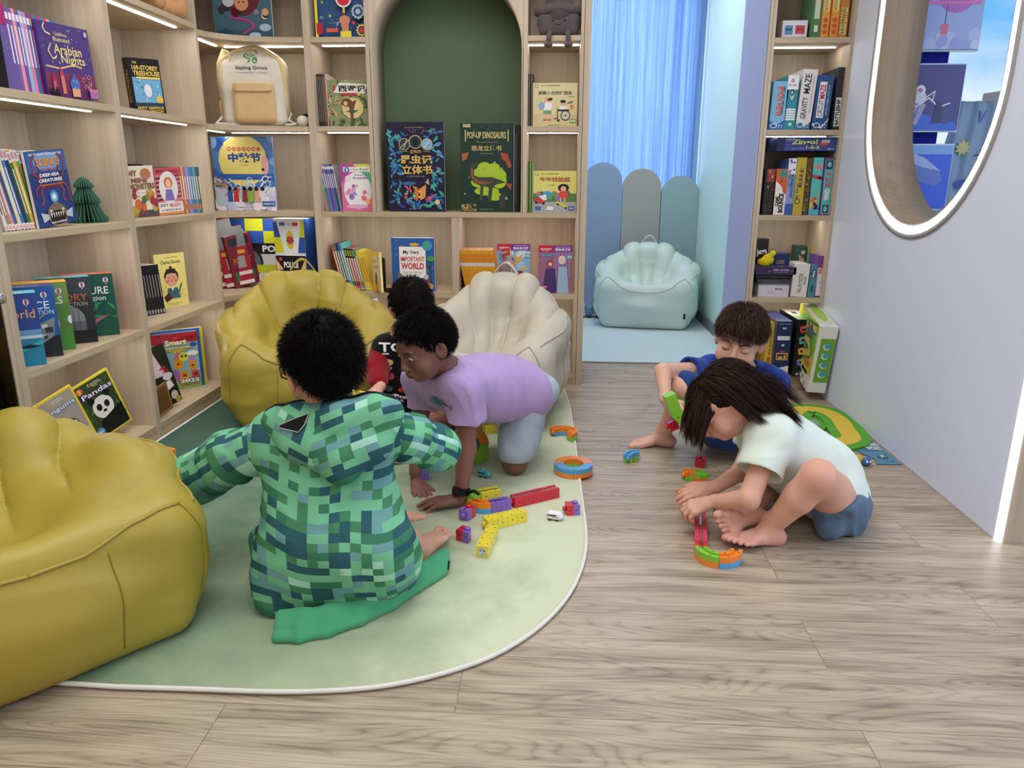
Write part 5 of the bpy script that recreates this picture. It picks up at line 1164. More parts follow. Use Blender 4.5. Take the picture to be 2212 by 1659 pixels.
# ---------------------------------------------------------------- girl in the pale T-shirt
def girl():
    t = person('child with long dark hair in a pale mint T-shirt squatting barefoot on the floor', (.78, 2.08, 0))
    hd = A(1568, 868, 2.10); fw = nrm([-.80, -.16, -.58]); up = nrm([-.52, -.05, .85]); B = basis(fw, up)
    nb = A(1652, 905, 2.12); sl, sr = A(1668, 945, 2.02), A(1640, 925, 2.24); hl, hr = A(1812, 1090, 2.09), A(1790, 1075, 2.26)
    S = Solid(); H = head(S, hd, B, .98, 'open')
    S.cone(H.p((0, -.02, -.05)), nb, .034, .038, k=.02); torso(S, hl, hr, sl, sr, nb)
    k1, a1 = A(1768, 1030, 1.90), A(1664, 1143, 1.96); k2, a2 = A(1660, 1050, 2.22), A(1605, 1135, 2.04)
    a1[2] = .052; a2[2] = .05
    S.chain([hl, hl*.5+k1*.5, k1, k1*.6+a1*.4, a1], [.064, .060, .046, .042, .026], .015); S.chain([hr, k2, a2], [.060, .042, .026], .015)
    F1 = foot(S, a1, A(1592, 1176, 1.90)-A(1650, 1160, 1.95)+V3(0, .022, .012), (-.1, .1, 1), 1, .97); F2 = foot(S, a2, V3(-.9, -.42, .03), (.1, .75, -.12), -1, 1.0)
    e1, w1 = A(1618, 1078, 1.92), A(1545, 1083, 1.99); e2, w2 = A(1600, 1020, 2.18), A(1545, 1053, 2.10); w1[2] = max(w1[2], .075)
    S.chain([sl, e1, w1], [.035, .029, .0195], .01); S.chain([sr, e2, w2], [.034, .028, .0195], .01)
    h1 = hand(S, w1+V3(-.014, .0, -.003), (-.93, .12, -.42), (-.25, -.35, .9), 1, .92, (28, 32, 36, 40), 5, (40, 25)); h2 = hand(S, w2+V3(-.014, 0, 0), (-1, -.05, -.18), (-.1, -.5, .86), -1, .92, (12, 18, 24, 30), 5, (35, 25))
    S.mesh(.0055, [box_around([hd], .11), box_around(h1.tips+[w1], .015), box_around(h2.tips+[w2], .015), box_around([F1.p((-.03, .05, -.05)), F1.p((.03, .13, -.03)), F2.p((-.03, .05, -.05)), F2.p((.03, .13, -.03))], .012)], .0022)
    knee = np.array([k1, k2]); 
    def ex(P, blend):
        d = np.linalg.norm(P[:, None]-knee[None], axis=2).min(1); blend(np.clip(1.2-d/.06, 0, 1)*.22, np.array(srgb('d8806e')))
        z = P[:, 2]; blend(np.clip(1-z/.05, 0, 1)*.35, np.array(srgb('e0948a')))
    W0(S.build('body', 'skin', t, face_colour(H, 'dba894', 'c87a70', '3a2820', ex)))
    W0(eyes_mesh(H, t, (0, 1, -.5)))
    J = Solid(); torso(J, hl+V3(-.01, .0, .025), hr+V3(-.01, 0, .025), sl, sr, nb, .016, .05, 1.1, 1.1)
    J.cone(A(1790, 1020, 2.15), A(1690, 960, 2.12), .085, .085, k=.05)
    c1 = sl*.42+e1*.58; c2 = sr*.45+e2*.55; J.chain([sl, c1], [.055, .066], .035); J.chain([sr, c2], [.050, .054], .03)
    for c_, s_, e_, r_ in ((c1, sl, e1, .050), (c2, sr, e2, .042)):
        d = nrm(e_-s_); J.cone(c_+d*.005, e_, r_, r_+.004, .005, 's'); J.cone(c_+d*.045, c_+d*.12, .075, .085, .008, 's')
    J.cone(H.p((0, -.015, -.06)), nb, .042, .045, .006, 's'); J.cone(k1+V3(0, 0, .0), hl*.5+k1*.5, .052, .062, .01, 's'); ax = nrm((hl+hr)/2-(sl+sr)/2); J.cut((hl+hr)/2+ax*.030, ax+V3(0, 0, -.1), .006)
    J.mesh(.004); f1 = folds(.0055, [ax, (0, .3, 1), (0, 1, 0)], (10, 12, 6), 52); J.displace(lambda P: f1(P))
    W0(J.build('t_shirt', 'cloth', t, 'd9e6dc'))
    G = Solid(); G.cone(hl, hr, .076, k=.03); G.chain([hl, hl*.62+k1*.38], [.078, .074], .03); G.chain([hr, hr*.45+k2*.55], [.074, .066], .03)
    G.cone(hl+V3(-.06, -.10, -.025), hl+V3(.01, -.03, -.035), .035, .05, k=.03)
    G.cut((0, 0, .003), (0, 0, -1)); G.cut((hl+hr)/2+V3(0, 0, .085), (0, 0, 1)); d = nrm(k1-hl); G.cone(hl*.5+k1*.5+d*.02, k1, .066, .07, .006, 's')
    G.mesh(.005); G.displace(folds(.009, [(1, 0, .4), (0, 1, 0), (-.3, 0, 1)], (24, 18, 9), 55)); W0(G.build('shorts', 'denim', t, '5c7490'))
    # long hair hanging over the face and swept back over the shoulder
    K = Solid(); L = Local(K, H.o, H.B, H.k)
    L.ell((0, -.018, .034), (.077, .094, .081), k=0); L.ell((0, -.040, -.01), (.066, .062, .066), k=.03)
    K.cut(H.p((0, .078, .03)), H.B@V3(0, 1, -.55), .012); K.cut(H.p((0, -.02, -.062)), H.B@V3(0, .2, -1), .008)
    for q in (-1, 1): K.cone(H.p((q*.097, .002, -.006)), H.p((q*.09, .03, -.07)), .030, .045, .006, 's')
    K.mesh(.0035); K.displace(lambda P: .0018*vnoise(P, 90, 8)); hair = W0(K.build('hair', 'hairmat', t, '1f1514'))
    R = np.random.RandomState(5); n = 7500; D = R.normal(size=(n*4, 3)); D /= np.linalg.norm(D, axis=1)[:, None]; q = D*np.array([.071, .088, .078])+np.array([0, -.014, .03])
    x, y, z = q.T; ok = (z > .020+.6*(y-.055)) & (z > -.045) & ~((x < -.032) & (y > -.042) & (y < .046) & (z < .046)) & ~((x > .06) & (y > -.02) & (z < .004)); q = q[ok][:n]; ns = len(q); root = K.project(H.o+(q*H.k)@H.B.T, .0015, 6)
    nr = K.grad(root); frontish = (q[:, 1] > np.where(q[:, 0] < 0, .040, .0)); part = np.sign(q[:, 0]+1e-6)
    loc = np.stack([np.where(frontish, part*.4, part*.6), np.where(frontish, .75, -.9), np.where(frontish, -.3, -.1)], 1); d = loc@H.B.T; d = d-nr*(d*nr).sum(1)[:, None]; d /= np.linalg.norm(d, axis=1)[:, None]
    ln = np.where(frontish, .130, .160)*(.75+.4*R.rand(ns)); steps = 20; pts = [root]; p = root; st = (ln/(steps-1))[:, None]
    back = np.where(frontish[:, None], np.array([-.10, -.05, -1.0]), np.array([.60, -.10, -.62])); back = back/np.linalg.norm(back, axis=1)[:, None]
    cl = R.randint(0, 70, ns); clo = (R.rand(70, 3)-.5)*.5
    for i in range(steps-1):
        p = p+d*st; g = K.grad(p); p = p+g*np.clip(.002+.005*R.rand(ns)*(i > 2)-K.sample(p), 0, .02)[:, None]
        gj = J.grad(p); p = p+gj*np.clip(.004+.004*(cl % 5)/5-J.sample(p), 0, .02)[:, None]; gs = S.grad(p); p = p+gs*np.clip(.003-S.sample(p), 0, .02)[:, None]
        pts.append(p); d = pts[-1]-pts[-2]; d /= np.maximum(np.linalg.norm(d, axis=1), 1e-9)[:, None]; w = np.where(frontish, .13, .20)[:, None]+.20*(i/steps); d = d*(1-w)+(back+clo[cl]*.12)*w; d /= np.linalg.norm(d, axis=1)[:, None]
    P = np.stack(pts, 1)
    gi = R.choice(ns, 120, replace=False); near = np.argmin(((root[:, None]-root[gi][None])**2).sum(2)+((frontish[:, None] != frontish[gi][None])*1.0), 1); tw = (np.linspace(0, 1, steps)**1.3*.62)[None, :, None]; P = P*(1-tw)+P[gi][near]*tw
    c1_, c2_ = np.array(srgb('1d1312')), np.array(srgb('4c3730')); f = R.rand(ns, 1)**2.2; ribbons('hair_strands', hair, P, .0008, c1_*(1-f)+c2_*f, face=np.broadcast_to(nr[:, None, :], P.shape))
    return t
girl()

# ---------------------------------------------------------------- boy in the black T-shirt with red sleeves
def black_boy():
    t = person('child in a black printed T-shirt with red sleeves, head bowed, behind the lilac shirt', (-.56, 2.8, .008))
    hd = A(890, 668, 2.78); fw = nrm([.42, -.55, -.72]); up = nrm([.35, -.75, .62]); B = basis(fw, up)
    nb = A(868, 735, 2.87); sr, sl = A(832, 755, 2.85), A(935, 755, 2.93); hr, hl = V3(-.67, 2.86, .085), V3(-.52, 2.90, .085)
    S = Solid(); H = head(S, hd, B, .98, 'closed'); S.cone(H.p((0, -.03, -.04)), nb, .038, .040, k=.02); torso(S, hl, hr, sl, sr, nb)
    e1, w1 = A(812, 800, 2.78), A(822, 835, 2.66); e2, w2 = V3(-.43, 2.84, .25), V3(-.44, 2.72, .20)
    S.chain([sr, e1, w1], [.033, .028, .0195], .01); S.chain([sl, e2, w2], [.033, .028, .0195], .01)
    h1 = hand(S, w1+V3(-.006, -.008, -.004), (-.45, -.8, -.35), (-.1, -.2, .95), -1, .85, (30, 32, 34, 38), 5, (30, 30)); h2 = hand(S, w2, (.1, -.9, -.3), (0, 0, 1), 1, .85)
    k1, a1 = V3(-.66, 2.60, .10), V3(-.44, 2.62, .06); k2, a2 = V3(-.40, 2.68, .12), V3(-.50, 2.52, .055)
    S.chain([hr, k1, a1], [.058, .042, .026], .015); S.chain([hl, k2, a2], [.058, .042, .026], .015); foot(S, a1, (1, -.2, 0), (0, 0, 1), -1, .9); foot(S, a2, (-.9, -.4, 0), (0, 0, 1), 1, .9)
    S.mesh(.006, [box_around([hd], .11), box_around(h1.tips+[w1], .012)], .0026)
    W0(S.build('body', 'skin', t, face_colour(H, 'd9a996', 'c87a70', '1c1410')))
    def side(q): x, y, z = q.T; return (z > .010+.55*(y-.055)) & (z > -.045) & ~((np.abs(x) > .056) & (y > -.022) & (z < .002))
    K = Solid(); L = Local(K, H.o, H.B, H.k); L.ell((0, -.016, .036), (.076, .092, .082), k=0); L.ell((0, -.040, -.004), (.066, .062, .058), k=.03)
    K.cut(H.p((0, .080, .02)), H.B@V3(0, 1, -.8), .008); K.cut(H.p((0, -.03, -.05)), H.B@V3(0, .25, -1), .006)
    for q in (-1, 1): K.cone(H.p((q*.095, -.002, -.006)), H.p((q*.09, .01, -.07)), .026, .04, .01, 's')
    K.mesh(.004); K.displace(lambda P: .0022*vnoise(P, 110, 9)); hair = W0(K.build('hair', 'hairmat', t, '0b0909'))
    grow_hair(K, H, hair, 2600, .022, (0, -.04, .11), side, 41, '0b0909', '221c1c', wid=.001, steps=5, lift=.15, grav=.1, rand=.35, name='hair_strands', offs=.002)
    J = Solid(); torso(J, hl+V3(0, -.01, .02), hr+V3(0, -.01, .02), sl, sr, nb-V3(0, 0, .012), .013, .05, 1.08, 1.05); J.cone(H.p((0, -.015, -.06)), nb, .040, .046, .005, 's'); J.mesh(.004); J.displace(folds(.004, [(1, 0, .3), (0, 1, 0), (0, .2, 1)], (12, 9, 9), 60))
    sh = W0(J.build('t_shirt', 'cloth', t, '0e0d10'))
    Q = Solid(); Q.chain([sr+V3(-.012, 0, -.02), e1, e1*.25+w1*.75], [.050, .045, .036], .03); Q.chain([sl+V3(.012, 0, -.02), e2, e2*.25+w2*.75], [.050, .044, .035], .03); Q.mesh(.005); Q.displace(folds(.004, [(1, 0, 0), (0, 1, 0), (0, 0, 1)], (16, 12, 22), 61)); W0(Q.build('red_sleeves', 'cloth', t, '8a1322'))
    b = MB(); ring = [nb+V3(.044*math.cos(a), .046*math.sin(a), -.004) for a in [2*math.pi*i/24 for i in range(24)]]; b.tube(J.project(ring, .001), .006, '8a1322', 8, closed=True); W0(b.build('collar', 'cloth', t))
    # chest print, laid on the cloth
    p0 = A(818, 868, 2.6); w, h = .21, .235; Mx = frame((p0[0], 2.6, p0[2]), (1, 0, 0), (0, 0, 1))
    it = [('t', 'TOP', .36, .88, .62, .15, 'e8e8ea', .03), ('r', .10, .76, .22, .79, 'c8c8c8'), ('e', .20, .64, .09, .05, 'c8c070'), ('e', .2, .55, .07, .03, '8a8f94'), ('e', .22, .42, .08, .06, 'b04858'), ('p', [(.42, .6), (.52, .68), (.66, .66), (.62, .52), (.48, .5)], '4c9a68'), ('e', .52, .40, .12, .06, 'd8d8da'), ('o', .46, .36, .035, '707478'), ('o', .60, .36, .035, '707478'), ('e', .20, .22, .07, .05, '4a5a6c'), ('e', .52, .20, .17, .06, 'a83040'), ('o', .44, .16, .03, '1a1a1c'), ('o', .62, .16, .03, '1a1a1c'), ('e', .86, .2, .07, .05, 'd8d8da'), ('e', .9, .42, .07, .05, 'c8b040'), ('t', 'STREET CAR', .52, .085, .8, .045, 'e0e0e2', .03), ('t', 'TOUR', .30, .03, .3, .035, 'e0e0e2', .03)]
    add_art(b := MB(), it, w, h, Mx, 0, 0); lay = np.concatenate([np.full(len(v), i) for i, (v, f, c) in enumerate(art_polys(it, w, h))]); drape(b, J, lay, .0003, .0045); W0(b.build('chest_print', 'print', t))
    G = Solid(); G.cone(hl, hr, .068, k=.03); G.chain([hr, k1, k1*.4+a1*.6], [.066, .056, .04], .03); G.chain([hl, k2, k2*.4+a2*.6], [.066, .056, .04], .03); G.cut((0, 0, .010), (0, 0, -1)); G.mesh(.006); G.displace(folds(.006, [(1, 0, .3), (0, 1, 0), (0, .2, 1)], (18, 12, 12), 63)); W0(G.build('trousers', 'cloth', t, 'd8707c'))
black_boy()
# ================================================================ TOYS ON THE FLOOR
SB = .033                                   # size of one track cube
TC = dict(red='d0283c', yel='e8d43c', pur='8a68c4', org='f08a2c', blu='56a4d8', grn='84c83c', gry='c4c6c8', pnk='e0406a')
def RT(z=.008): return z
def on_floor(t, M, z0):
    """turn a toy and put its lowest point on z0"""
    lo = min((M@Vector(v.co)).z for c in t.children for v in c.data.vertices); M = Matrix.Translation((0, 0, z0-lo))@M; t.matrix_basis = M; return t
def Mx(p, rz=0, rx=0, ry=0): return Matrix.Translation(Vector((p[0], p[1], p[2] if len(p) > 2 else 0)))@Matrix.Rotation(rz, 4, 'Z')@Matrix.Rotation(ry, 4, 'Y')@Matrix.Rotation(rx, 4, 'X')
def slot_profile(h=SB, w=SB):
    return [(-w/2, 0), (w/2, 0), (w/2, h), (.0055, h), (.0055, h-.006), (-.0055, h-.006), (-.0055, h), (-w/2, h)]
def stud(t, x, s, col, z=SB/2, y=0, name='connector_stud'):
    b = MB(); b.lathe([(.0085, 0), (.0085, .007), (.006, .0095), (.0001, .0096)], 8, col, M=Matrix.Translation((x, y, z))@Matrix.Rotation(rad(90*s), 4, 'Y')); return b.build(name, 'plastic', t)
def socket(t, x, s, z=SB/2, y=0):
    b = MB(); b.lathe([(.0115, 0), (.0115, .0008), (.0095, .0009), (.0093, .0003), (.0001, .0003)], 20, TC['gry'], M=Matrix.Translation((x, y, z))@Matrix.Rotation(rad(90*s), 4, 'Y'))
    for q in (0, 2.1, 4.2): b.box(-.0012, -.0012, .0004, .0012, .0012, .0012, '2a2a2c', M=Matrix.Translation((x, y, z))@Matrix.Rotation(rad(90*s), 4, 'Y')@Matrix.Rotation(q, 4, 'Z')@Matrix.Translation((.006, 0, 0)))
    return b.build('socket', 'plastic', t)
def holes(b, x, faces='tyY'):
    d = '3a3020'; e = .0019
    if 't' in faces:
        for y in (-.0108, .0108): b.box(x-e, y-e, SB, x+e, y+e, SB+.00025, d)
    if 'y' in faces: b.box(x-e, -SB/2-.00025, SB*.5-e, x+e, -SB/2, SB*.5+e, d)
    if 'Y' in faces: b.box(x-e, SB/2, SB*.5-e, x+e, SB/2+.00025, SB*.5+e, d)
    if 'b' in faces: b.box(x-e, -e, -.00025, x+e, e, 0, d)
def straight(cols, label, group=None, st=True, so=True, slot=True):
    t = thing('track_block', label, 'toy track', group=group); n = len(cols)
    for i, c in enumerate(cols):
        b = MB(); x0 = i*SB+.0003; x1 = (i+1)*SB-.0003; b.prism(slot_profile() if slot else [(-SB/2, 0), (SB/2, 0), (SB/2, SB), (-SB/2, SB)], x0, x1, TC[c], axis='x'); holes(b, (x0+x1)/2, 'tyYb' if slot else 'yYbt'); b.build('cube_segment', 'plastic', t, bevel=.0011)
    if slot: b = MB(); b.box(.001, -.0022, SB-.006, n*SB-.001, .0022, SB-.0012, 'd0d2d6'); b.build('rail', 'metal', t)
    if st: stud(t, -.0003, -1, TC[cols[0]])
    if so: socket(t, n*SB, 1)
    return t
def curve(a0, a1, top, bot, label, group=None, R0=.035, st=True, so=False, slot=True):
    """arc of track: top and bottom are lists of (colour) for equal sectors"""
    t = thing('curved_track', label, 'toy track', group=group); ns = max(len(top), len(bot)); R1 = R0+SB; rc = (R0+R1)/2
    def sweep(prof, b0, b1, col, name):
        n = max(4, int(abs(b1-b0)/rad(6))); vs = []; k = len(prof); b = MB()
        for i in range(n+1):
            a = b0+(b1-b0)*i/n
            for r, z in prof: vs.append((r*math.cos(a), r*math.sin(a), z))
        fs = [(i*k+j, i*k+(j+1) % k, (i+1)*k+(j+1) % k, (i+1)*k+j) for i in range(n) for j in range(k)]+[tuple(range(k))[::-1], tuple(range(n*k, (n+1)*k))]
        b.add(vs, fs, col)
        if name == 'upper_half':
            for q in range(2):
                a = b0+(b1-b0)*(.27+.46*q)
                for rr in (R0+.0055, R1-.0055): b.box(-.0018, -.0018, SB, .0018, .0018, SB+.00025, '3a3020', M=Matrix.Translation((rr*math.cos(a), rr*math.sin(a), 0))@Matrix.Rotation(a, 4, 'Z'))
        return b.build(name, 'plastic', t, bevel=.0009)
    up = [(R0, SB/2), (R1, SB/2), (R1, SB), (rc+.0055, SB), (rc+.0055, SB-.006), (rc-.0055, SB-.006), (rc-.0055, SB), (R0, SB)]
    if not slot: up = [(R0, SB/2), (R1, SB/2), (R1, SB), (R0, SB)]
    lo = [(R0, 0), (R1, 0), (R1, SB/2), (R0, SB/2)]; g = rad(.4)
    for i, c in enumerate(top): sweep(up, a0+(a1-a0)*i/len(top)+g, a0+(a1-a0)*(i+1)/len(top)-g, TC[c], 'upper_half')
    for i, c in enumerate(bot): sweep(lo, a0+(a1-a0)*i/len(bot)+g, a0+(a1-a0)*(i+1)/len(bot)-g, TC[c], 'lower_half')
    if st:
        b = MB(); s = 1 if a1 > a0 else -1; b.lathe([(.0085, 0), (.0085, .007), (.006, .0095), (.0001, .0096)], 8, TC[top[-1]], M=Matrix.Translation((rc*math.cos(a1), rc*math.sin(a1), SB/2))@Matrix.Rotation(a1, 4, 'Z')@Matrix.Rotation(rad(-90*s), 4, 'X')); b.build('connector_stud', 'plastic', t)
    return t
def put(t, px, py, rz, z=.008, off=(0, 0, 0), rx=0, ry=0):
    """lay the toy so that its own origin stands over the floor point seen at that pixel"""
    p = at(px, py, Z=z); return on_floor(t, Mx((p[0]+off[0], p[1]+off[1], 0), rz, rx, ry), z+.0002)
def ang(p, q, z=.008):
    a, b = at(*p, Z=z), at(*q, Z=z); return math.atan2(b[1]-a[1], b[0]-a[0])
R_ = .008
# by the left plinth
put(curve(rad(35), rad(125), ['org'], ['blu'], 'orange and blue curved track piece lying beside the left bookcase plinth', so=False, R0=.060), 347, 986, rad(8), off=(0, -.075, 0))
# group in front of the watch hand: curve, yellow pair, purple pair, long red piece
d1 = ang((1062, 1108), (1213, 1080)); a_ = at(1062, 1109, Z=R_); u = V3(math.cos(d1), math.sin(d1), 0); nrm_ = V3(-math.sin(d1), math.cos(d1), 0)
def along(s, w): p = a_+u*s+nrm_*w; return (p[0], p[1], 0)
t = straight(['pur', 'pur'], 'purple pair of track cubes between the orange curve and the red track', st=False); on_floor(t, Mx(along(0, SB/2), d1), R_+.0002)
t = straight(['red']*5, 'long red straight track of five cubes on the rug'); on_floor(t, Mx(along(2*SB+.012, SB/2+.004), d1+rad(6)), R_+.0002)
t = curve(rad(90), rad(270), ['grn', 'org'], ['org', 'blu'], 'green and orange U-shaped track with a blue underside beside the watch', st=False, R0=.026); on_floor(t, Mx(along(-.0005, SB/2+.026+SB/2), d1), R_+.0002)
t = straight(['yel', 'yel'], 'short yellow track of two cubes joined to the green curve end', st=False); on_floor(t, Mx(along(.0005, SB/2+2*.026+SB), d1), R_+.0002)
# loose blocks
t = straight(['yel']*4, 'yellow track of four cubes lying groove down in front of the red track', slot=False, so=False); put(t, 1047, 1148, ang((1047, 1148), (1127, 1128)), off=(0, SB*.45, 0))
t = straight(['yel']*4, 'yellow track of four cubes with a grey socket pointing to the camera', slot=False, st=False); put(t, 1064, 1158, ang((1064, 1158), (1036, 1217)), off=(0, .004, 0))
def half_cube(cols, label, **k):
    t = thing('track_block', label, 'toy track'); b = MB(); b.prism([(-SB/2, 0), (SB/2, 0), (SB/2, SB), (-SB/2, SB)], 0, SB*.62, TC[cols[0]], axis='x'); holes(b, SB*.3, 'yY'); b.build('first_half', 'plastic', t, bevel=.0012)
    b = MB(); n = 10; pr = [(SB*.62, -SB/2), (SB*.62, SB/2)]+[(SB*.62+SB*.62*math.sin(rad(90)*i/n), SB/2-SB*(1-math.cos(rad(90)*i/n))*.9) for i in range(1, n+1)]+[(SB*1.24, -SB/2)]
    b.prism(pr, 0, SB, TC[cols[1]], axis='z'); holes(b, SB*.9, 'y'); b.build('second_half', 'plastic', t, bevel=.0012)
    stud(t, -.0002, -1, TC[cols[0]]); b = MB(); b.lathe([(.0085, 0), (.0085, .006), (.006, .008), (.0001, .0081)], 8, TC[cols[1]], M=Matrix.Translation((SB*.85, 0, SB))); b.build('top_stud', 'plastic', t)
    b = MB(); b.box(.003, -.002, SB-.0006, SB*.6, .002, SB+.0006, 'd0d2d6'); b.build('rail', 'metal', t); return t
put(half_cube(['pur', 'red'], 'purple and red turning block beside the bare foot, hexagonal stud facing forward'), 1000, 1128, rad(62), off=(0, .012, 0))
put(half_cube(['red', 'pur'], 'red and purple turning block with grey socket, in front of the yellow tracks'), 990, 1166, rad(-28), off=(.002, .012, 0))
put(half_cube(['red', 'pur'], 'red and purple turning block on the right edge of the rug'), 1222, 1112, rad(12), off=(0, .008, 0))
put(straight(['pur'], 'single purple track cube behind the hands on the rug', so=False), 905, 1034, rad(20))
# full ring over the rug edge and C-curve above it
t = curve(rad(-90), rad(270), ['blu', 'org', 'org', 'blu'], ['org', 'grn', 'grn', 'org'], 'round ring of blue and orange track pieces lying across the rug edge', st=False, slot=False); put(t, 1238, 1019, 0, z=.0085)
t = curve(rad(-55), rad(150), ['org', 'org'], ['grn', 'blu'], 'orange C-shaped curved track near the top right of the rug', R0=.026); put(t, 1215, 950, rad(0), off=(.0, .02, 0))
# upright ring with blocks behind the arm
t = thing('upright_ring', 'green, orange and blue track ring standing upright behind the forearm', 'toy track'); rc = .052
def ringpart(a0, a1, col, y0, y1, name, R0=.036, R1=.070, sq=False):
    b = MB(); n = 12; vs = []
    for i in range(n+1):
        a = a0+(a1-a0)*i/n; r1 = R1 if not sq else min(R1*1.25, R1/max(abs(math.cos(a)), abs(math.sin(a))))*(1 if not sq else .99)
        for r, y in ((R0, y0), (r1, y0), (r1, y1), (R0, y1)): vs.append((r*math.cos(a), y, r*math.sin(a)))
    b.add(vs, [(i*4+j, i*4+(j+1) % 4, (i+1)*4+(j+1) % 4, (i+1)*4+j) for i in range(n) for j in range(4)]+[(3, 2, 1, 0), (n*4, n*4+1, n*4+2, n*4+3)], TC[col]); return b.build(name, 'plastic', t, bevel=.001)
for a0, c1, c2, sq in ((0, 'org', 'blu', 0), (90, 'grn', 'grn', 0), (180, 'grn', 'grn', 1), (270, 'grn', 'grn', 1)):
    ringpart(rad(a0+.3), rad(a0+89.7), c1, -SB/2, 0, 'front_half', sq=bool(sq)); ringpart(rad(a0+.3), rad(a0+89.7), c2, 0, SB/2, 'rear_half', sq=bool(sq))
b = MB(); b.lathe([(.0365, -.004), (.0365, .004)], 28, TC['blu'], M=Matrix.Rotation(rad(90), 4, 'X')); b.build('blue_disc', 'plastic', t)
p = at(1012, 1004, Z=R_); on_floor(t, Mx((p[0], p[1]+.02, 0), rad(22)), R_+.0002)
put(straight(['yel', 'yel'], 'yellow pair of track cubes behind the lilac shirt, half hidden', st=False), 1044, 938, rad(28), off=(0, .015, 0))
put(straight(['yel', 'yel', 'pur'], 'yellow and purple track lying behind the forearm, mostly hidden'), 955, 1006, rad(14), off=(0, .018, 0))
# ---- little vehicles
def train(body, label, dark='20242c', top=None, stripe='c04860'):
    t = thing('toy_train', label, 'toy train'); S = Solid(); S.box((0, 0, .0135), (.014, .0065, .0045), rnd=.006, k=0); S.ell((.016, 0, .0125), (.013, .0118, .0092), k=.006); S.box((-.004, 0, .016), (.012, .004, .004), rnd=.0045, k=.006); S.cut((0, 0, .004), (0, 0, -1), .001); S.mesh(.0011); S.build('body', 'plastic', t, body)
    b = MB(); 
    for q in (-1, 1):
        q_, _ = S.march([(x, q*.03, z) for x, z in ((-.017, .0155), (.008, .0155), (.008, .0195), (-.017, .0195))], (0, -q, 0), .0004); b.add(q_, [(0, 1, 2, 3)], dark)
        q_, _ = S.march([(x, q*.03, z) for x, z in ((-.019, .0115), (.014, .0115), (.014, .0128), (-.019, .0128))], (0, -q, 0), .0004); b.add(q_, [(0, 1, 2, 3)], stripe)
    b.build('windows', 'print', t)
    q_, _ = S.march([(.06, y, z) for y, z in ((-.006, .0135), (.006, .0135), (.005, .0185), (-.005, .0185))], (-1, 0, 0), .0005); b = MB(); b.add(q_, [(0, 1, 2, 3)], dark); b.build('windscreen', 'print', t)
    for x in (-.011, .011):
        for y in (-.0105, .0105): b = MB(); b.lathe([(.0042, -.0012), (.0042, .0012)], 14, '1a1a1c', M=Matrix.Translation((x, y, .0042))@Matrix.Rotation(rad(90), 4, 'X')); b.build('wheel', 'plastic', t)
    if top: b = MB(); [b.box(x-.0015, y-.0015, .022, x+.0015, y+.0015, .0275, top) for x in (-.007, 0) for y in (-.004, .004)]; b.build('roof_pegs', 'plastic', t)
    return t
def put_train(t, px, py, rz, z, s=1.0): p = at(px, py, Z=z); t.location = (p[0], p[1], z+.0002); t.rotation_euler = (0, 0, rz); t.scale = (s, s, s); return t
put_train(train('4aaab0', 'turquoise toy train with white roof pegs on the rug', top='e4e6e8'), 1046, 1030, rad(-20), R_, 1.0)
put_train(train('e6e6ea', 'white toy train with black windscreen on the rug'), 1197, 1122, rad(-12), R_, 1.05)
put_train(train('3c98a8', 'turquoise toy train on the floor behind the pink track'), 1552, 1112, rad(-80), 0, 1.0)
# ---- pieces around the girl
t = curve(rad(85), rad(175), ['blu'], ['grn'], 'blue and green curved track piece alone on the floor near a bare foot', R0=.026); put(t, 1376, 999, rad(0), z=0, off=(.008, -.008, 0))
put(straight(['red'], 'single red track cube standing behind the orange curve', st=False), 1511, 1012, rad(65), z=0, off=(0, .008, 0))
t = curve(rad(40), rad(135), ['grn', 'org'], ['org', 'grn'], 'orange and green curved track behind the hands', R0=.030); put(t, 1494, 1040, rad(-22), z=0, off=(-.005, -.028, 0))
t = curve(rad(60), rad(130), ['org'], ['org'], 'orange curved track held under both hands', R0=.050); put(t, 1492, 1083, rad(-8), z=0, off=(0, -.055, 0))
d2 = ang((1513, 1203), (1511, 1115), 0); p = at(1513, 1203, Z=0); u2 = V3(math.cos(d2), math.sin(d2), 0)
t = straight(['red', 'pnk', 'pnk', 'red', 'red', 'red', 'red', 'red'], 'long red and pink straight track leading to the girl\'s hand', st=False, so=False); t['label'] = 'long red and pink straight track leading to a child\'s hand'
on_floor(t, Mx((p[0], p[1], 0), d2), .0002)
t = curve(rad(-180), rad(0), ['grn', 'org'], ['org', 'blu'], 'green and orange U-shaped track at the near end of the pink track', st=False, R0=.030); on_floor(t, Mx((p[0]+.030+SB/2, p[1]-.001, 0), d2-rad(90)), .0002)
# held green piece with a red cube
t = thing('curved_track', 'green track piece held in the hands of the child in blue', 'toy track'); S = SB
b = MB(); b.prism([(-S/2, 0), (S/2, 0), (S/2, S*1.55), (-S/2, S*1.55)], -S/2, S/2, TC['grn'], axis='y'); b.build('cube_segment', 'plastic', t, bevel=.0015)
b = MB(); n = 10; pr = [(-S/2, -.0005)]+[(-S/2+S*1.6*(1-math.cos(rad(90)*i/n)), -S*1.9*math.sin(rad(90)*i/n)) for i in range(1, n+1)]+[(S*2.2, -S*1.9), (S*2.2, -S*.9)]+[(S/2+S*.9*(1-math.cos(rad(90)*i/n)), -S*.9*math.sin(rad(90)*i/n)) for i in range(n, 0, -1)]+[(S/2, -.0005)]
b.prism(pr[::-1], -S/2, S/2, TC['grn'], axis='y'); b.box(-.001, -S/2-.0003, -S*.75, .003, -S/2, -S*.75+.004, '2a3a18'); b.build('bend', 'plastic', t, bevel=.0015)
p = A(1456, 884, 2.47); t.matrix_basis = Mx(p, rad(12), 0, rad(-22))@Matrix.Scale(1.15, 4)
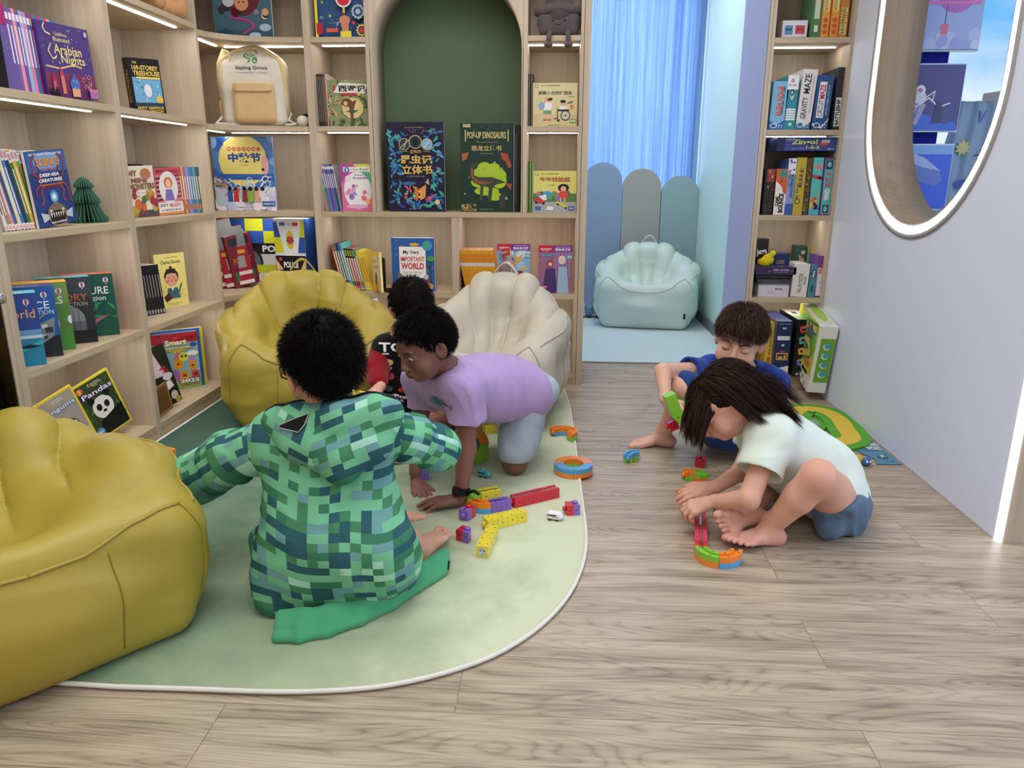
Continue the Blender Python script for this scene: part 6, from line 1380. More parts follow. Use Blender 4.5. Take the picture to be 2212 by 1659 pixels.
t = straight(['red'], 'red track cube hanging below the held green piece', so=False); p = A(1446, 930, 2.50); t.matrix_basis = Mx(p, rad(15), 0, rad(-20))
t = curve(rad(20), rad(100), ['grn'], ['blu'], 'green and blue curved track held behind the green piece', st=False); p = A(1468, 868, 2.56); t.matrix_basis = Mx((p[0]-.02, p[1]-.02, p[2]-.03), rad(10))
# track held by the child in black
t = straight(['yel', 'yel', 'yel', 'yel', 'pur', 'pur'], 'yellow and purple straight track held up by the child with red sleeves', st=False, so=False); p = A(722, 856, 2.50); q = A(838, 872, 2.50); t.matrix_basis = Mx(p, rad(-8), rad(12), math.asin(max(-1, min(1, (p[2]-q[2])/np.linalg.norm(q-p)))))
# ---- floor puzzle road, brochure, bird toy
t = thing('road_play_mat', 'green foam road mat with curving yellow road leaning by the white wall', 'play mat')
def ribbon(pts, w, z0, z1, col, name):
    P = [Vector((x, y, 0)) for x, y in pts]; Q = []
    for i in range(len(P)-1):
        p0, p1, p2, p3 = [P[min(max(k, 0), len(P)-1)] for k in (i-1, i, i+1, i+2)]
        for s in (0, .25, .5, .75): Q.append(.5*((2*p1)+(-p0+p2)*s+(2*p0-5*p1+4*p2-p3)*s*s+(-p0+3*p1-3*p2+p3)*s**3))
    Q.append(P[-1]); L_, R2 = [], []
    for i, p in enumerate(Q):
        d = (Q[min(i+1, len(Q)-1)]-Q[max(i-1, 0)]).normalized(); n_ = Vector((-d.y, d.x, 0))*w/2; L_.append(p+n_); R2.append(p-n_)
    b = MB(); n = len(Q); vs = [(v.x, v.y, z) for z in (z0, z1) for S2 in (L_, R2) for v in S2]; fs = []
    for i in range(n-1):
        for a, c in ((0, 1), (1, 3), (3, 2), (2, 0)): fs.append((a*n+i, a*n+i+1, c*n+i+1, c*n+i))
    fs += [(0, n, 3*n, 2*n), (n-1, 3*n-1, 4*n-1, 2*n-1)][:2]; b.add(vs, fs, col); return b.build(name, 'matte', t)
road = [(1.035, 3.15), (1.10, 3.235), (1.185, 3.215), (1.213, 3.10), (1.196, 2.98), (1.186, 2.90), (1.165, 2.84), (1.105, 2.80), (1.05, 2.79)]
ribbon(road, .145, .0005, .012, '58a830', 'green_base'); ribbon(road, .072, .0122, .0135, 'ddc24a', 'road')
b = MB(); b.prism([(1.02, 3.01), (1.045, 2.96), (1.10, 2.95), (1.13, 3.0), (1.13, 3.09), (1.09, 3.13), (1.04, 3.10)], .0005, .0115, '58a830'); b.prism([(1.06, 3.0), (1.105, 3.0), (1.115, 3.08), (1.07, 3.08)], .0117, .0125, '8ab0a0'); add_art(b, [('sc', (.1, .1, .9, .9), 14, (.04, .1), ['d06a40', 'e4e0d0', '4a7a60', '5a90c0'], 4, 'box')], .04, .07, Matrix.Translation((1.067, 3.005, .0128)), 0); b.build('town_square', 'print', t)
t = thing('brochure', 'blue illustrated paper brochure lying on the floor against the road mat', 'brochure', (1.205, 2.60, .003))
b = MB(); w, h = .125, .33; z_ = [(-.055, .34), (-.04, .30), (-.062, .27), (-.035, .2), (-.052, .13), (-.02, .05), (-.035, 0), (.055, .0), (.052, .33)]; b.prism(z_[::-1], .0145, .0155, '4a86a8'); 
add_art(b, [('sc', (.05, .02, .95, .98), 46, (.03, .09), ['3c78a0', '8cb8cc', 'e2ece8', '48806c', '2c4a64', 'c87850'], 12, 'leaf'), ('t', 'RUNNING', .62, .62, .66, .12, 'f0f2f2', .03, 90-90), ('t', 'SPORT', .62, .48, .6, .12, 'f0f2f2', .03), ('o', .6, .22, .2, '3a7888'), ('o', .6, .22, .09, 'd8e8e4'), ('r', .5, .78, .95, .93, 'b86a48')], .09, .32, Matrix.Translation((-.038, .004, .0157)), 0); b.build('printed_sheet', 'print', t)
t.location = (1.205, 2.60, -.012)
t = thing('toy_bird', 'small yellow and blue toy bird on the floor by the brochure', 'toy'); p = at(1862, 1005, Z=0); t.location = (p[0], p[1], .0)
b = MB(); b.ell((-.012, .012, .018), (.021, .019, .0175), 'd8b834'); b.build('body', 'plastic', t); b = MB(); b.ell((.012, -.006, .017), (.017, .016, .0165), '2f6cb4'); b.build('head', 'plastic', t); b = MB(); b.ell((.008, -.021, .021), (.0045, .002, .0045), 'f0f0f0', 8); b.build('eye', 'plastic', t); b = MB(); b.ell((.019, -.020, .021), (.0045, .002, .0045), 'f0f0f0', 8); b.build('eye', 'plastic', t); b = MB(); b.ell((-.032, .02, .02), (.010, .008, .007), '2f6cb4', 8); b.build('tail', 'plastic', t)
# speaker-like toys at the nook's left side
t = thing('toy_train', 'blue and white toy train parked at the left edge of the nook mat', 'toy train', (.215, 5.45, .010)); b = MB(); b.box(-.06, -.05, .012, .0, .05, .10, 'dfe6ea'); b.build('engine', 'plastic', t, bevel=.01); b = MB(); b.box(.004, -.045, .012, .06, .045, .085, '5a8ca8'); b.build('wagon', 'plastic', t, bevel=.012); b = MB(); b.box(.064, -.04, .012, .11, .04, .075, 'c8ccd4'); b.box(.066, -.042, .035, .108, -.0401, .055, '3a4060'); b.build('wagon', 'plastic', t, bevel=.006)
for x in (-.04, .03, .09): b = MB(); b.lathe([(.012, -.002), (.012, .002)], 14, '24262c', M=Matrix.Translation((x, -.05, .012))@Matrix.Rotation(rad(90), 4, 'X')); b.build('wheel', 'plastic', t)
# ================================================================ BOOKS, GAMES AND OTHER THINGS ON THE SHELVES
LW = rad(90)                                  # yaw of a book that faces out of the left bookcases
def bm(pos, yaw=0, roll=0, pitch=0, w=0):
    pos = Vector(pos); 
    if roll > 0: pos.z += w*math.sin(roll)
    return Matrix.Translation(pos)@Matrix.Rotation(yaw, 4, 'Z')@Matrix.Rotation(roll, 4, 'Y')@Matrix.Rotation(-pitch, 4, 'X')
def book(M, w, h, d, cover, label, art=(), spine=None, pages='efe8d8', group=None, spine_art=(), name='book', cat='book', mat='print', hard=True, top_art=(), top=None, side=None, side_art=()):
    """a book or box: front cover at local y = 0 facing -y, spine on the left side"""
    t = thing(name, label, cat, group=group); t.matrix_basis = M; sp = spine or cover; b = MB(); tk = .0016 if hard else .0006
    if pages:
        b.box(0, 0, 0, w, tk, h, cover); b.box(0, d-tk, 0, w, d, h, cover); b.box(0, tk, 0, tk*1.2, d-tk, h, sp); b.build('cover', mat, t)
        b = MB(); b.box(tk*1.3, tk+.0001, .0015, w-.002, d-tk-.0001, h-.0015, pages); b.build('pages', 'paper', t)
    else:
        b.box(0, 0, 0, w, d, h, cover)
        b.c[5] = C3(side or sp); b.c[3] = C3(side or sp); b.c[1] = C3(top or cover); b.build('box', mat, t, bevel=.0006)
    if art: b = MB(); add_art(b, list(art), w, h, frame((0, 0, 0), (1, 0, 0), (0, 0, 1))); b.build('cover_print', 'print', t)
    if spine_art: b = MB(); add_art(b, list(spine_art), d, h, frame((0, d, 0), (0, -1, 0), (0, 0, 1))); b.build('spine_print', 'print', t)
    if side_art: b = MB(); add_art(b, list(side_art), d, h, frame((w, 0, 0), (0, 1, 0), (0, 0, 1))); b.build('side_print', 'print', t)
    if top_art: b = MB(); add_art(b, list(top_art), w, d, frame((0, 0, h), (1, 0, 0), (0, 1, 0))); b.build('top_print', 'print', t)
    return t
def backb(px0, px1, pyt, zs, Y, **k):
    """cover facing the room on the back wall: returns matrix, width, height"""
    ym = pyt+40; a = at(px0, ym, Y=Y); c = at(px1, ym, Y=Y); top = at((px0+px1)/2, pyt, Y=Y); r = k.get('roll', 0)
    w = c[0]-a[0]; return bm((a[0], Y, zs+.0003), 0, r, k.get('pitch', 0), w), w, (top[2]-zs)*.998
NAMES = {'red': 'c83030', 'dark red': '701c28', 'orange': 'e08030', 'yellow': 'e6cc40', 'pale yellow': 'f0e6a0', 'green': '3c9050', 'dark green': '1c4a34', 'light green': '9cc878', 'teal': '2c8890', 'light blue': '8cc0e0', 'blue': '3060b8', 'navy': '1c2450', 'purple': '6c4c9c', 'lilac': 'b4a0d8', 'pink': 'e088a8', 'white': 'f0f0f0', 'grey': '909090', 'black': '141414', 'brown': '7c5434', 'beige': 'd0c0a0', 'magenta': 'b03078'}
def cname(h):
    a = np.array([int(h[i:i+2], 16) for i in (0, 2, 4)]); return min(NAMES, key=lambda n: np.abs(a-np.array([int(NAMES[n][i:i+2], 16) for i in (0, 2, 4)])).sum())
ORD = ['leftmost']+[x+' from the left' for x in 'second third fourth fifth sixth seventh eighth ninth tenth eleventh twelfth thirteenth fourteenth fifteenth sixteenth seventeenth eighteenth nineteenth twentieth twenty-first twenty-second twenty-third twenty-fourth twenty-fifth'.split()]
def spine_row(M, cols, tw, h, depth, lean, where, group, bands=None, same=False, hv=0, seed=0, pages='f0eade', skip=0, hl=None):
    """books side by side, spines facing -y of the frame M, leaning by `lean` (negative: tops to the left)"""
    R = random.Random(seed); x = 0
    for i, c in enumerate(cols):
        hh = (hl[i] if hl else h)*(1-hv*R.random()); tk = tw[i] if hasattr(tw, '__len__') else tw
        lab = where if same else f'{cname(c)} spine, {ORD[i+skip]} {where}'
        t = thing('book', lab, 'book', group=group); t.matrix_basis = M@Matrix.Translation((x, 0, max(0, tk*math.sin(lean)) if lean > 0 else 0))@Matrix.Rotation(lean, 4, 'Y')
        b = MB(); b.box(.0002, 0, 0, .0010, depth, hh, c); b.box(tk-.0010, 0, 0, tk-.0002, depth, hh, c); b.box(.0010, 0, 0, tk-.0010, .0012, hh, c); b.build('cover', 'print', t)
        b = MB(); b.box(.0011, .0014, .001, tk-.0011, depth-.001, hh-.001, pages); b.build('pages', 'paper', t)
        bb = bands(i, c, R) if bands else [('r', .3, .25, .7, .7, 'e8e4dc' if sum(srgb(c)) < 1.2 else '50483c')]
        if bb: b = MB(); add_art(b, bb, tk, hh, frame((0, 0, 0), (1, 0, 0), (0, 0, 1)), .0003); b.build('spine_print', 'print', t)
        x += tk/math.cos(lean)+.0003
    return x
def title(ch='TITLE', c='e8e4dc', x=.5, y=.55, L=.5): return ('t', ch, x, y, .5, L, c, .0, -90)
def bookend(M, w, h, label, d=.09):
    t = thing('bookend', label, 'bookend'); t.matrix_basis = M; b = MB(); b.box(0, 0, 0, w, .002, h, '101012'); b.build('plate', 'matte', t, bevel=.0008); b = MB(); b.box(0, .0022, 0, w, d, .0015, '101012'); b.build('foot', 'matte', t); return t
LX = -1.60
def leftpos(px, py, z, X=LX): p = at(px, py, X=X); return (X, p[1], z+.0004)
Z0, Z1, Z2, Z3, Z4 = ZS[:5]
# ---------------- left bookcase, nearer bay
cs = ['6c5c9c', '7464a4', 'e890a8', '6a5a98', '9cb4dc', 'e080a8', '3870a8', 'b82c60', '2c7ca0', 'c03070', '2c80b0', 'c83868', 'd8a060', '2878b0', '2870b8']
def bands_a(i, c, R): return [('r', .30, .35, .70, .80, 'e4dcec'), ('r', .1, .86, .9, .94, 'd8b860' if i > 6 else 'e8e0f0'), ('r', 0, 0, 1, .02, 'e0c080')]
Y = at(28, 120, X=LX-.01)[1]; spine_row(bm((LX-.01, Y, Z3+.0004), LW), cs, .0155, .235, .17, rad(-3), 'in the purple and blue fairy tale row', 'thin fairy tale books, top visible shelf, left bookcase', bands_a)
M = bm((LX-.004, Y-.17, Z3+.0004), LW, rad(-3)); book(M, .165, .232, .012, '6a5a9c', 'purple book with a crimson top band behind the black bookend at the left edge', [('r', 0, .78, 1, 1, 'a8306c'), *[('o', .05+.1*i, .78, .05, 'a8306c') for i in range(10)], ('sc', (.1, .3, .9, .7), 10, (.008, .015), ['d8cce8'], 2, 'star')])
bookend(bm((LX+.012, 2.095, Z3+.0004), LW), .125, .155, 'black metal bookend with a cut-out figure, upper left edge')
M = bm((LX+.004, at(92, 120, X=LX)[1]-.004, Z3+.0004), LW, rad(-3)); 
book(M, .262, .222, .018, '4c3a80', 'purple fairy tale book with gold lettering, stars and domed palace', [('r', 0, 0, 1, .34, '7c3458'), ('r', 0, 0, 1, .12, '5c2a60'), ('l', [(.05, .42), (.3, .40), (.6, .47), (.75, .44)], .02, 'e0b878'), ('t', 'Usborne', .42, .86, .24, .05, 'e8d890'), ('t', 'Illustrated', .42, .79, .32, .06, 'e8d890'), ('t', 'Arabian', .52, .66, .55, .13, 'f0dc8c', .012), ('t', 'Nights', .60, .52, .48, .15, 'f0dc8c', .012),
  ('l', [(.14, .98), (.10, .92), (.14, .86), (.22, .84)], .018, 'f0dc9c'), ('l', [(.2, .72), (.13, .62), (.2, .52), (.28, .56)], .016, 'f0dc9c'), ('sc', (.03, .45, .97, .97), 34, (.006, .013), ['f0e8c8', 'e8dca0'], 3, 'star'), ('o', .92, .92, .03, 'e8dce8'), ('t', 'U', .92, .92, .02, .05, '5c3a80'),
  ('p', [(.1, .22), (.14, .36), (.18, .22)], 'a83058'), ('r', .11, .05, .17, .22, 'c86a70'), ('p', [(.26, .3), (.30, .44), (.35, .3)], 'c04060'), ('r', .27, .06, .34, .30, 'd08070'), ('e', .54, .2, .10, .10, '4868b8'), ('p', [(.5, .28), (.54, .36), (.58, .28)], '4868b8'), ('r', .46, .03, .62, .14, 'e0a880'), ('sc', (.48, .14, .6, .26), 9, (.006, .008), ['e8ecf4'], 5, 'dot'), ('sc', (.7, .15, .95, .34), 8, (.03, .05), ['c890b0', 'e0b0c8'], 7, 'swirl'), ('r', .80, .02, .97, .15, 'd890c0'), *[('r', .81+.04*i, .0, .83+.04*i, .13, '8c5090') for i in range(4)], ('p', [(.02, 0), (.04, .16), (.10, .06), (.13, .16), (.2, .0)], '101014')], spine='3c2c70')
cs = ['e0ddd8', '9c8c78', 'd890a0', '3c6ca0', 'e4d8b0', '4878b8', '24385c', '3c7848', 'e8b040', '6c9c38', 'a84034', '2c6c74', 'd8dcd8', 'a83848', 'd0d4d8', '78a070']
def bands_b(i, c, R): return [('r', 0, .86, 1, 1, 'e4dcdc'), ('r', 0, 0, 1, .08, 'ece8e4'), ('r', .2, .015, .8, .06, 'd8a0a0'), ('r', .35, .2, .65, .78, 'f0ece4' if i % 3 else '4c4440'), ('r', .2, .89, .8, .97, 'c08890')]
p = at(20, 500, X=LX-.01); spine_row(bm((LX-.02, p[1], Z2+.0004), LW), cs, .0145, .24, .17, rad(-13), 'in the leaning comic row', 'leaning thin comics beside the deep-sea book', bands_b, hv=.04, seed=3)
p = at(92, 491, X=LX-.005); book(bm((LX-.005, p[1]-.012, Z2+.0004), LW, rad(-5)), .192, .228, .012, '24407c', 'dark blue comic book with octopus arms and an anglerfish', [('r', 0, .72, 1, 1, '3c64a4'), ('e', .5, .86, .34, .12, '7c9cc8'), ('t', 'GET TO KNOW YOUR UNIVERSE!', .5, .955, .82, .03, 'f0f4f8', .02), ('p', [(.18, .95), (.3, .72), (.3, .55), (.7, .55), (.7, .72), (.82, .95), (.74, .7), (.74, .5), (.26, .5), (.24, .7)], '6c2c3c'),
  ('l', [(.2, .95), (.1, .85), (.12, .7), (.25, .65), (.35, .6)], .04, '8c3848'), ('l', [(.3, .55), (.22, .45), (.24, .35), (.18, .30)], .035, 'a04450'), ('l', [(.7, .55), (.80, .45), (.74, .36), (.78, .3)], .035, 'a04450'), ('l', [(.8, .95), (.92, .85), (.88, .7), (.78, .62)], .04, '8c3848'), ('l', [(.72, .6), (.9, .5), (.9, .36), (.95, .28)], .035, '983c4c'), ('l', [(.28, .6), (.1, .5), (.08, .42)], .035, '983c4c'),
  ('t', 'SCIENCE', .5, .85, .56, .10, 'e8952c', .03), ('t', 'COMICS', .5, .755, .36, .035, 'c86064', .02), ('t', 'DEEP-SEA', .5, .68, .50, .045, 'f4f4f4', .035), ('t', 'CREATURES', .5, .61, .60, .045, 'f4f4f4', .035), ('t', 'Adapting to the Abyss', .5, .55, .58, .03, 'e89040', .02), ('o', .5, .38, .11, '5088b8'), ('o', .5, .38, .07, 'a0d0e8'), ('o', .5, .38, .035, 'f0fcff'), ('l', [(.5, .36), (.5, .28)], .01, '7c9cb8'),
  ('e', .5, .14, .26, .16, '7c6a60'), ('p', [(.26, .16), (.08, .2), (.12, .06), (.28, .1)], 'b8c4cc'), ('p', [(.74, .16), (.92, .2), (.88, .06), (.72, .1)], 'b8c4cc'), ('e', .5, .10, .20, .10, '201a20'), *[('p', [(.32+.06*i, .17), (.34+.06*i, .10), (.36+.06*i, .17)], 'e8e4dc') for i in range(6)], ('o', .34, .2, .025, 'e8e0c8'), ('o', .66, .2, .025, 'e8e0c8'), ('t', 'MIKE LAWRENCE', .5, .04, .4, .025, 'f4f4f4', .02)], spine='e8e0e0')
# honeycomb paper tree
p = at(192, 482, X=-1.66); t = thing('paper_tree', 'dark green honeycomb paper tree decoration on the shelf', 'decoration', (-1.66, p[1], Z2+.0005)); b = MB(); n = 26
prof = [(.062, 0), (.066, .012), (.052, .030), (.038, .062), (.048, .070), (.044, .082), (.026, .108), (.022, .116), (.034, .122), (.030, .130), (.012, .152), (.0005, .156)]
for k in range(n):
    a = math.pi*2*k/n; ca, sa = math.cos(a), math.sin(a); vs = []; 
    for r, z in prof: vs += [(r*ca-.0012*sa, r*sa+.0012*ca, z), (r*ca+.0012*sa, r*sa-.0012*ca, z)]
    m_ = len(prof); vs += [(0, 0, 0), (0, 0, .156)]; b.add(vs, [(2*j, 2*j+1, 2*j+3, 2*j+2) for j in range(m_-1)]+[tuple([2*m_]+[2*j for j in range(m_)]), tuple([2*m_+0]+[2*j+1 for j in range(m_)][::1])], '3f6b58')
b.build('paper_fins', 'matte', t)
# slipcase boxes: fronts turned towards the room
def ball(x, y, s=1): return [('e', x, y, .055*s, .045*s, 'e8e8e8'), ('e', x, y, .03*s, .045*s, 'd04860'), ('e', x, y, .012*s, .045*s, '3c70b8'), ('r', x-.012*s, y-.062*s, x+.012*s, y-.052*s, 'e8e8e8')]
def slip(prx, pry, pyt, pxt, cover, label, art, top, top_art, w=.172, d=.072, yaw=rad(18)):
    p = at(prx, pry, Z=Z1); dv = Vector((math.cos(yaw), math.sin(yaw), 0)); o = Vector((p[0], p[1], Z1+.0004))-dv*w; tp = at(pxt, pyt, Y=p[1]); h = tp[2]-Z1
    return book(bm(o, yaw), w, h, d, cover, label, art, pages=None, name='slipcase_box', cat='boxed book set', top=top, top_art=top_art, side=top)
sky = [('r', 0, .5, 1, 1, '2c4890'), ('r', 0, .42, 1, .5, '6c9cc8'), ('r', 0, .38, 1, .42, 'c8dce8'), ('r', 0, 0, 1, .38, '2c84a8'), ('p', [(0, .2), (.6, .25), (1, .35), (1, .3), (.5, .18), (0, .1)], '4cb0c4'), ('p', [(.5, .26), (.75, .3), (.98, .27), (.7, .24)], '142c3c')]
yw = rad(38)
slip(260, 722, 590, 243, '1c5040', 'dark green boxed nature set with a frog, farthest in the row of boxes', [('sc', (0, 0, 1, .75), 30, (.06, .14), ['2c7850', '38905c', '1c5c40', '58a868'], 4, 'leaf'), ('t', 'NATURE', .48, .74, .8, .12, 'e8ecec', .01), ('t', 'collection', .5, .62, .62, .08, 'e8ecec'), ('p', [(.1, .3), (.3, .2), (.6, .3), (.85, .35), (.6, .24), (.3, .08)], 'b06868'), ('e', .2, .9, .14, .06, 'e0a850')]+ball(.85, .90), 'd86858', [('t', 'NATURE', .5, .3, .4, .3, 'f0e8e4')], yaw=yw, w=.16)
slip(213, 738, 597, 185, '282e34', 'black boxed history set with a stone dome', [('r', 0, .7, 1, 1, '343c44'), ('t', 'HISTORY', .48, .70, .86, .11, 'b06048'), ('t', 'COLLECTION', .55, .60, .7, .06, 'a8a0a0'), ('e', .5, .36, .32, .22, '7c848c'), ('r', .18, .2, .82, .34, '585f68'), *[('r', .2+.1*i, .2, .21+.1*i, .5, '343c44') for i in range(6)], ('r', 0, 0, 1, .2, '141a20')]+ball(.84, .88), '5ca0a0', [('t', 'HISTORY', .5, .3, .5, .3, 'c8dcdc')], yaw=yw, w=.16)
slip(165, 754, 608, 140, '6c8c48', 'green boxed animal set with a furry tail', [('r', 0, .3, 1, .7, '588440'), ('r', 0, 0, 1, .3, '4c8c38'), ('t', 'ANIMALS', .46, .74, .86, .11, 'e4e8dc', .01), ('e', .62, .4, .16, .16, 'b8b0a8'), ('e', .62, .36, .10, .12, '7c746c'), ('e', .98, .45, .05, .06, 'e0e8e0')]+ball(.84, .87), 'e0a840', [('t', 'Animals', .5, .3, .5, .3, 'f4e8c8')], yaw=yw, w=.16)
slip(138, 768, 617, 115, '24589c', 'blue boxed science set with a satellite', [('r', 0, 0, 1, .3, '20242c'), ('t', 'SCIENCE', .46, .74, .86, .11, 'e4ecf4', .01), ('t', 'COLLECTION', .6, .64, .7, .06, 'c8d8e8'), ('p', [(.1, .5), (.5, .42), (.95, .56), (.9, .3), (.5, .12), (.2, .2)], '888c90'), ('sc', (.2, .16, .9, .5), 22, (.03, .07), ['c8ccd0', '484c54', 'e0dcc8', '303840'], 6, 'box'), ('l', [(.5, .45), (.8, .62)], .02, 'c8a878')]+ball(.82, .88), '44407c', [('t', 'SCIENCE', .5, .3, .5, .3, 'd0d0e8')], yaw=yw, w=.16)
slip(102, 787, 632, 74, '2c4890', 'blue boxed world set with a sea picture, nearest in the row of boxes', sky+[('t', 'World', .58, .72, .7, .12, 'e0a074', .005)]+ball(.80, .88), '60b4bc', [('t', 'World', .5, .3, .5, .3, 'e0f0f0')], yaw=yw, w=.14)
# bottom shelf: orange readers, penguins, pandas
spine_row(bm((LX-.03, at(68, 900, X=LX-.03)[1]-.01, Z0+.0004), LW), ['d87828']*13, .0088, .150, .14, rad(-2), 'thin orange paperback in the row left of the penguin book', 'orange readers on the bottom shelf', lambda i, c, R: [('r', 0, 0, 1, .42, 'e0b838'), ('r', .3, .5, .7, .9, 'f0dcb8')], same=True, pages='f4f0e8')
def reader(px, py, lab, word, body, roll, X, dz=0):
    p = at(px, py, X=X); art = [('r', 0, 0, 1, 1, 'e8d030'), ('r', .05, .035, .95, .965, body[0])]+body[1]+[('o', .13, .885, .085, 'd87838'), ('t', '2', .13, .885, .06, .06, 'f8f0e8', .02), ('r', .36, .88, .40, .93, 'e8d030'), ('r', .37, .89, .39, .92, body[0]), ('t', 'NATIONAL', .56, .915, .26, .02, 'f0f0f0'), ('t', 'GEOGRAPHIC', .58, .885, .30, .02, 'f0f0f0'), ('t', 'KiDS', .55, .855, .12, .022, 'e8d030'), ('t', word, .52, .765, .84, .105, body[2], .05), ('t', word, .52, .767, .80, .085, 'f8f8f8', .012)]
    return book(bm((X, p[1], Z0+.0005+dz), rad(66), roll), .152, .232, .006, 'e8d030', lab, art, hard=False)
reader(124, 938, 'small reader with yellow border and a penguin chick on its cover', 'Penguins', ('a89c90', [('r', .05, .035, .95, .3, 'c8c4c0'), ('e', .66, .18, .22, .2, '8c94a0'), ('e', .62, .42, .17, .13, '1c1e24'), ('e', .56, .42, .085, .095, 'eceae6'), ('e', .70, .42, .07, .085, 'eceae6'), ('o', .57, .44, .022, '101014'), ('o', .69, .44, .022, '101014'), ('p', [(.60, .42), (.66, .42), (.63, .37)], '202024')], '3870b0'), rad(-19), -1.645)
reader(210, 938, 'small reader with yellow border and a panda on its cover', 'Pandas', ('38482c', [('sc', (.06, .04, .94, .95), 40, (.05, .09), ['4c6838', '2c3c24', '64804c'], 9, 'leaf'), ('e', .50, .48, .27, .19, 'eceae4'), ('o', .28, .65, .085, '141414'), ('o', .72, .66, .085, '141414'), ('e', .40, .50, .07, .06, '1c1c1c'), ('e', .61, .50, .07, .06, '1c1c1c'), ('e', .5, .41, .05, .025, '1c1c1c'), ('p', [(.3, .28), (.95, .4), (.95, .04), (.2, .04)], '161616'), ('o', .17, .13, .11, '4890c0'), ('t', 'READ', .17, .13, .15, .04, 'f0f4f8')], '54307c'), rad(-18), -1.66)
# ---------------- left bookcase, farther bay
t = thing('teddy_bear', 'tan teddy bear in white shirt with dark red heart, upper left shelf', 'soft toy', (-1.66, 3.20, Z4+.0005)); S = Solid(); S.ell((0, 0, .085), (.06, .065, .085), k=0); S.ell((0, 0, .20), (.065, .07, .06), k=.02); S.ell((.055, 0, .19), (.025, .028, .022), k=.01)
for q in (-1, 1):
    S.cone((.03, q*.045, .04), (.085, q*.085, .035), .036, .034, k=.01); S.ell((.098, q*.092, .045), (.022, .034, .042), k=.01); S.cone((0, q*.06, .13), (.045, q*.11, .085), .026, .026, k=.01); S.ell((-.005, q*.055, .25), (.012, .022, .024), k=.01)
S.cut((0, 0, .001), (0, 0, -1), .002); S.mesh(.005); S.displace(lambda P: .0012*vnoise(P, 160, 2)); S.build('body', 'cloth', t, 'c89468')
S = Solid(); S.ell((0, 0, .09), (.066, .071, .075), k=0); S.cut((0, 0, .03), (0, 0, -1), .004); S.cut((0, 0, .15), (0, 0, 1), .004); S.mesh(.005); S.build('shirt', 'cloth', t, 'e8e2dc')
b = MB(); q_, _ = S.march([(.3, y, z) for y, z in ((0, .060), (-.016, .078), (-.014, .092), (-.005, .096), (0, .090), (.005, .096), (.014, .092), (.016, .078), (0, .08))], (-1, 0, 0), .001); b.add(q_, [(i, (i+1) % 8, 8) for i in range(8)], '6c1c2c'); b.build('heart_print', 'print', t)
p = at(300, 235, X=-1.66); M = bm((-1.668, 3.035, Z3+.0004), rad(62), rad(-3))
book(M, .135, .205, .034, '16161a', 'black paperback with yellow lettering and blue picture, alone on the upper shelf', [('t', 'THE', .2, .92, .14, .04, 'e8c860', .02), ('t', '169-STOREY', .52, .83, .84, .09, 'e8c860', .03), ('t', 'TREEHOUSE', .54, .73, .86, .09, 'e8c860', .03), ('r', .06, .15, .96, .66, '6ca8cc'), ('sc', (.1, .2, .92, .62), 26, (.03, .06), ['c8e0ec', '4c88b0', 'e8e4c8', 'a8b0c0', '3c6c48'], 8, 'leaf'), ('r', .2, .63, .95, .67, 'e0c860'), ('e', .5, .42, .12, .12, 'dcdce4'), ('o', .84, .26, .11, 'e0b848'), ('r', .06, .12, .96, .2, '2c3c4c'), ('t', 'ANDY GRIFFITHS', .5, .105, .86, .05, 'e8c860', .02), ('t', 'TERRY DENTON', .5, .045, .8, .05, 'e8c860', .02)], spine='0c0c0e', spine_art=[('t', 'TREEHOUSE', .5, .5, .5, .6, 'c8a850', .0, -90)])
X = -1.66
book(bm((X, 2.905, Z2+.0004), rad(84), rad(-2)), .165, .195, .010, 'e4dcc8', 'cream and grey monster book, left of the pink striped book', [('r', 0, 0, 1, .12, '484c54'), ('sc', (0, .12, 1, .5), 16, (.08, .14), ['c87040', 'b8a448', '7c9840', '9c3848'], 5, 'dot'), ('t', 'MY', .2, .86, .34, .12, '8c6448', .05), ('t', 'MINI', .4, .72, .6, .10, '8c6448', .05), ('t', 'MONSTERS', .5, .60, .96, .12, '8c6448', .05), ('e', .68, .84, .2, .11, 'b87858'), ('e', .42, .47, .2, .06, 'f0ece4'), ('t', 'MONSTERS IN THE DARK', .42, .47, .34, .03, 'a04030'), ('o', .5, .33, .09, '4c7040'), ('t', 'EGMONT', .35, .05, .5, .03, 'c03848')], hard=False)
book(bm((X+.012, 3.085, Z2+.0004), rad(84), rad(-1)), .175, .192, .012, 'c87888', 'pink tiger-striped book with a red-haired child in a white circle', [('r', 0, .25, 1, 1, 'd87888'), *[('p', [(.02, .3+.09*i), (.98, .38+.09*i), (.98, .40+.09*i), (.02, .34+.09*i)], '2c2024') for i in range(6)], ('r', 0, .85, 1, 1, 'c85064'), ('t', 'MEGAN McDONALD', .5, .92, .86, .06, '3c1c28', .02), ('o', .48, .58, .38, 'ecE8e8'.lower()), ('e', .48, .68, .17, .12, 'd87838'), ('o', .48, .66, .10, 'f0c8a8'), ('p', [(.36, .54), (.60, .54), (.68, .3), (.28, .3)], '8870b8'), ('r', 0, 0, 1, .27, 'ece8e4'), ('t', 'JUDY', .22, .20, .32, .08, '303030', .03), ('t', 'MOODY', .68, .20, .46, .08, 'c83848', .03), ('t', 'IN A MONDAY MOOD', .5, .10, .8, .05, '303030', .01), ('r', 0, 0, 1, .055, 'e09058')], hard=False)
cs = ['7c9c50', 'c85c48', 'd87840', 'b84858', 'd8a848', '8c6cb0', 'a888c8', '4c88b0', '3c78a8', '5c9ca8', '4c6878', '2c5858']
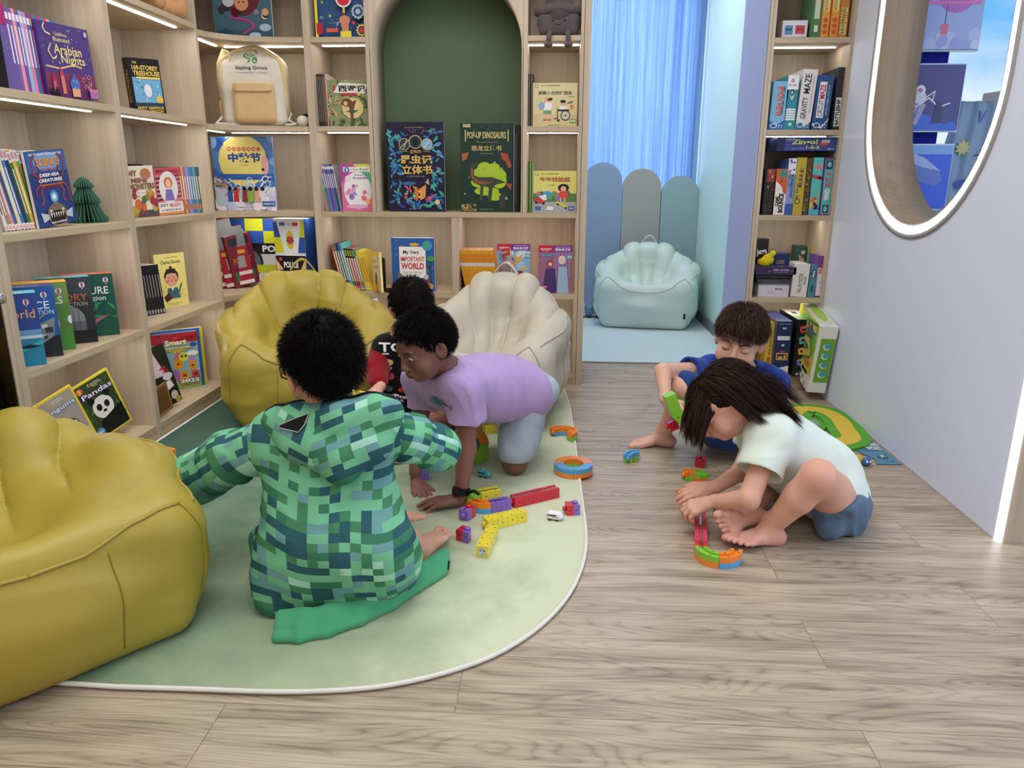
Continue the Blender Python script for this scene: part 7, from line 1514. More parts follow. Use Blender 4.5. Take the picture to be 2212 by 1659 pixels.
M = bm((X-.004, 3.262, Z2+.0004), rad(60)); spine_row(M, cs, .0112, .198, .14, rad(-2), 'of the rainbow row behind the pink book', 'rainbow row of thin paperbacks', lambda i, c, R: [('r', .3, .3, .7, .8, 'e8dcc0'), ('r', .1, .08, .9, .2, 'b87850')])
bookend(bm((X-.03, 2.90, Z2+.0004), LW), .18, .205, 'black metal bookend behind the monster book')
# yellow Darwin book and black spines
p = at(345, 668, Z=Z1); q = at(409, 657, Z=Z1); yw = math.atan2(q[1]-p[1], q[0]-p[0]); w = float(np.hypot(*(q-p)[:2]))
book(bm((p[0], p[1], Z1+.0004), yw), w, .232, .010, 'e8dc84', 'pale yellow picture book with a cartoon portrait of a black-haired figure', [('t', 'Little People, BIG DREAMS', .55, .93, .42, .022, '3c3820'), ('t', 'Charles Darwin', .52, .845, .66, .065, '1c1c1c'), ('e', .5, .57, .24, .15, '241a18'), ('o', .5, .745, .045, '241a18'), ('e', .5, .53, .20, .14, 'dca088'), ('p', [(.3, .62), (.36, .72), (.64, .72), (.70, .62), (.5, .64)], '241a18'), ('o', .30, .52, .05, 'dca088'), ('o', .70, .52, .05, 'dca088'), ('o', .42, .55, .018, '20181c'), ('o', .58, .55, .018, '20181c'), ('o', .36, .49, .05, 'd07868'), ('o', .64, .49, .05, 'd07868'), ('p', [(.44, .50), (.5, .53), (.56, .50), (.5, .46)], 'd08870'), ('p', [(.28, .16), (.34, .36), (.66, .36), (.74, .16)], '3c6470'), ('p', [(.44, .38), (.56, .38), (.5, .3)], 'ece4dc'), ('p', [(.18, .2), (.36, .28), (.46, .16), (.26, .10)], '4c2428'), ('l', [(.66, .22), (.78, .38), (.80, .42)], .05, '3c6470'), ('sc', (.1, .22, .3, .42), 8, (.02, .04), ['c8a440', 'a88c34'], 2, 'leaf'), ('sc', (.7, .18, .9, .34), 8, (.02, .04), ['c87848', '6c8440'], 4, 'leaf'), ('t', 'Written by Maria Sanchez Vegara', .5, .07, .5, .018, '4c4428'), ('t', 'Illustrated', .5, .04, .3, .016, '4c4428')], spine='d8cc78')
p = at(312, 684, Z=Z1); M = bm((p[0]-.004, p[1], Z1+.0004), rad(62)); spine_row(M, ['141418']*8, .0125, .205, .14, rad(-3), 'black spined picture book left of the pale yellow book', 'row of black spined picture books', lambda i, c, R: [('r', .4, .35, .6, .8, 'b8b8bc'), ('r', .2, .02, .8, .1, '9c9ca0')], same=True)
# maths book, dark magazine, others behind
p = at(366, 842, Z=Z0); q = at(428, 839, Z=Z0); M = bm((p[0]-.03, p[1]-.052, Z0+.0004), rad(40))
book(M, .195, .262, .010, '88bcd8', 'maths book with red top band and toy castle cover, dated 2025', [('r', 0, .82, 1, 1, 'a82838'), ('sc', (0, .84, 1, 1), 14, (.02, .05), ['c04050', '901c2c'], 2, 'box'), ('r', 0, .0, 1, .2, '8cb464'), ('t', 'Smart', .52, .83, .5, .11, '7c6830', .10), ('t', 'Smart', .52, .835, .48, .095, 'f4eccc', .045), ('t', 'Mathematicians', .5, .735, .84, .065, '5c4c30', .07), ('t', 'Mathematicians', .5, .737, .82, .05, 'f0e0a0', .03), ('e', .9, .77, .08, .04, '2c58a8'), ('p', [(.3, .70), (.78, .70), (.5, .64)], 'e8d840'), ('t', 'Mathematics in Grade 7', .52, .675, .42, .02, '202020'),
  ('e', .86, .62, .13, .045, 'eef4f8'), ('r', .12, .3, .32, .5, 'd88c30'), ('p', [(.12, .5), (.22, .62), (.32, .5)], 'a878c0'), ('r', .44, .36, .62, .54, 'e8a030'), ('p', [(.43, .54), (.53, .68), (.63, .54)], 'd86c84'), ('r', .76, .32, .92, .48, 'e09c38'), ('p', [(.75, .48), (.84, .6), (.93, .48)], 'b88cd0'), ('t', '+', .53, .45, .07, .05, '5c2c20', .04), ('t', '÷', .84, .40, .08, .05, '5c2c20', .03), ('r', .54, .16, .74, .32, 'e0a038'), ('t', '×', .64, .24, .1, .07, '8c2c20', .04), ('r', .80, .18, .97, .30, 'c84858'), ('t', '×', .885, .24, .09, .06, '5c1c28', .04), ('o', .66, .57, .11, 'e0dc50'), ('o', .62, .58, .028, '20201c'), ('o', .71, .58, .028, '20201c'), ('o', .22, .34, .15, 'd0d848'), ('o', .26, .37, .03, '20201c'), ('e', .42, .26, .12, .10, 'a070c0'), ('r', .50, .10, .98, .18, '3c9058'), ('r', .50, .10, .62, .18, 'b83860'), ('r', .74, .10, .86, .18, '3860b8'), ('t', '2025', .74, .14, .44, .065, 'f8f8f4', .04), ('t', 'COMPETITION', .74, .065, .42, .028, 'b82848', .02), ('e', .34, .08, .10, .03, '8c3848')], spine='d8d4cc')
book(M@Matrix.Translation((.012, .014, 0)), .20, .272, .02, '3060a8', 'blue glossy book directly behind the maths book', [], spine='202830')
book(M@Matrix.Translation((.03, .038, 0)), .20, .270, .018, 'd8cc48', 'yellow book at the back behind the maths book', [], spine='c8bc40')
book(bm((-1.625, 2.775, Z0+.0004), rad(75), rad(-8), rad(8)), .19, .255, .006, '1c2420', 'dark magazine with badges leaning in front of the maths book', [('p', [(0, 1), (.6, 1), (.8, .5), (0, .55)], 'e0c8d0'), ('t', '43', .75, .62, .2, .06, 'c83848', .03), ('t', 'AGES', .8, .56, .2, .04, 'c83848', .02), ('e', .82, .47, .14, .06, 'd8d4e8'), ('p', [(.62, .38), (.86, .42), (.92, .28), (.7, .24)], 'd8a0b0'), ('p', [(.66, .37), (.84, .40), (.89, .29), (.72, .26)], 'f0f0ec'), ('o', .84, .14, .10, 'c8c4bc'), ('o', .9, .05, .08, 'b89850'), ('o', .55, .08, .07, 'c84830'), ('l', [(.3, .5), (.6, .3), (.7, .1)], .02, 'a8b090')], hard=False)
book(bm((-1.585, 2.765, Z0+.0004), rad(80), rad(-12)), .10, .12, .006, '8c6c40', 'small brown book leaning beside the divider on the bottom shelf', [('r', .1, .1, .9, .9, '6c4c2c')])
# ---------------- corner bookcase
B1, B2, B3, B4 = ZB[1], ZB[2], ZB[3], ZB[4]
M, w, h = backb(450, 578, -120, B4, 3.70); book(M, w, h, .02, '4c6a78', 'teal-grey zodiac book with swirling pink dragon on the top shelf', [('r', 0, 0, 1, .12, '3c5c6c'), ('e', .5, .52, .34, .26, '6c2c38'), ('sc', (.12, .25, .9, .8), 22, (.04, .08), ['d8a878', '8c8c94', '5c1c28', 'c87890', 'e0dcd4', '3c3438'], 6, 'dot'), ('o', .5, .40, .12, 'd89868'), ('o', .46, .41, .015, '2c1c1c'), ('o', .54, .41, .015, '2c1c1c'), ('e', .28, .42, .10, .06, 'c8ccd0'), ('t', '十二生肖', .5, .60, .5, .13, 'e8d8c0', .03), ('l', [(.3, .25), (.6, .22), (.7, .15), (.5, .08)], .035, 'b84880'), ('p', [(0, .06), (.2, .14), (.4, .05), (.4, 0), (0, 0)], '30505c'), ('e', .88, .14, .10, .04, 'a8c8d8'), ('e', .7, .06, .1, .03, 'b8d4e0')], spine='34505c')
M, w, h = backb(458, 590, 295, B2, 3.69)
book(M, w, h, .012, '4c80c0', 'blue picture book with a big yellow moon, below the backpack', [('r', 0, .45, 1, 1, '5484c4'), ('sc', (0, .45, 1, 1), 24, (.05, .10), ['d8e4f0', '3c68b0', '88b0dc'], 11, 'dot'), ('r', 0, 0, 1, .32, 'dcdce8'), ('o', .5, .68, .40, 'ecdc80'), ('r', .08, .42, .98, .5, '3464ac'), ('t', '中秋节', .53, .72, .54, .13, '2c4c98', .045), *[('o', .29+.08*i, .835, .034, 'd06850') for i in range(7)], *[('t', ch, .29+.08*i, .835, .04, .03, 'f8ecd8') for i, ch in enumerate('超大大立体书')], ('t', '文 图', .5, .62, .12, .015, '4c4428'), ('r', .10, .88, .2, .98, '2c50a0'), ('e', .86, .62, .06, .13, 'e0a8a8'), ('o', .82, .56, .025, '302020'), ('sc', (.02, .26, .98, .42), 22, (.05, .08), ['ecf0f8', 'd0dcf0', 'f8f8fc'], 3, 'swirl'), ('sc', (.02, .02, .98, .26), 26, (.05, .09), ['e8e4f4', 'c8ccec', 'f4f0f8', 'b8d8d0'], 4, 'dot'), ('sc', (.0, .34, .2, .46), 12, (.02, .04), ['d88c34', 'e0a040'], 5, 'leaf'),
  *[q for i, (x, c, hc) in enumerate(((.26, '3c5ca0', '1c1c24'), (.36, 'c83c34', '5c3020'), (.50, '8c4030', '1c1c20'), (.60, '8cb840', '1c1c20'), (.70, 'd8a890', '2c2020'), (.80, 'e8dce0', '1c1c20'))) for q in (('p', [(x-.045, .12), (x-.035, .27), (x+.035, .27), (x+.045, .12)], c), ('o', x, .30, .034, hc), ('l', [(x+.02, .25), (x+.07, .30)], .02, c))], ('t', '中国传统节日立体书', .5, .045, .26, .015, '303030'), ('r', .78, .06, .99, .13, '3460a0'), ('t', '传统节日', .885, .095, .18, .03, 'e8f0f8')], spine='3c70b0')
# backpack
t = thing('backpack', 'cream and beige school backpack with a green sapling logo', 'backpack', (-1.435, 3.70, B3+.0005), rad(6)); S = Solid()
S.box((0, .0, .15), (.112, .035, .115), rnd=.035, k=0); S.ell((0, 0, .26), (.125, .065, .105), k=.05); S.cut((0, 0, .001), (0, 0, -1), .006); S.cut((0, 0, .357), (0, 0, 1), .02); S.mesh(.004); S.displace(folds(.003, [(1, 0, 0), (0, 1, 0), (0, 0, 1)], (12, 9, 14), 3)); S.build('bag_body', 'cloth', t, 'ddd6c8')
def patch(S, pts, col, name, thick=.006, off=.001, mat='cloth', parent=None, d=(0, 1, 0), y0=-.3):
    n = len(pts); c = (sum(p[0] for p in pts)/n, sum(p[1] for p in pts)/n); rings = [1, .93, .66, .33]; vs = []
    for r in rings: vs += [(c[0]+(p[0]-c[0])*r, y0, c[1]+(p[1]-c[1])*r) for p in pts]
    vs.append((c[0], y0, c[1])); q, _ = S.march(np.array(vs), d, off); o = np.array([-x*thick for x in nrm(d)]); q[n:] = q[n:]+o; base = q[:n]; m_ = MB()
    fs = [(k*n+i, k*n+(i+1) % n, (k+1)*n+(i+1) % n, (k+1)*n+i) for k in range(len(rings)-1) for i in range(n)]+[((len(rings)-1)*n+i, (len(rings)-1)*n+(i+1) % n, len(rings)*n) for i in range(n)]; m_.add(q, fs, col, 0, True); return m_.build(name, mat, parent)
def rrect(x0, z0, x1, z1, r, n=5):
    P = []
    for cx_, cz_, a0 in ((x1-r, z1-r, 0), (x0+r, z1-r, 90), (x0+r, z0+r, 180), (x1-r, z0+r, 270)):
        for i in range(n+1): a = rad(a0+90*i/n); P.append((cx_+r*math.cos(a), cz_+r*math.sin(a)))
    out = []
    for i in range(len(P)): a, c = P[i], P[(i+1) % len(P)]; k = max(1, int(math.hypot(a[0]-c[0], a[1]-c[1])/.012)); out += [(a[0]+(c[0]-a[0])*j/k, a[1]+(c[1]-a[1])*j/k) for j in range(k)]
    return out
patch(S, rrect(-.088, .012, .108, .185, .022), 'd8b888', 'front_pocket', .020, .001, parent=t); patch(S, rrect(-.084, .150, .106, .190, .012), 'dcbe90', 'pocket_flap', .026, .002, parent=t)
K = Solid(); K.cone((-.142, .0, .03), (-.142, .0, .10), .030, .034, k=0); K.cut((0, 0, .001), (0, 0, -1), .004); K.cut((0, 0, .120), (0, 0, 1), .008); K.mesh(.004); K.displace(folds(.003, [(1, 0, 0), (0, 1, 0), (0, 0, 1)], (70, 70, 4), 4)); K.build('side_pocket', 'cloth', t, 'd8b888')
b = MB(); arc_ = [(.142, -.02, .05), (.142, -.03, .12), (.14, -.035, .18)]+[(.134*math.cos(a), -.045, .235+.122*math.sin(a)) for a in [rad(-6+192*i/24) for i in range(25)]]+[(-.14, -.035, .18), (-.142, -.03, .12), (-.142, -.02, .05)]; q_ = S.project(arc_, -.002); b.tube(q_, .014, 'dcc694', 8); b.build('zip_band', 'cloth', t)
b = MB(); b.tube([(-.125, .01, .34), (-.155, .015, .28), (-.160, .01, .20), (-.150, .0, .12)], [.020, .022, .020, .016], 'dcc898', 10); b.build('shoulder_strap', 'cloth', t)
b = MB(); b.tube([(.128, -.01, .10), (.160, -.015, .06), (.150, -.03, .03), (.19, -.05, .012), (.14, -.06, .008)], .006, 'e0dcd0', 6); b.tube([(-.16, -.02, .045), (-.185, -.045, .010), (-.10, -.06, .008), (-.07, -.06, .010)], .010, 'e0dcd0', 6); b.build('webbing', 'cloth', t)
b = MB(); b.tube([(.090, -.085, .150), (.092, -.088, .125)], .003, 'e0d0b0', 6); b.tube([(.092, -.088, .125), (.082, -.09, .105), (.102, -.09, .105)], .0025, 'e4dccc', 6, closed=True); b.tube([(-.088, -.070, .325), (-.082, -.075, .30), (-.088, -.075, .285)], .003, 'c8c0b0', 6); b.build('zip_pull', 'plastic', t)
G = []
g1, g2, rd, og = '3c8c44', '6cb048', 'c85030', 'd88840'
G += [('l', [(.36, .80), (.30, .76), (.30, .70), (.38, .66), (.46, .64), (.47, .58), (.42, .55)], .035, g1), ('l', [(.68, .68), (.60, .66), (.56, .60), (.60, .54), (.68, .56), (.70, .63), (.62, .63)], .032, g1), ('l', [(.50, .60), (.50, .74)], .016, g2), ('p', [(.50, .70), (.42, .76), (.37, .745), (.42, .70)], g2), ('p', [(.50, .70), (.58, .76), (.63, .745), (.58, .70)], g2), ('o', .51, .775, .022, g1), ('l', [(.36, .86), (.46, .90), (.56, .895)], .016, g2), ('l', [(.60, .885), (.68, .83), (.70, .77)], .022, rd),
      ('t', 'Sapling Grove', .52, .40, .96, .11, '2c3c34', .015), ('t', 'A Nurturing Place To Grow Bold', .54, .28, .98, .05, '3c4c44', .0)]
w_, h_ = .150, .165; vs2 = MB(); add_art(vs2, G, w_, h_, frame((-.068, -.2, .188), (1, 0, 0), (0, 0, 1)), 0, 0); lay = np.concatenate([np.full(len(v), i) for i, (v, f, c) in enumerate(art_polys(G, w_, h_))])*.00008
q_, ok = S.march(np.array(vs2.v), (0, 1, 0), .0012); q_[:, 1] -= lay+.0008; vs2.v = [tuple(x) for x in q_]; vs2.build('logo_print', 'print', t)
# small black and white toy
t = thing('plush_ball', 'small white and black striped toy at the foot of the backpack', 'soft toy', (-1.205, 3.665, B3+.0005)); b = MB(); b.ell((0, 0, .026), (.030, .026, .026), 'e0ddd2'); b.build('body', 'cloth', t)
b = MB(); b.ell((.012, .004, .048), (.018, .014, .012), '1c1c20', 8); b.build('cap', 'cloth', t); b = MB(); b.tube([(.028*math.cos(a)+.004, -.004+.0*a, .026+.0265*math.sin(a)) for a in [rad(-70+180*i/10) for i in range(11)]], .0035, '1c1c20'); b.build('stripe', 'cloth', t)
# vehicle-shaped board books
def chk(x0, y0, nx, ny, w, h, ph=0): return [('r', x0+w*i, y0+h*j, x0+w*(i+1), y0+h*(j+1), '2c58b0' if (i+j+ph) % 2 else 'd4dc30') for i in range(nx) for j in range(ny)]
M, w, h = backb(492, 606, 472, B1, 3.79); book(M, w, h, .10, 'd4dc30', 'police car playset box with blue and yellow checks and a wheel', chk(0, .64, 3, 2, .34, .18)+[('r', 0, 0, 1, .64, 'd8dce0'), ('r', .2, .48, 1, .64, '14141a'), ('t', 'POLICE', .95, .56, .62, .10, 'f0f0f4', .04), ('e', .18, .83, .13, .04, 'b8bcc4'), ('o', .34, .36, .30, '2c2c32'), ('o', .34, .36, .25, '6c7078'), ('o', .34, .36, .17, 'a8acb4'), ('s', .34, .36, .16, 5, .4, '70747c'), ('o', .34, .36, .05, 'd0d4d8'), ('r', .5, .2, 1, .32, 'c8d030')], pages=None, name='toy_box', cat='box', side='2c58b0')
M, w, h = backb(592, 662, 472, B1, 3.70); book(bm((M.translation.x, 3.70, B1+.0004), rad(-8)), w, h, .12, 'e0e4e8', 'police car playset box front with star badge and headlights', chk(0, .52, 1, 2, .28, .22)+chk(.74, .52, 1, 2, .26, .22, 1)+[('p', [(.1, .98), (.9, .98), (.74, .48), (.34, .48)], 'e8ecf2'), ('r', .2, .90, .38, .95, '3c70b8'), ('r', .62, .90, .8, .95, 'd04048'), ('r', .42, .90, .58, .95, 'c8d4e0'), ('e', .52, .70, .13, .13, 'd8c040'), ('s', .52, .70, .14, 7, .6, '2c4480'), ('e', .52, .70, .06, .06, 'c84038'), ('r', 0, .26, 1, .48, '101014'), ('t', 'POLICE', .5, .35, .48, .09, 'f0f0f0', .04), ('p', [(.0, .44), (.24, .28), (.02, .27)], 'e0b888'), ('p', [(1, .46), (.8, .28), (.98, .28)], 'e0b888'), ('o', .16, .43, .05, 'd04048'), ('o', .82, .43, .05, 'd04048'), ('r', 0, .0, 1, .24, 'd8dce0'), ('r', .3, .08, .8, .2, 'f4f4f4'), ('t', '999', .6, .14, .3, .08, '202024', .03), ('r', .84, .04, .98, .2, '6c7078')], pages=None, name='toy_box', cat='box', side='2c58b0')
for i, (x, cl, lab) in enumerate(((-1.70, 'b82430', 'red fire engine shaped board book at the left of the police box'), (-1.655, 'a82030', 'second red fire engine shaped board book, beside the police box'), (-1.615, '7c2434', 'dark red board book leaning against the police car box'))):
    book(bm((x, 3.66+.012*i, B1+.0004), rad(30+22*(i == 2)), rad(-9)), .14, .33-.035*i, .026, cl, lab, [('r', 0, .0, 1, 1, cl), ('r', 0, .66, 1, 1, '7c8080'), ('r', .1, .54, .9, .60, 'e0a838'), ('r', .2, .30, .85, .5, '9c9ca0'), ('r', 0, .18, 1, .24, 'e4e0dc'), ('r', 0, .02, 1, .08, 'e4e0dc')] if i < 2 else [('t', 'FOREST', .5, .5, .7, .12, 'c87838', .03), ('r', .1, .1, .9, .3, '3c6c48'), ('r', .1, .8, .9, .95, '2c2c34')])
book(bm((-1.60, 3.62, ZB[0]+.0004), rad(10)), .16, .27, .02, 'd8c860', 'pale yellow book on the bottom corner shelf behind the yellow bean bag', [('o', .3, .8, .04, '5c4c28')])
# ---------------- back wall bookcase, left column
M, w, h = backb(677, 795, -120, B4, 3.66); gear = lambda x, y, r, c, c2: [('s', x, y, r, 12, .82, c), ('o', x, y, r*.66, c2), ('o', x, y, r*.35, c)]
book(M, w, h, .02, '30507c', 'blue inventions book with cogs and a hand holding a red magnifier', [('sc', (.03, .02, .97, .98), 60, (.02, .06), ['7c98b8', '1c3054', 'c8d0d8', '4c6c94', '24406c'], 7, 'swirl'), ('sc', (.1, .02, .97, .98), 20, (.015, .03), ['98b840', 'd8c040', 'c84050'], 9, 'dot')]+gear(.8, .28, .13, 'a8b4c0', '30507c')+gear(.86, .08, .11, 'e0cc40', '2c3c5c')+[('o', .86, .08, .05, 'c83040'), ('o', .54, .42, .15, 'd8dce0'), ('o', .54, .42, .12, 'c82838'), ('r', .52, .26, .56, .33, 'd8c040'), ('r', .525, .18, .555, .27, '8c3828'), ('e', .55, .19, .10, .05, 'cc8468'), ('r', .49, .06, .62, .18, 'cc8468'), ('r', .46, 0, .66, .07, 'e4d43c'), ('r', 0, 0, .05, 1, 'e4d43c'), ('r', .02, .04, .14, .16, 'b02848'), ('r', .2, .06, .42, .10, 'd86048')], spine='e4d43c')
M, w, h = backb(708, 797, 172, B3, 3.66)
book(M, w, h, .010, '8c9468', 'green picture book with a monkey leaping through jungle on its cover', [('sc', (0, 0, 1, 1), 50, (.06, .12), ['6c7c50', 'a8a878', 'c8b47c', '4c5c40', '7c8c60'], 12, 'leaf'), ('e', .6, .40, .26, .22, 'e0c890'), ('p', [(.14, .72), (.9, .70), (.98, .9), (.3, .94)], 'e4e4dc'), ('t', '西遊记', .60, .81, .66, .15, '1c1c1c', .035), ('r', .14, .78, .20, .88, 'c84838'), ('r', .32, .67, .76, .72, 'b84048'), ('r', .72, .665, .8, .725, 'd8c048'), ('e', .46, .52, .13, .09, '6c4834'), ('o', .43, .50, .05, 'e0b898'), ('p', [(.5, .5), (.7, .58), (.62, .36), (.6, .06), (.56, .06), (.52, .36)], '704c38'), ('p', [(.42, .34), (.75, .36), (.6, .28)], '3c6440'), ('sc', (.1, 0, .95, .16), 10, (.06, .10), ['3c4c3c', '5c6c54'], 4, 'leaf'), ('sc', (.02, .3, .3, .7), 9, (.03, .06), ['e0a078', 'd88c68'], 8, 'leaf')], spine='5c6448')
spine_row(bm((at(678, 230, Y=3.66)[0], 3.66, B3+.0004)), ['3c3430', '2c2828', '484038', '242222', '3c3430', '2c2828', '504840', '8c3438', 'c8c0b4'], .0078, .232, .15, rad(-1), 'of the dark row beside the monkey book', 'thin dark picture books', lambda i, c, R: [('r', .4, .1, .6, .95, 'b0a898')])
M, w, h = backb(738, 803, 355, B2, 3.66)
book(bm((M.translation.x, 3.66, B2+.0004), 0, rad(-1)), w, h, .005, 'e088b0', 'pink reader with white oval and rainbow corners, left of the arched niche', [('r', 0, 0, 1, 1, 'e070a8'), ('p', [(0, 1), (.5, 1), (0, .6)], 'b84c98'), ('p', [(1, 1), (1, .3), (.6, .9)], '5cb8a0'), ('p', [(1, 1), (.4, 1), (1, .8)], 'd8d860'), ('e', .54, .44, .46, .40, 'f0ecf4'), ('r', .1, .84, .97, .94, 'f4f4f0'), ('o', .22, .88, .09, '3c88c0'), ('t', '1', .22, .88, .04, .07, 'f4f4f4', .02), ('t', 'I Can Read!', .63, .89, .56, .055, '3c3c44', .012), ('t', 'Welcome to', .66, .77, .42, .04, '503060', .01), ('t', 'Ponyville', .66, .70, .50, .055, '503060', .02), ('o', .24, .70, .10, 'e4e0e8'), ('sc', (.16, .2, .88, .56), 16, (.05, .10), ['e0a8c8', 'f0c060', '9c70c0', '58a8d8', 'e878a0', 'f4f4f8'], 15, 'dot'), ('e', .5, .1, .36, .05, 'e0b0d0')], hard=False)
spine_row(bm((at(703, 440, Y=3.665)[0], 3.665, B2+.0004)), ['d878a0', '78a850', '3c7cb0', '9c6cb0', '3c58a0', '7c5ca0', '4878b8', '383c50', '8c88a0'], .0088, .222, .14, rad(-9), 'leaning beside the pink reader', 'thin readers leaning beside the pink reader', lambda i, c, R: [('r', .3, .5, .7, .8, 'e8e4ec'), ('r', 0, .9, 1, .96, 'e0e0e8')], hv=.02, seed=2)
# ---------------- arched niche
M, w, h = backb(834, 959, 263, B2, 3.68)
lf = ['3c9c90', '4cb0a0', '2c6ca8', '5c8cc8']
book(M, w, h, .035, '1c1c38', 'dark navy pop-up insect book with gold lettering and blue leaves', [('sc', (.05, .1, .24, .93), 46, (.04, .08), lf, 3, 'leaf'), ('sc', (.78, .1, .96, .93), 46, (.04, .08), lf, 4, 'leaf'), ('sc', (.1, .06, .92, .22), 30, (.05, .09), lf+['3c3c90'], 5, 'leaf'), ('sc', (.2, .8, .84, .92), 18, (.03, .06), ['3c4c80', '6c3c64', '2c6ca8'], 6, 'leaf'), ('o', .32, .755, .10, 'b8a880'), ('o', .32, .755, .088, '303c50'), ('o', .51, .78, .115, 'c8b078'), ('o', .51, .78, .10, '24384c'), ('e', .51, .78, .05, .045, '101418'), ('o', .71, .755, .10, 'b8a880'), ('o', .71, .755, .088, '88b0c8'), ('l', [(.25, .72), (.4, .8)], .015, 'c8b050'), ('l', [(.3, .7), (.36, .8)], .01, 'e0e0d0'), ('l', [(.66, .72), (.76, .8)], .012, 'd8e4e8'),
  ('t', 'Souvenirs Entomologiques', .5, .938, .32, .014, 'c8a860'), ('t', '法布尔', .51, .675, .2, .04, 'c8a860', .02), ('r', .26, .674, .38, .679, 'c8a860'), ('r', .64, .674, .76, .679, 'c8a860'), ('t', '昆虫记', .52, .585, .54, .105, 'd8b468', .035), ('t', '立体书', .53, .475, .54, .105, 'd8b468', .035), ('t', '让-亨利·法布尔 著', .5, .40, .32, .016, 'a8a8b0'), ('p', [(.44, .3), (.55, .26), (.54, .14), (.5, .12), (.48, .2)], 'c8803c'), ('p', [(.56, .26), (.68, .31), (.66, .16), (.57, .13)], 'e09848'), ('sc', (.45, .14, .66, .28), 10, (.01, .018), ['f0d8a0', '5c3020'], 8, 'dot'), ('p', [(.66, .33), (.72, .38), (.74, .3)], 'b8a488'), ('sc', (.24, .14, .42, .3), 7, (.04, .06), ['c86480', 'd8506c', 'e080a0'], 9, 'leaf'), ('sc', (.66, .12, .8, .22), 5, (.04, .06), ['e06898', 'c84878'], 10, 'leaf'), ('e', .38, .32, .12, .02, '3c68a8'), ('o', .87, .11, .045, 'd8c880'), ('t', '新华出版', .48, .035, .2, .012, '9898a8')], spine='141428')
M, w, h = backb(994, 1108, 266, B2, 3.68)
book(M, w, h, .05, '14342c', 'dark green pop-up dinosaur book with lime splash', [('t', 'POP-UP DINOSAURS', .5, .87, .74, .075, 'c8b878', .03), ('r', .09, .80, .11, .93, 'c8b878'), ('r', .90, .80, .92, .93, 'c8b878'), ('l', [(.3, .80), (.42, .785), (.5, .80), (.58, .785), (.72, .80)], .006, 'a89868'), ('t', '恐龙立体书', .5, .725, .58, .06, 'c8b470', .02), ('t', '文/图 动物学家', .5, .665, .26, .012, '98988c'), ('e', .46, .50, .14, .07, 'a4c430'), ('e', .64, .50, .12, .06, 'a4c430'), ('e', .54, .42, .34, .11, 'a4c430'), ('e', .74, .36, .14, .09, 'a4c430'), ('e', .5, .24, .24, .05, 'a4c430'), ('e', .66, .18, .14, .05, 'a4c430'), ('e', .36, .34, .16, .06, 'a4c430'),
  ('p', [(.20, .54), (.30, .58), (.34, .53), (.26, .50), (.26, .42), (.34, .40), (.6, .40), (.8, .36), (.86, .34), (.7, .32), (.62, .29), (.58, .12), (.52, .12), (.54, .28), (.44, .30), (.42, .14), (.36, .12), (.38, .30), (.24, .34), (.17, .44)], '3c4834'), ('p', [(.2, .50), (.24, .50), (.25, .40), (.34, .36), (.6, .34), (.44, .31), (.3, .33), (.2, .42)], '8c5038'), ('p', [(.76, .68), (.9, .66), (.98, .52), (.92, .5), (.86, .58), (.8, .6)], 'a84c34'), ('p', [(.02, .66), (.16, .68), (.12, .6), (.04, .58)], 'a86038'), ('p', [(.84, .34), (.98, .32), (.96, .26)], 'a85038'), ('p', [(.74, .04), (.74, .18), (.84, .24), (.9, .2), (.84, .16), (.86, .04)], '38383c'), ('sc', (.02, .01, .28, .12), 22, (.02, .035), ['8c7c4c', 'a8985c', '6c5c3c'], 7, 'box'), ('sc', (.05, .15, .95, .62), 12, (.01, .018), ['b8b0a0', 'c08850'], 13, 'box'), ('sc', (.04, .9, .95, .97), 14, (.004, .01), ['6c8478'], 3, 'dot'), ('r', .06, .955, .2, .99, 'c8bc98'), ('t', 'HarperCollins', .13, .973, .12, .016, '3c3c34'), ('o', .88, .16, .03, '9c9c98'), ('t', '新蕾出版社', .5, .03, .28, .012, '8c948c')], spine='10241c', pages='343034')
book(bm((M.translation.x+w+.002, 3.69, B2+.0004), 0), .030, h*.985, .12, '0c0f10', 'black book spine at the right end of the niche', [('r', .3, .1, .5, .9, '4c3c3c'), ('r', 0, 0, .15, 1, '9ca4a8')], pages=None)
# ---------------- back wall bookcase, right column
t = thing('plush_hat', 'dark grey plush cauldron with witch hat, smiling face and dangling legs on shelf edge', 'soft toy', (at(1207, 60, Y=3.66)[0], 3.675, B4+.0005)); S = Solid()
S.ell((0, 0, .062), (.098, .060, .060), k=0); S.box((0, 0, .05), (.062, .03, .026), rnd=.026, k=.02); S.cut((0, 0, .001), (0, 0, -1), .006); S.mesh(.004); S.build('pot', 'cloth', t, '5c5254')
K = Solid(); K.chain([(.092*math.cos(a), .056*math.sin(a), .108+.003*math.sin(3*a)) for a in [2*math.pi*i/20 for i in range(21)]], [.019]*21, .01); K.mesh(.004); K.displace(folds(.003, [(1, 0, 0), (0, 1, 0), (0, 0, 1)], (40, 40, 30), 5)); K.build('rim', 'cloth', t, '5c5254')
K = Solid(); K.cone((0, 0, .11), (0, 0, .15), .075, .052, k=0); K.cone((0, 0, .15), (.022, 0, .215), .050, .028, k=.02); K.cone((.022, 0, .215), (.05, 0, .25), .026, .012, k=.01); K.mesh(.004); K.displace(folds(.005, [(1, 0, .5), (0, 1, 0), (0, 0, 1)], (24, 20, 30), 6)); K.build('hat', 'cloth', t, '564c4e')
for q in (-1, 1):
    b = MB(); b.tube([(q*.038, -.045, .014), (q*.040, -.090, .006), (q*.043, -.097, -.02), (q*.044, -.097, -.034)], .0105, '5c5254', 10); b.ell((q*.044, -.101, -.044), (.020, .022, .014), '6c5456', 8); b.build('leg', 'cloth', t)
b = MB(); q_, _ = S.march([(x, -.3, z) for x, z in ((-.026, .062), (.026, .062))], (0, 1, 0), .001)
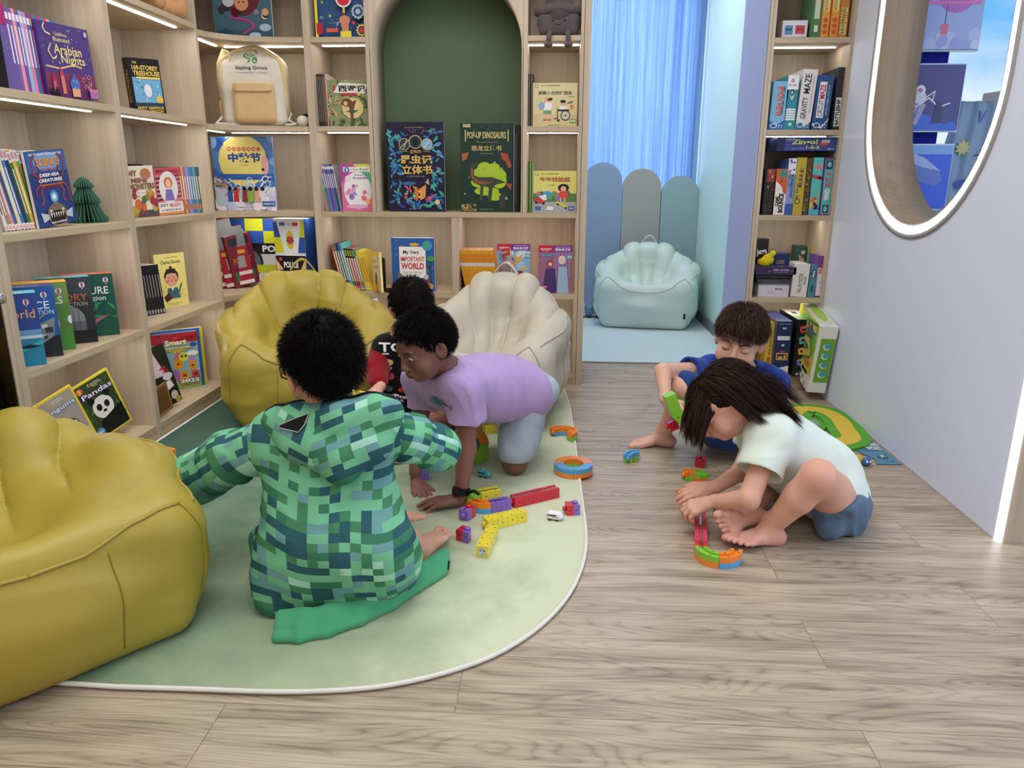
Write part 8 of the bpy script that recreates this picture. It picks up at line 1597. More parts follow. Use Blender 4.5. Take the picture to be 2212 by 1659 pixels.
for c_ in q_: b = MB(); b.ell(tuple(c_), (.0048, .0026, .0048), '101014', 8); b.build('eye', 'plastic', t)
q_, _ = S.march([(.014*math.sin(a), -.3, .052-.010*math.cos(a)) for a in [rad(-75+15*i) for i in range(11)]], (0, 1, 0), .0006); b = MB(); b.tube(q_, .0010, '141416', 5); b.build('smile', 'cloth', t)
M, w, h = backb(1151, 1247, 179, B3, 3.665)
book(M, w, h, .004, 'd8cc9c', 'beige Chinese reader with two boys, one in a wheelchair', [('r', 0, 0, 1, .3, 'd0c090'), ('o', .08, .93, .04, '6c5c3c'), ('o', .08, .93, .03, 'e0d4a8'), ('t', '小羊上山儿童汉语分级读物', .38, .94, .42, .028, '4c4030'), ('t', '谁是小北的好朋友', .5, .775, .76, .085, '34302c', .018), ('t', '文图', .86, .69, .12, .02, '4c4030'), ('o', .36, .60, .055, 'e0ac8c'), ('e', .38, .635, .065, .035, '241c1c'), ('p', [(.24, .56), (.44, .56), (.42, .38), (.24, .38)], 'eceae6'), ('e', .2, .48, .07, .09, '8ca8c8'), ('r', .24, .3, .42, .38, '6c9c74'), ('r', .26, .18, .30, .3, 'e0ac8c'), ('r', .36, .18, .40, .3, 'e0ac8c'), ('e', .28, .16, .05, .02, 'b86c50'), ('e', .38, .16, .05, .02, 'b86c50'), ('l', [(.26, .54), (.28, .66), (.36, .66)], .035, 'e0ac8c'), ('o', .68, .54, .06, 'e0ac8c'), ('e', .68, .58, .065, .035, '1c181c'), ('p', [(.6, .48), (.76, .48), (.76, .36), (.6, .36)], 'e8e6e0'), ('r', .56, .36, .82, .40, '2c3450'), ('o', .74, .26, .11, '24242c'), ('o', .74, .26, .09, 'c8c4b4'), ('o', .74, .26, .02, '24242c'), ('l', [(.56, .42), (.56, .2), (.48, .18)], .02, '3c3c4c'), ('l', [(.78, .54), (.90, .58)], .02, '3c3c4c'), ('e', .88, .46, .04, .05, 'd87838'), ('o', .58, .15, .03, '24242c'), ('r', .84, .09, .99, .18, '5ca050'), ('t', '第5级', .915, .135, .12, .05, 'f4f8f0', .01), ('t', '外语教学与研究出版社', .5, .04, .3, .018, '4c4030')], hard=False, spine='403828')
spine_row(bm((at(1139, 230, Y=3.67)[0], 3.67, B3+.0004)), ['24201c', '48382c', '1c1c20', '34302c', '2c2824'], .0055, .228, .15, 0, 'of the dark booklets beside the wheelchair reader', 'dark thin booklets', lambda i, c, R: [('r', .3, .02, .7, .98, 'a89c84')] if i % 2 else [])
M, w, h = backb(1152, 1245, 369, B2, 3.665)
book(M, w, h, .004, 'dcd878', 'yellow-green Chinese reader with a girl on a skateboard', [('r', 0, .0, 1, .28, 'a8acb0'), ('r', 0, .26, 1, .46, '5c8448'), ('sc', (0, .36, 1, .48), 14, (.05, .09), ['6c9c50', '8c80b0', '4c7840', '9c90b8'], 6, 'dot'), ('o', .08, .93, .04, '6c6c3c'), ('o', .08, .93, .03, 'e8e4a8'), ('t', '小羊上山儿童汉语分级读物', .38, .93, .42, .028, '4c4830'), ('t', '牛牛找姐姐', .5, .80, .7, .11, 'b04434', .02), ('t', '文图', .42, .66, .14, .02, '4c4830'), ('e', .70, .60, .13, .09, '1c1818'), ('o', .70, .57, .065, 'e8b498'), ('p', [(.62, .52), (.78, .52), (.84, .36), (.56, .36)], 'd84c44'), ('r', .63, .24, .66, .36, 'e8b498'), ('r', .72, .24, .75, .36, 'e8b498'), ('l', [(.6, .48), (.5, .52)], .03, 'e8b498'), ('p', [(.52, .24), (.56, .28), (.8, .16), (.76, .12)], 'd8d048'), ('o', .58, .2, .025, '282828'), ('o', .76, .11, .025, '282828'), ('e', .33, .45, .10, .07, '4ca0c8'), ('p', [(.14, .40), (.3, .44), (.32, .3), (.16, .28)], 'e4e8ec'), ('p', [(.02, .34), (.16, .36), (.3, .24), (.06, .22)], 'c83c38'), ('o', .07, .24, .03, '282828'), ('o', .24, .22, .03, '282828'), ('p', [(.1, .52), (.16, .44), (.04, .44)], 'd88858'), ('r', .05, .06, .18, .15, '3c6ca8'), ('p', [(.3, .06), (.34, .16), (.46, .14), (.48, .06)], 'ecece8'), ('r', .82, .06, .96, .15, '3c4c90'), ('t', '第3级', .89, .105, .11, .05, 'f0f4f8', .01)], hard=False, spine='5c8440')
spine_row(bm((at(1136, 420, Y=3.67)[0], 3.67, B2+.0004)), ['48602c', '6c9838', '384c28', '78a840', '486c30', '88b04c'], .0055, .232, .15, 0, 'of the green booklets beside the skateboard reader', 'green thin booklets', lambda i, c, R: [('r', .35, .02, .65, .98, 'c8d0a8')] if i % 2 else [])
# ---------------- lower back wall, left compartment
cs = ['c84840', '4c9080', '342c4c', '4c5ca8', '58b8b8', '2c7c6c', 'c83444', '34549c', 'd86c38', '3c9484', 'e4c440', 'e8d048', 'e0c444']
hs = [.232, .234, .236, .236, .238, .212, .211, .210, .209, .207, .200, .196, .194]
def bands_c(i, c, R):
    o = [('r', .30, .22, .70, .84, 'f0e8d0' if i < 10 else 'b87830'), ('r', 0, .04, 1, .055, 'f0f0f0'), ('o', .5, .09, .25, 'e8b8c0')]
    if 5 <= i <= 8: o += [('r', 0, .78, 1, 1, '101410'), ('r', .2, .82, .8, .96, '98a840')]
    return o
spine_row(bm((at(741, 620, Y=3.665)[0], 3.665, B1+.0004)), cs, .0112, .22, .165, rad(-13), 'of the leaning row, lower left of back bookcase', 'leaning information books', bands_c, hl=hs)
x = at(741, 620, Y=3.665)[0]+13*.01155+.002; book(bm((x, 3.665, B1+.0004), rad(-62), rad(-4)), .155, .192, .012, 'e8cc48', 'yellow body book with oval picture, last of the leaning row', [('e', .55, .55, .36, .40, 'dcdcd8'), ('t', 'Your Body', .52, .62, .5, .10, '4c4c54', .02), ('t', 'Look inside', .5, .78, .4, .05, '4c4c54'), ('e', .5, .3, .14, .2, '6c3c30'), ('p', [(.3, 0), (.36, .16), (.6, .2), (.8, 0)], 'e08c48')], spine='e8cc48', spine_art=[('t', 'Your Body', .5, .5, .6, .5, 'a87830', .01, -90)])
bookend(bm((at(818, 600, Y=3.71)[0], 3.74, B1+.0004), rad(-66)), .14, .165, 'black metal bookend at the end of the leaning row')
M, w, h = backb(846, 938, 514, B1, 3.66)
book(M, w, h, .045, '2c62a8', 'blue hardback with white title panel and globe, in lower back bookcase', [('sc', (.02, .02, .98, .98), 26, (.02, .045), ['d84840', 'e0a838', '4c9c58', 'd8dce0', '1c4880'], 14, 'leaf'), ('r', .18, .26, .80, .84, 'f4f2ee'), ('sc', (.18, .25, .8, .27), 8, (.02, .04), ['f4f2ee'], 3, 'dot'), ('t', 'My Very', .46, .73, .38, .085, '2c3844', .02), ('t', 'IMPORTANT', .49, .61, .56, .09, 'c8384c', .02), ('t', 'WORLD', .49, .48, .54, .12, 'c8384c', .035), ('t', 'Learn about our incredible planet', .48, .365, .46, .024, '384858'), ('t', 'and the people who live there', .48, .325, .42, .024, '384858'), ('o', .84, .86, .12, '3c9ccc'), ('p', [(.78, .9), (.84, .93), (.88, .86), (.82, .80), (.78, .84)], '4ca850'), ('e', .54, .88, .11, .03, 'e0b040'), ('p', [(.12, .32), (.12, .12), (.24, .12), (.24, .32), (.18, .36)], '6c7884'), ('l', [(.92, .1), (.90, .5), (.98, .62)], .03, '4c4434'), ('l', [(.90, .4), (.82, .52)], .02, '4c4434'), ('e', .92, .62, .10, .05, '4c9c58'), ('p', [(.7, .1), (.78, .24), (.84, .24), (.92, .1)], '8c4c38'), ('o', .8, .28, .06, 'c8c8c8'), ('o', .9, .1, .07, 'd8a060')], spine='2c62a8')
# ---------------- lower back wall, right compartment
x0 = at(1007, 600, Y=3.665)[0]; spine_row(bm((x0, 3.665, B1+.0004)), ['e0a02c']*22, .00735, .208, .16, rad(-12), 'thin orange-yellow reader with white band in the long leaning row', 'orange-yellow readers leaning above the cream bean bag', lambda i, c, R: [('r', 0, .62, 1, .70, 'd4dce0'), ('r', 0, .70, 1, .9, 'd8852c'), ('r', .3, .1, .5, .55, 'c07c20')], same=True)
book(bm((x0+22*.0078+.001, 3.668, B1+.0004), rad(-60), rad(-10)), .13, .205, .005, 'c83848', 'red and grey booklet ending the orange row', [('r', 0, 0, 1, .84, '8c98a8'), ('t', 'LEARNING', .5, .92, .7, .06, 'f0e8e8', .02), ('sc', (0, .1, 1, .8), 14, (.08, .12), ['5c6c80', 'b8bcc4', 'c84838'], 4, 'dot')], hard=False)
def level(px0, px1, pyt, lab, art, num):
    M, w, h = backb(px0, px1, pyt, B1, 3.665); return book(M, w, h, .005, 'c83848', lab, [('r', 0, 0, 1, .87, art[0])]+art[1]+[('r', 0, .87, .42, 1, 'c82c48'), ('r', .42, .87, 1, 1, '7c3c9c'), ('t', 'LEARNING', .22, .925, .32, .032, 'f4e8ec', .03), ('t', '迪士尼', .2, .89, .2, .02, 'f4e8ec'), ('t', '我会自己读', .72, .915, .46, .06, 'f4ecf8', .03), ('t', '中英双语分级读物', .72, .965, .4, .016, 'f0e0f4'), ('r', .84, .72, 1, .81, '58a8cc'), ('t', f'第{num}级', .92, .765, .12, .055, 'f4f8fc', .01)], hard=False)
level(1074, 1145, 527, 'Chinese reader with blue sky and a golden bird, level eight', ('88b8dc', [('sc', (0, .1, 1, .86), 20, (.08, .14), ['a8d0e8', 'd0e4f0', '6ca0cc'], 5, 'dot'), ('t', '狮子王2', .22, .78, .34, .07, '3c88b8', .02), ('t', '辛巴的荣耀', .28, .70, .46, .06, '3c88b8', .02), ('p', [(.42, .78), (.62, .72), (.78, .80), (.74, .66), (.5, .56), (.4, .6), (.56, .66)], 'd8b060'), ('p', [(.7, .52), (.86, .56), (.94, .48), (.78, .46)], 'd8c080'), ('e', .14, .52, .13, .10, 'b8544c'), ('e', .34, .2, .24, .12, 'd06848'), ('e', .7, .32, .15, .14, '8c3c34'), ('p', [(.8, .1), (1, .4), (1, 0)], '7c8ca0')]), 8)
level(1163, 1236, 530, 'Chinese reader with two cloaked figures in a red forest, level seven', ('9c6c90', [('sc', (0, .3, .5, .86), 34, (.02, .05), ['c83c4c', 'a83048', 'e05c60'], 8, 'leaf'), ('r', .5, .3, 1, .87, 'a87ca8'), *[('r', .55+.1*i, .3, .58+.1*i, .87, '84608c') for i in range(5)], ('t', '冰雪奇缘2', .28, .79, .4, .06, '58b0d8', .03), ('p', [(.12, .0), (.22, .52), (.5, .52), (.56, .0)], '4c3470'), ('e', .34, .62, .09, .08, '8c4c38'), ('o', .35, .61, .06, 'e8bca4'), ('p', [(.56, .0), (.6, .56), (.84, .56), (.92, .0)], '9cc0dc'), ('e', .70, .70, .11, .09, 'e4dcd4'), ('o', .69, .68, .06, 'ecc8b4'), ('r', .02, .1, .28, .16, 'b84878'), ('t', '分级阅读', .15, .13, .2, .03, 'f4e8f0')]), 7)
# ---------------- bottom row of the back wall
M, w, h = backb(776, 846, 655, ZB[0], 3.74)
book(bm((at(800, 700, Y=3.70)[0], 3.72, ZB[0]+.0004), 0, rad(-16)), .13, .33, .008, 'd4dcde', 'pale grey picture book of towers leaning on the bottom shelf', [('r', 0, 0, 1, .22, '3c6c5c'), ('p', [(.3, .2), (.36, .7), (.4, .2)], '6c7070'), ('p', [(.44, .2), (.5, .62), (.58, .2)], '8c7c64'), ('r', .55, .8, .65, .86, 'c04038'), ('l', [(.74, .2), (.72, .55)], .04, '3c3c40'), ('o', .72, .58, .06, '3c4440'), ('p', [(.7, .2), (.78, .4), (.86, .2)], 'b83c38')])
book(bm((at(766, 700, Y=3.76)[0], 3.78, ZB[0]+.0004), 0, rad(-18)), .13, .34, .008, 'c8d8d8', 'pale blue-green picture book behind the towers book', [('e', .5, .8, .3, .06, '8cb0a8')])
spine_row(bm((at(828, 720, Y=3.67)[0], 3.67, ZB[0]+.0004)), ['2c6c60', '243c5c', 'd8b050', '28282c', '6c3440', '34343c', 'd8c060', 'e8e4dc', '3c6c7c', 'b84c3c'], .0085, .30, .15, rad(4), 'of the short row behind the boy in black', 'books on the bottom shelf behind the black T-shirt', lambda i, c, R: [('r', .3, .3, .7, .8, 'e8e4dc')] if i % 2 else [('r', .2, .7, .8, .9, 'f0f0ec')], hv=.14, seed=6, hl=[.31, .31, .30, .29, .25, .25, .25, .24, .25, .25])
for o in list(bpy.data.objects):
    if o.get('label', '').endswith('behind the boy in black'): o['label'] = o['label'].replace('the boy in black', 'the black T-shirt')
book(bm((at(1214, 780, Y=3.64)[0], 3.64, .0504), 0), .032, .075, .14, 'e0d4b8', 'small booklet with green leaf print behind the cream bean bag', [('r', 0, .45, 1, 1, 'c8d8c8'), ('sc', (.1, .5, .9, .95), 6, (.1, .2), ['5c9c50', '4c88a8', 'd8a848'], 3, 'leaf'), ('r', .2, .1, .6, .3, '6c5c4c')])
# ---------------- right bookcase: games
G0, G1, G2, G3, G4 = ZG[:5]
def game(px0, px1, pyt, zs, label, cover, art, d=.20, Y=3.63, lean=0, side=None, top=None, yaw=0, z=None, top_art=(), side_art=(), spine=None, hgt=None, **k):
    ym = (pyt+{G0: 830, G1: 641, G2: 466, G3: 279, G4: 80}[zs])/2 if zs in (G0, G1, G2, G3, G4) else pyt+20
    a = at(px0, ym, Y=Y); c = at(px1, ym, Y=Y); tp = at((px0+px1)/2, pyt, Y=Y); w = c[0]-a[0]; zz = z if z is not None else zs
    return book(bm((a[0], Y, zz+.0004), yaw, lean, 0, w), w, hgt or (tp[2]-zz)*.998, d, cover, label, art, pages=None, name='game_box', cat='board game', side=side, top=top, top_art=top_art, side_art=side_art, spine=spine or side, **k)
V = 90
lo = lambda c='e8f0f8', c2='2c60a0': [('e', .3, .08, .22, .05, c), ('e', .3, .08, .17, .035, c2), ('t', '8+', .75, .09, .3, .03, c, .02), ('t', '1+', .75, .045, .3, .025, c, .02)]
# top row
game(1690, 1744, 44, G4, 'small white plastic box with blue and pink faces, upper right bookcase', 'e0dce4', [('r', .1, .16, .42, .7, '5c90b8'), ('o', .2, .46, .05, '203048'), ('o', .32, .46, .05, '203048'), ('r', .52, .2, .9, .7, 'c84858'), ('o', .64, .46, .04, '581828'), ('o', .78, .46, .04, '581828')], d=.15, z=G4+.008, top='d8d4dc', Y=3.65)
book(bm((at(1688, 80, Y=3.64)[0], 3.64, G4+.0003)), .13, .0070, .16, '2c3450', 'thin dark blue box under the white faces box', [], pages=None, name='game_box', cat='board game')
game(1758, 1777, -60, G4, 'green game box with white stripes on the top shelf', '4c7c50', [('r', .2, .3, .8, .6, 'c8d4b8'), ('r', .3, .1, .7, .2, 'e0e8d8')], side='5c8c64', d=.19)
for i, (a, c) in enumerate(((1778, 1796), (1798, 1816), (1817, 1836))):
    game(a, c, -60, G4, ['orange game box on the top shelf, left of three', 'orange game box on the top shelf, middle of three', 'darker orange game box, right of three'][i], ['d88c34', 'd8882c', 'b87830'][i], [('r', .08, .02, .92, .98, ['e09c40', 'e0963c', 'c0843c'][i]), ('t', 'CUSS LITTLE' if i < 2 else 'CUSS LITTLE', .5, .62 if i < 2 else .26, .7, .42, 'f0e8a0' if i < 2 else 'e0d890', .04, V), ('t', 'CUSS LITTLE', .42, .62 if i < 2 else .26, .35, .40, '3c7048', .01, V), *[('o', .5, .10+.09*j, .28, 'c85838') for j in range(3 if i < 2 else 0)]], d=.19, Y=3.63)
# second row
game(1664, 1698, 176, G3, 'light blue game box with red and orange title, leftmost in its row', '7cb8dc', [('t', 'RUSH HOUR', .52, .60, .40, .62, 'c83c34', .04, V), ('t', 'RUSH HOUR', .46, .60, .2, .60, 'e89040', .0, V), ('t', 'TRAFFIC JAM LOGIC GAME', .76, .60, .16, .58, '20303c', .02, V), ('p', [(0, .18), (.5, .10), (1, .22), (1, 0), (0, 0)], '2c68a8')]+lo(), side='5c9cc8', lean=rad(2), d=.2)
game(1698, 1722, 162, G3, 'white and teal game box with a penguin on its end', '2c8c9c', [('r', 0, .74, 1, 1, 'eceef0'), ('o', .45, .90, .16, '8c5c80'), ('o', .45, .90, .09, 'e8c8b0'), ('t', 'SMART GAMES', .45, .82, .7, .03, '4c5c68'), ('o', .45, .70, .18, '202c38'), ('o', .45, .69, .10, 'f0f0f0'), ('p', [(.2, .66), (.45, .60), (.75, .66), (.5, .54)], 'e8dcc0'), *[('r', .08, .18+.045*j, .92, .215+.045*j, 'e4eaee') for j in range(5)], ('r', .4, .08, .66, .13, 'e4eaee')], side='3c98a8')
game(1724, 1755, 150, G3, 'white game box with tall black upright title, middle of the second row', 'e4e2e4', [('t', 'GRAVITY', .40, .36, .40, .36, '303034', .015, V), ('t', 'MAZE', .40, .76, .44, .32, '303034', .015, V), ('t', 'FALLING MARBLE LOGIC GAME', .80, .58, .10, .6, '8c8c94', .0, V), ('p', [(0, .10), (.6, .05), (1, .14), (1, 0), (0, 0)], '3c6ca0')]+lo('d8e4f0', '3c6ca0'), side='d8d6da', lean=rad(3))
game(1758, 1793, 163, G3, 'dark blue game box with upright white title strip, left of the black box', '2c5488', [('r', .18, .22, .62, .88, 'e8e8ec'), ('t', 'CIRCUIT', .40, .40, .32, .30, '2c4c80', .01, V), ('t', 'MAZE', .40, .70, .34, .26, 'b8385c', .03, V), ('t', 'ELECTRIC CURRENT LOGIC GAME', .78, .55, .12, .55, 'c8d4e4', .0, V), ('p', [(0, .12), (.6, .06), (1, .22), (1, .19), (.6, .02), (0, .08)], 'd8e4f0')]+lo(), side='24487c', lean=rad(2))
game(1804, 1832, 145, G3, 'black game box at the right end of the second games shelf', '24303c', [('r', .1, .06, .5, .52, 'e4e6e8'), ('t', 'BATTLESHIP', .30, .29, .30, .42, '181c20', .05, V), ('t', 'ROYALE', .58, .74, .30, .34, 'b83848', .03, V), ('r', 0, 0, 1, .03, '101418')], side='2c3440', d=.22)
# third row
z2 = G2+.285
game(1672, 1800, 297, G2, 'blue bingo game box lying flat on top of the third games row', '3c4c98', [('r', .0, .0, 1, 1, '3c4a94'), ('r', 0, 0, .13, 1, '1c2c58'), ('t', 'Zingo!', .46, .60, .46, .56, '1c2450', .06), ('t', 'Zingo!', .46, .62, .44, .50, 'd4dc88', .04), ('t', '1-2-3', .60, .26, .22, .22, 'd8d45c', .04), ('t', 'Number Bingo!', .36, .18, .22, .10, 'b8c0e0'), ('e', .24, .84, .09, .12, 'd0d4e0'), ('e', .24, .84, .08, .10, '4c5ca0'), ('t', 'ThinkFun GAME', .24, .84, .11, .08, 'e8e8f0'), ('e', .78, .56, .08, .18, 'c84848'), ('r', .74, .6, .88, .82, 'd0ccd8'), ('t', 'AGES 4+', .90, .14, .12, .12, 'e0e4f0'), ('sc', (.14, .05, .4, .4), 4, (.03, .05), ['5464b0'], 2, 'swirl')], z=z2, d=.20, side='1c2c58')
game(1650, 1671, 365, G2, 'black honeycomb patterned game box, left end of the third row', '1c1c1e', [('sc', (.05, .05, .95, .7), 22, (.08, .12), ['303032', '3c3c3c'], 3, 'dot'), ('r', .2, .72, 1, 1, '8c3c34'), ('sc', (.3, .5, 1, .95), 8, (.1, .2), ['c84c38', 'd8b858', 'c8c4bc'], 5, 'leaf')], side='3c2c2c')
game(1674, 1698, 365, G2, 'white and orange game box with black lettering, third games row', 'ece8e4', [('p', [(0, 1), (1, 1), (1, .45), (.7, .5), (.6, .6), (.4, .66), (0, .74)], 'd05c38'), ('e', .62, .89, .34, .09, '3c8c7c'), ('t', 'GAME', .26, .30, .36, .22, '202020', .04, V), ('t', 'BOUNCE', .62, .26, .46, .42, '202020', .05, V), ('o', .5, .74, .08, '202020')], side='c85838')
game(1699, 1716, 342, G2, 'blue and white game box with cards printed at its top', '8c9cd0', [('r', 0, .72, 1, 1, 'ece8f0'), ('sc', (.1, .76, .9, .98), 6, (.1, .16), ['d04850', '4c70b8', '202028'], 4, 'box'), ('t', 'SEQUENCE', .66, .52, .4, .42, '34508c', .04, V), ('t', 'LETTERS', .25, .62, .3, .26, '4c8c50', .03, V), ('r', 0, 0, 1, .2, '3c5cb0')], side='4c6cb0')
game(1717, 1738, 340, G2, 'olive yellow game box with purple lettering', 'bcac38', [('t', 'RULE Jr.', .58, .66, .44, .34, '5c2448', .04, V), ('t', 'My First', .3, .4, .3, .3, '44485c', .02, V), ('o', .4, .24, .3, '6c6430'), ('o', .4, .24, .18, 'c8bc50')], side='a89c30')
game(1739, 1750, 342, G2, 'narrow brown wooden train game box', '5c4430', [('sc', (.1, .05, .9, .95), 24, (.1, .2), ['8c6c40', '3c4830', 'b8a060', '384c3c', 'a83c30'], 6, 'box')], side='4c3c2c')
game(1752, 1774, 340, G2, 'turquoise game box with red title and cartoon figures', '5cc0b8', [('t', 'LAVA', .42, .84, .56, .20, 'e8e0e4', .08, V-10), ('t', 'LAVA', .42, .84, .5, .19, 'c83850', .03, V-10), ('t', 'FREEZE', .7, .66, .32, .26, 'c83858', .04, V-10), ('sc', (.05, .05, .95, .48), 16, (.12, .22), ['d8905c', 'e8c048', '3c4c98', 'c84858', '242430', 'c8704c'], 7, 'dot'), ('r', 0, 0, 1, .1, '58b8d0')], side='3c9c9c')
game(1776, 1802, 340, G2, 'purple and teal game box with question mark, rightmost in the third row', '6c3c8c', [('r', .08, .02, .78, .96, '5cb8b8'), ('t', 'WHO', .44, .36, .46, .20, 'ecf0f0', .05, V), ('t', 'IS IT', .44, .58, .46, .16, 'c83c4c', .05, V), ('t', '?', .44, .72, .3, .08, 'e05060', .05, V), ('p', [(.14, .8), (.7, .8), (.7, .95), (.14, .95)], '3c2c60'), ('p', [(.2, .04), (.7, .04), (.7, .18), (.2, .18)], '3c2c60'), ('e', .42, .88, .18, .05, '6cc8c8'), ('e', .44, .11, .16, .05, '6cc8c8')], side='6c3c8c')
# fourth row
game(1628, 1656, 516, G1, 'black block game box with white lettering at the back left', '1c1c1e', [('t', 'Jenga', .5, .76, .8, .14, 'f0f0f0', .03, 10), ('t', 'gold', .7, .62, .3, .06, 'c8a050', .0, 10), ('r', .05, .30, .4, .5, 'd88c44'), ('o', .8, .4, .1, '3c3c3c')], d=.07, Y=3.76)
game(1660, 1703, 548, G1, 'navy box half hidden behind the yellow pouch', '24386c', [('t', 'LOGIC', .55, .8, .4, .1, 'c8b878', .02)], d=.09, Y=3.72)
game(1624, 1650, 590, G1, 'dark maroon box standing at the back left of the fourth shelf', '5c2c40', [], d=.08, Y=3.74, hgt=.11)
game(1638, 1704, 614, G1, 'white box at the bottom of the stack of flat boxes', 'd0ced8', [('t', 'FACE', .66, .62, .22, .18, '3c3c44', .03), ('r', .3, .4, .5, .44, 'b8b4c0'), ('r', .3, .3, .5, .34, 'b8b4c0'), ('r', 0, .94, 1, 1, '2c2c30')], d=.16)
zz = at(1670, 614, Y=3.63)[2]+.001
game(1634, 1706, 603, G1, 'flat grey plastic case in the middle of the stack', '3c3c44', [('r', .2, .3, .7, .6, '58585f')], d=.15, z=zz, Y=3.64)
zz2 = at(1670, 603, Y=3.63)[2]+.001
game(1632, 1706, 594, G1, 'black tray box directly under the purple one', '28282e', [('r', .4, .3, .9, .5, '48484f')], d=.15, z=zz2, Y=3.645)
zz3 = at(1670, 594, Y=3.63)[2]+.001
game(1630, 1718, 577, G1, 'dark purple flat box on top of the stack', '342c50', [('t', '让我们一起来挑战!', .62, .62, .40, .20, 'd8d0e8', .03), ('t', "Let's Challenge Together", .62, .34, .36, .14, 'b8b0d0', .01), ('p', [(.86, .5), (.89, .66), (.92, .5), (.89, .36)], 'b03880'), ('r', .32, .3, .36, .5, 'c86040')], d=.17, z=zz3, top='3c3c5c')
# yellow pouch on the stack
zt = at(1670, 577, Y=3.63)[2]+.002; c_ = at(1654, 570, Y=3.66); t = thing('drawstring_pouch', 'small bright yellow drawstring pouch on top of the purple box', 'pouch', (c_[0], 3.675, zt)); S = Solid(); S.ell((0, 0, .018), (.034, .022, .02), k=0); S.ell((.015, 0, .034), (.022, .018, .022), k=.015); S.cone((.024, 0, .045), (.032, 0, .058), .010, .014, k=.01); S.cut((0, 0, .001), (0, 0, -1), .003); S.mesh(.0025); S.displace(folds(.004, [(1, 0, .4), (0, 1, 0), (0, 0, 1)], (60, 50, 40), 3)); S.build('bag', 'cloth', t, 'dccc28'); b = MB(); b.tube([(.018, -.004, .058), (.016, -.004, .072), (.026, -.004, .078), (.034, -.004, .070), (.026, -.004, .060)], .0015, '3c3428', 5); b.build('cord', 'cloth', t)
game(1711, 1745, 571, G1, 'white game box with thin black title beside the flat stack', 'e0dcd8', [('t', 'TAILOR MASTER', .50, .42, .26, .60, '3c3838', .0, V), ('t', '裁缝大师', .78, .50, .16, .22, '5c5450', .02, V)], side='d0ccc8', d=.15, lean=rad(2))
game(1747, 1762, 574, G1, 'teal patterned game box beside the white one', '4c8c98', [('e', .5, .74, .4, .16, '2c5c6c'), ('t', 'Mazey', .5, .74, .4, .22, 'e8ece0', .04, V), *[('o', .5, .2+.07*i, .22, '2c4c58') for i in range(3)]], side='3c7c88', d=.15, lean=rad(2))
game(1764, 1785, 553, G1, 'purple game box with a white panel, fourth games shelf', '6c4494', [('r', .06, .04, .74, .72, 'd8d4e0'), ('t', 'BALANCE', .30, .74, .34, .32, 'b03050', .05, V), ('t', 'CHAINS', .66, .70, .28, .26, '8c3c68', .04, V), ('r', .1, .36, .7, .37, '8c88a0')], side='6c4494', d=.13)
game(1716, 1738, 531, G1, 'dark green game box with orange lettering behind the white box', '2c5448', [('t', 'Loopy', .5, .5, .6, .62, 'f0e8dc', .08, V), ('t', 'Loopy', .5, .5, .5, .6, 'c85c34', .02, V), ('o', .66, .86, .2, 'd8a8b0')], d=.08, Y=3.795)
game(1740, 1762, 533, G1, 'orange-yellow game box behind the purple one', 'd89c34', [('t', 'FUN', .4, .4, .5, .4, '3c3424', .03, V), ('r', 0, 0, .3, 1, '6c9c80')], d=.08, Y=3.795)
t = thing('plastic_jar', 'clear plastic jar with a green lid and knotted contents', 'jar', (at(1706, 560, Y=3.85)[0], 3.865, G1+.0005)); b = MB(); b.lathe([(.036, 0), (.038, .09), (.034, .112)], 20, '9cb0a4'); b.build('jar_body', 'plastic', t); b = MB(); b.lathe([(.037, .1125), (.039, .125), (.036, .142), (.02, .146)], 20, '2c8c44'); b.build('lid', 'plastic', t)
t = thing('cardboard_box', 'open brown cardboard box with raised flap at the back of the fourth shelf', 'box', (at(1738, 560, Y=3.90)[0]-.02, 3.885, G1+.0005)); b = MB(); b.box(-.0, 0, 0, .06, .03, .15, 'a89478'); b.build('carton', 'matte', t); b = MB(); b.prism([(0, .1505), (.055, .1505), (.052, .20), (-.022, .215)], .012, .014, 'b8a488', axis='y'); b.build('flap', 'matte', t)
# bottom shelf
game(1652, 1669, 698, G0, 'yellow game box in the bottom compartment beside the navy box', 'd8b83c', [('t', 'THE QUESTION', .6, .62, .3, .5, '8c3c34', .02, V), ('t', 'NATION', .5, .22, .5, .22, 'a83430', .04, V)], d=.2, Y=3.60, side='c8ac3c')
game(1673, 1706, 694, G0, 'tall navy game box with gold framed emblem on the bottom shelf', '1c2c5c', [('t', 'LA BRAIN TRAINING', .5, .95, .8, .012, 'd8dce8'), ('r', .38, .86, .62, .89, 'c8ccd8'), *[('r', .1, .66+.025*i, .9, .685+.025*i, 'dce0e8') for i in range(3)], ('s', .5, .57, .12, 8, .5, 'e0e4f0'), ('t', 'THE', .5, .46, .3, .03, 'd04858', .04), ('r', .12, .30, .88, .43, 'e0b048'), ('r', .18, .32, .82, .41, '1c2c5c'), ('t', 'a1', .5, .355, .5, .07, 'e0b048', .05), ('r', 0, 0, 1, .13, 'e8e6e4'), ('p', [(0, .13), (1, .2), (1, .13)], 'e8e6e4'), ('o', .55, .065, .2, '282828'), ('o', .55, .065, .15, 'e8e6e4')], d=.30, Y=3.56, side='24386c', top='34447c', top_art=[('r', .1, .1, .9, .9, '2c3c74')])
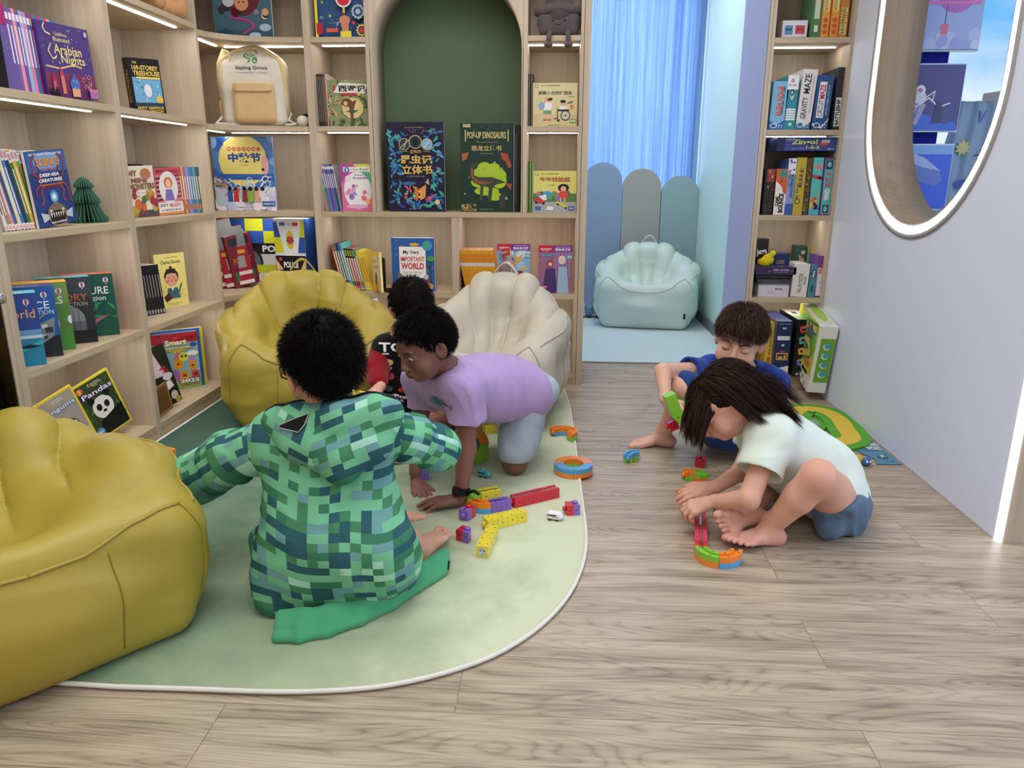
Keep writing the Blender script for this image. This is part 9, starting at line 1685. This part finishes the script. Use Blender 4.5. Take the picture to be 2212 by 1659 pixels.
game(1716, 1753, 690, G0, 'tall black train track box with colourful track shapes', '161618', [q for i in range(4) for q in (('l', [(.25, .86-.19*i), (.75, .90-.19*i), (.8, .82-.19*i), (.3, .78-.19*i), (.25, .86-.19*i)], .13, ['c8505c', '6cb8d0', 'e8a040', '8c70c0'][i]), ('l', [(.35, .85-.19*i), (.65, .87-.19*i), (.65, .82-.19*i)], .06, ['e8a040', 'd04858', '6cc070', 'e8c848'][i]))]+[('t', 'DIY', .28, .05, .16, .05, 'e8e8e8', .03, V), ('r', .45, .02, .48, .14, '8c8c8c')], d=.30, Y=3.56, side='1c1c1e', top='c8d0b8', top_art=[('r', .0, .0, 1, .22, '7cc040'), ('r', .2, .4, .9, .9, 'e8e8e4'), ('r', .3, .5, .6, .7, '303430'), ('r', .5, .3, .8, .4, '90b890')])
# big white and green box standing on the floor against the white wall
t = thing('game_box', 'large white and green race track toy box leaning out at the bottom of the shelves', 'board game'); t.matrix_basis = bm((1.172, 3.405, .042), rad(-3), rad(2), rad(-9)); W_, H_ = .082, .325; D_ = .36
b = MB(); b.box(0, 0, 0, W_, D_, H_, 'e6e6e2'); b.build('carton', 'print', t, bevel=.001)
b = MB(); add_art(b, [('p', rr) if False else ('r', .2, .16, .98, .82, '6ca834')]+[q for i in range(4) for q in (('o', .58, .28+.14*i, .20, 'd8e8ec'), ('o', .62, .29+.14*i, .17, '4ca4c0'))], W_, H_, frame((0, 0, 0), (1, 0, 0), (0, 0, 1))); b.build('front_print', 'print', t)
b = MB(); add_art(b, [('r', 0, .0, 1, 1, 'c8cc48'), ('r', 0, 0, 1, .22, 'e4e4e0'), ('e', .5, .66, .48, .30, '7cb83c'), ('l', [(.9, .9), (.5, .84), (.2, .74), (.3, .62), (.7, .64), (.8, .52), (.5, .40), (.2, .44)], .16, '4c9038'), ('l', [(.9, .9), (.5, .84), (.2, .74), (.3, .62), (.7, .64), (.8, .52), (.5, .40), (.2, .44)], .08, 'd4c864'), ('r', .55, .72, .8, .84, '5c6c88'), ('p', [(.5, .84), (.56, .92), (.62, .84), (.7, .93), (.78, .84)], '4c5c80'), ('r', .6, .2, .85, .25, '202020'), ('e', .75, .36, .14, .05, 'd8785c'), ('sc', (.1, .03, .9, .16), 10, (.03, .05), ['a8a8a0', '585850'], 3, 'box')], D_, H_, frame((0, D_, 0), (0, -1, 0), (0, 0, 1))); b.build('cover_print', 'print', t)
b = MB(); add_art(b, [('r', 0, .1, 1, .9, 'd0d8c0'), ('e', .5, .5, .3, .3, 'a8c858')], W_, D_, frame((0, 0, H_), (1, 0, 0), (0, 1, 0))); b.build('top_print', 'print', t)
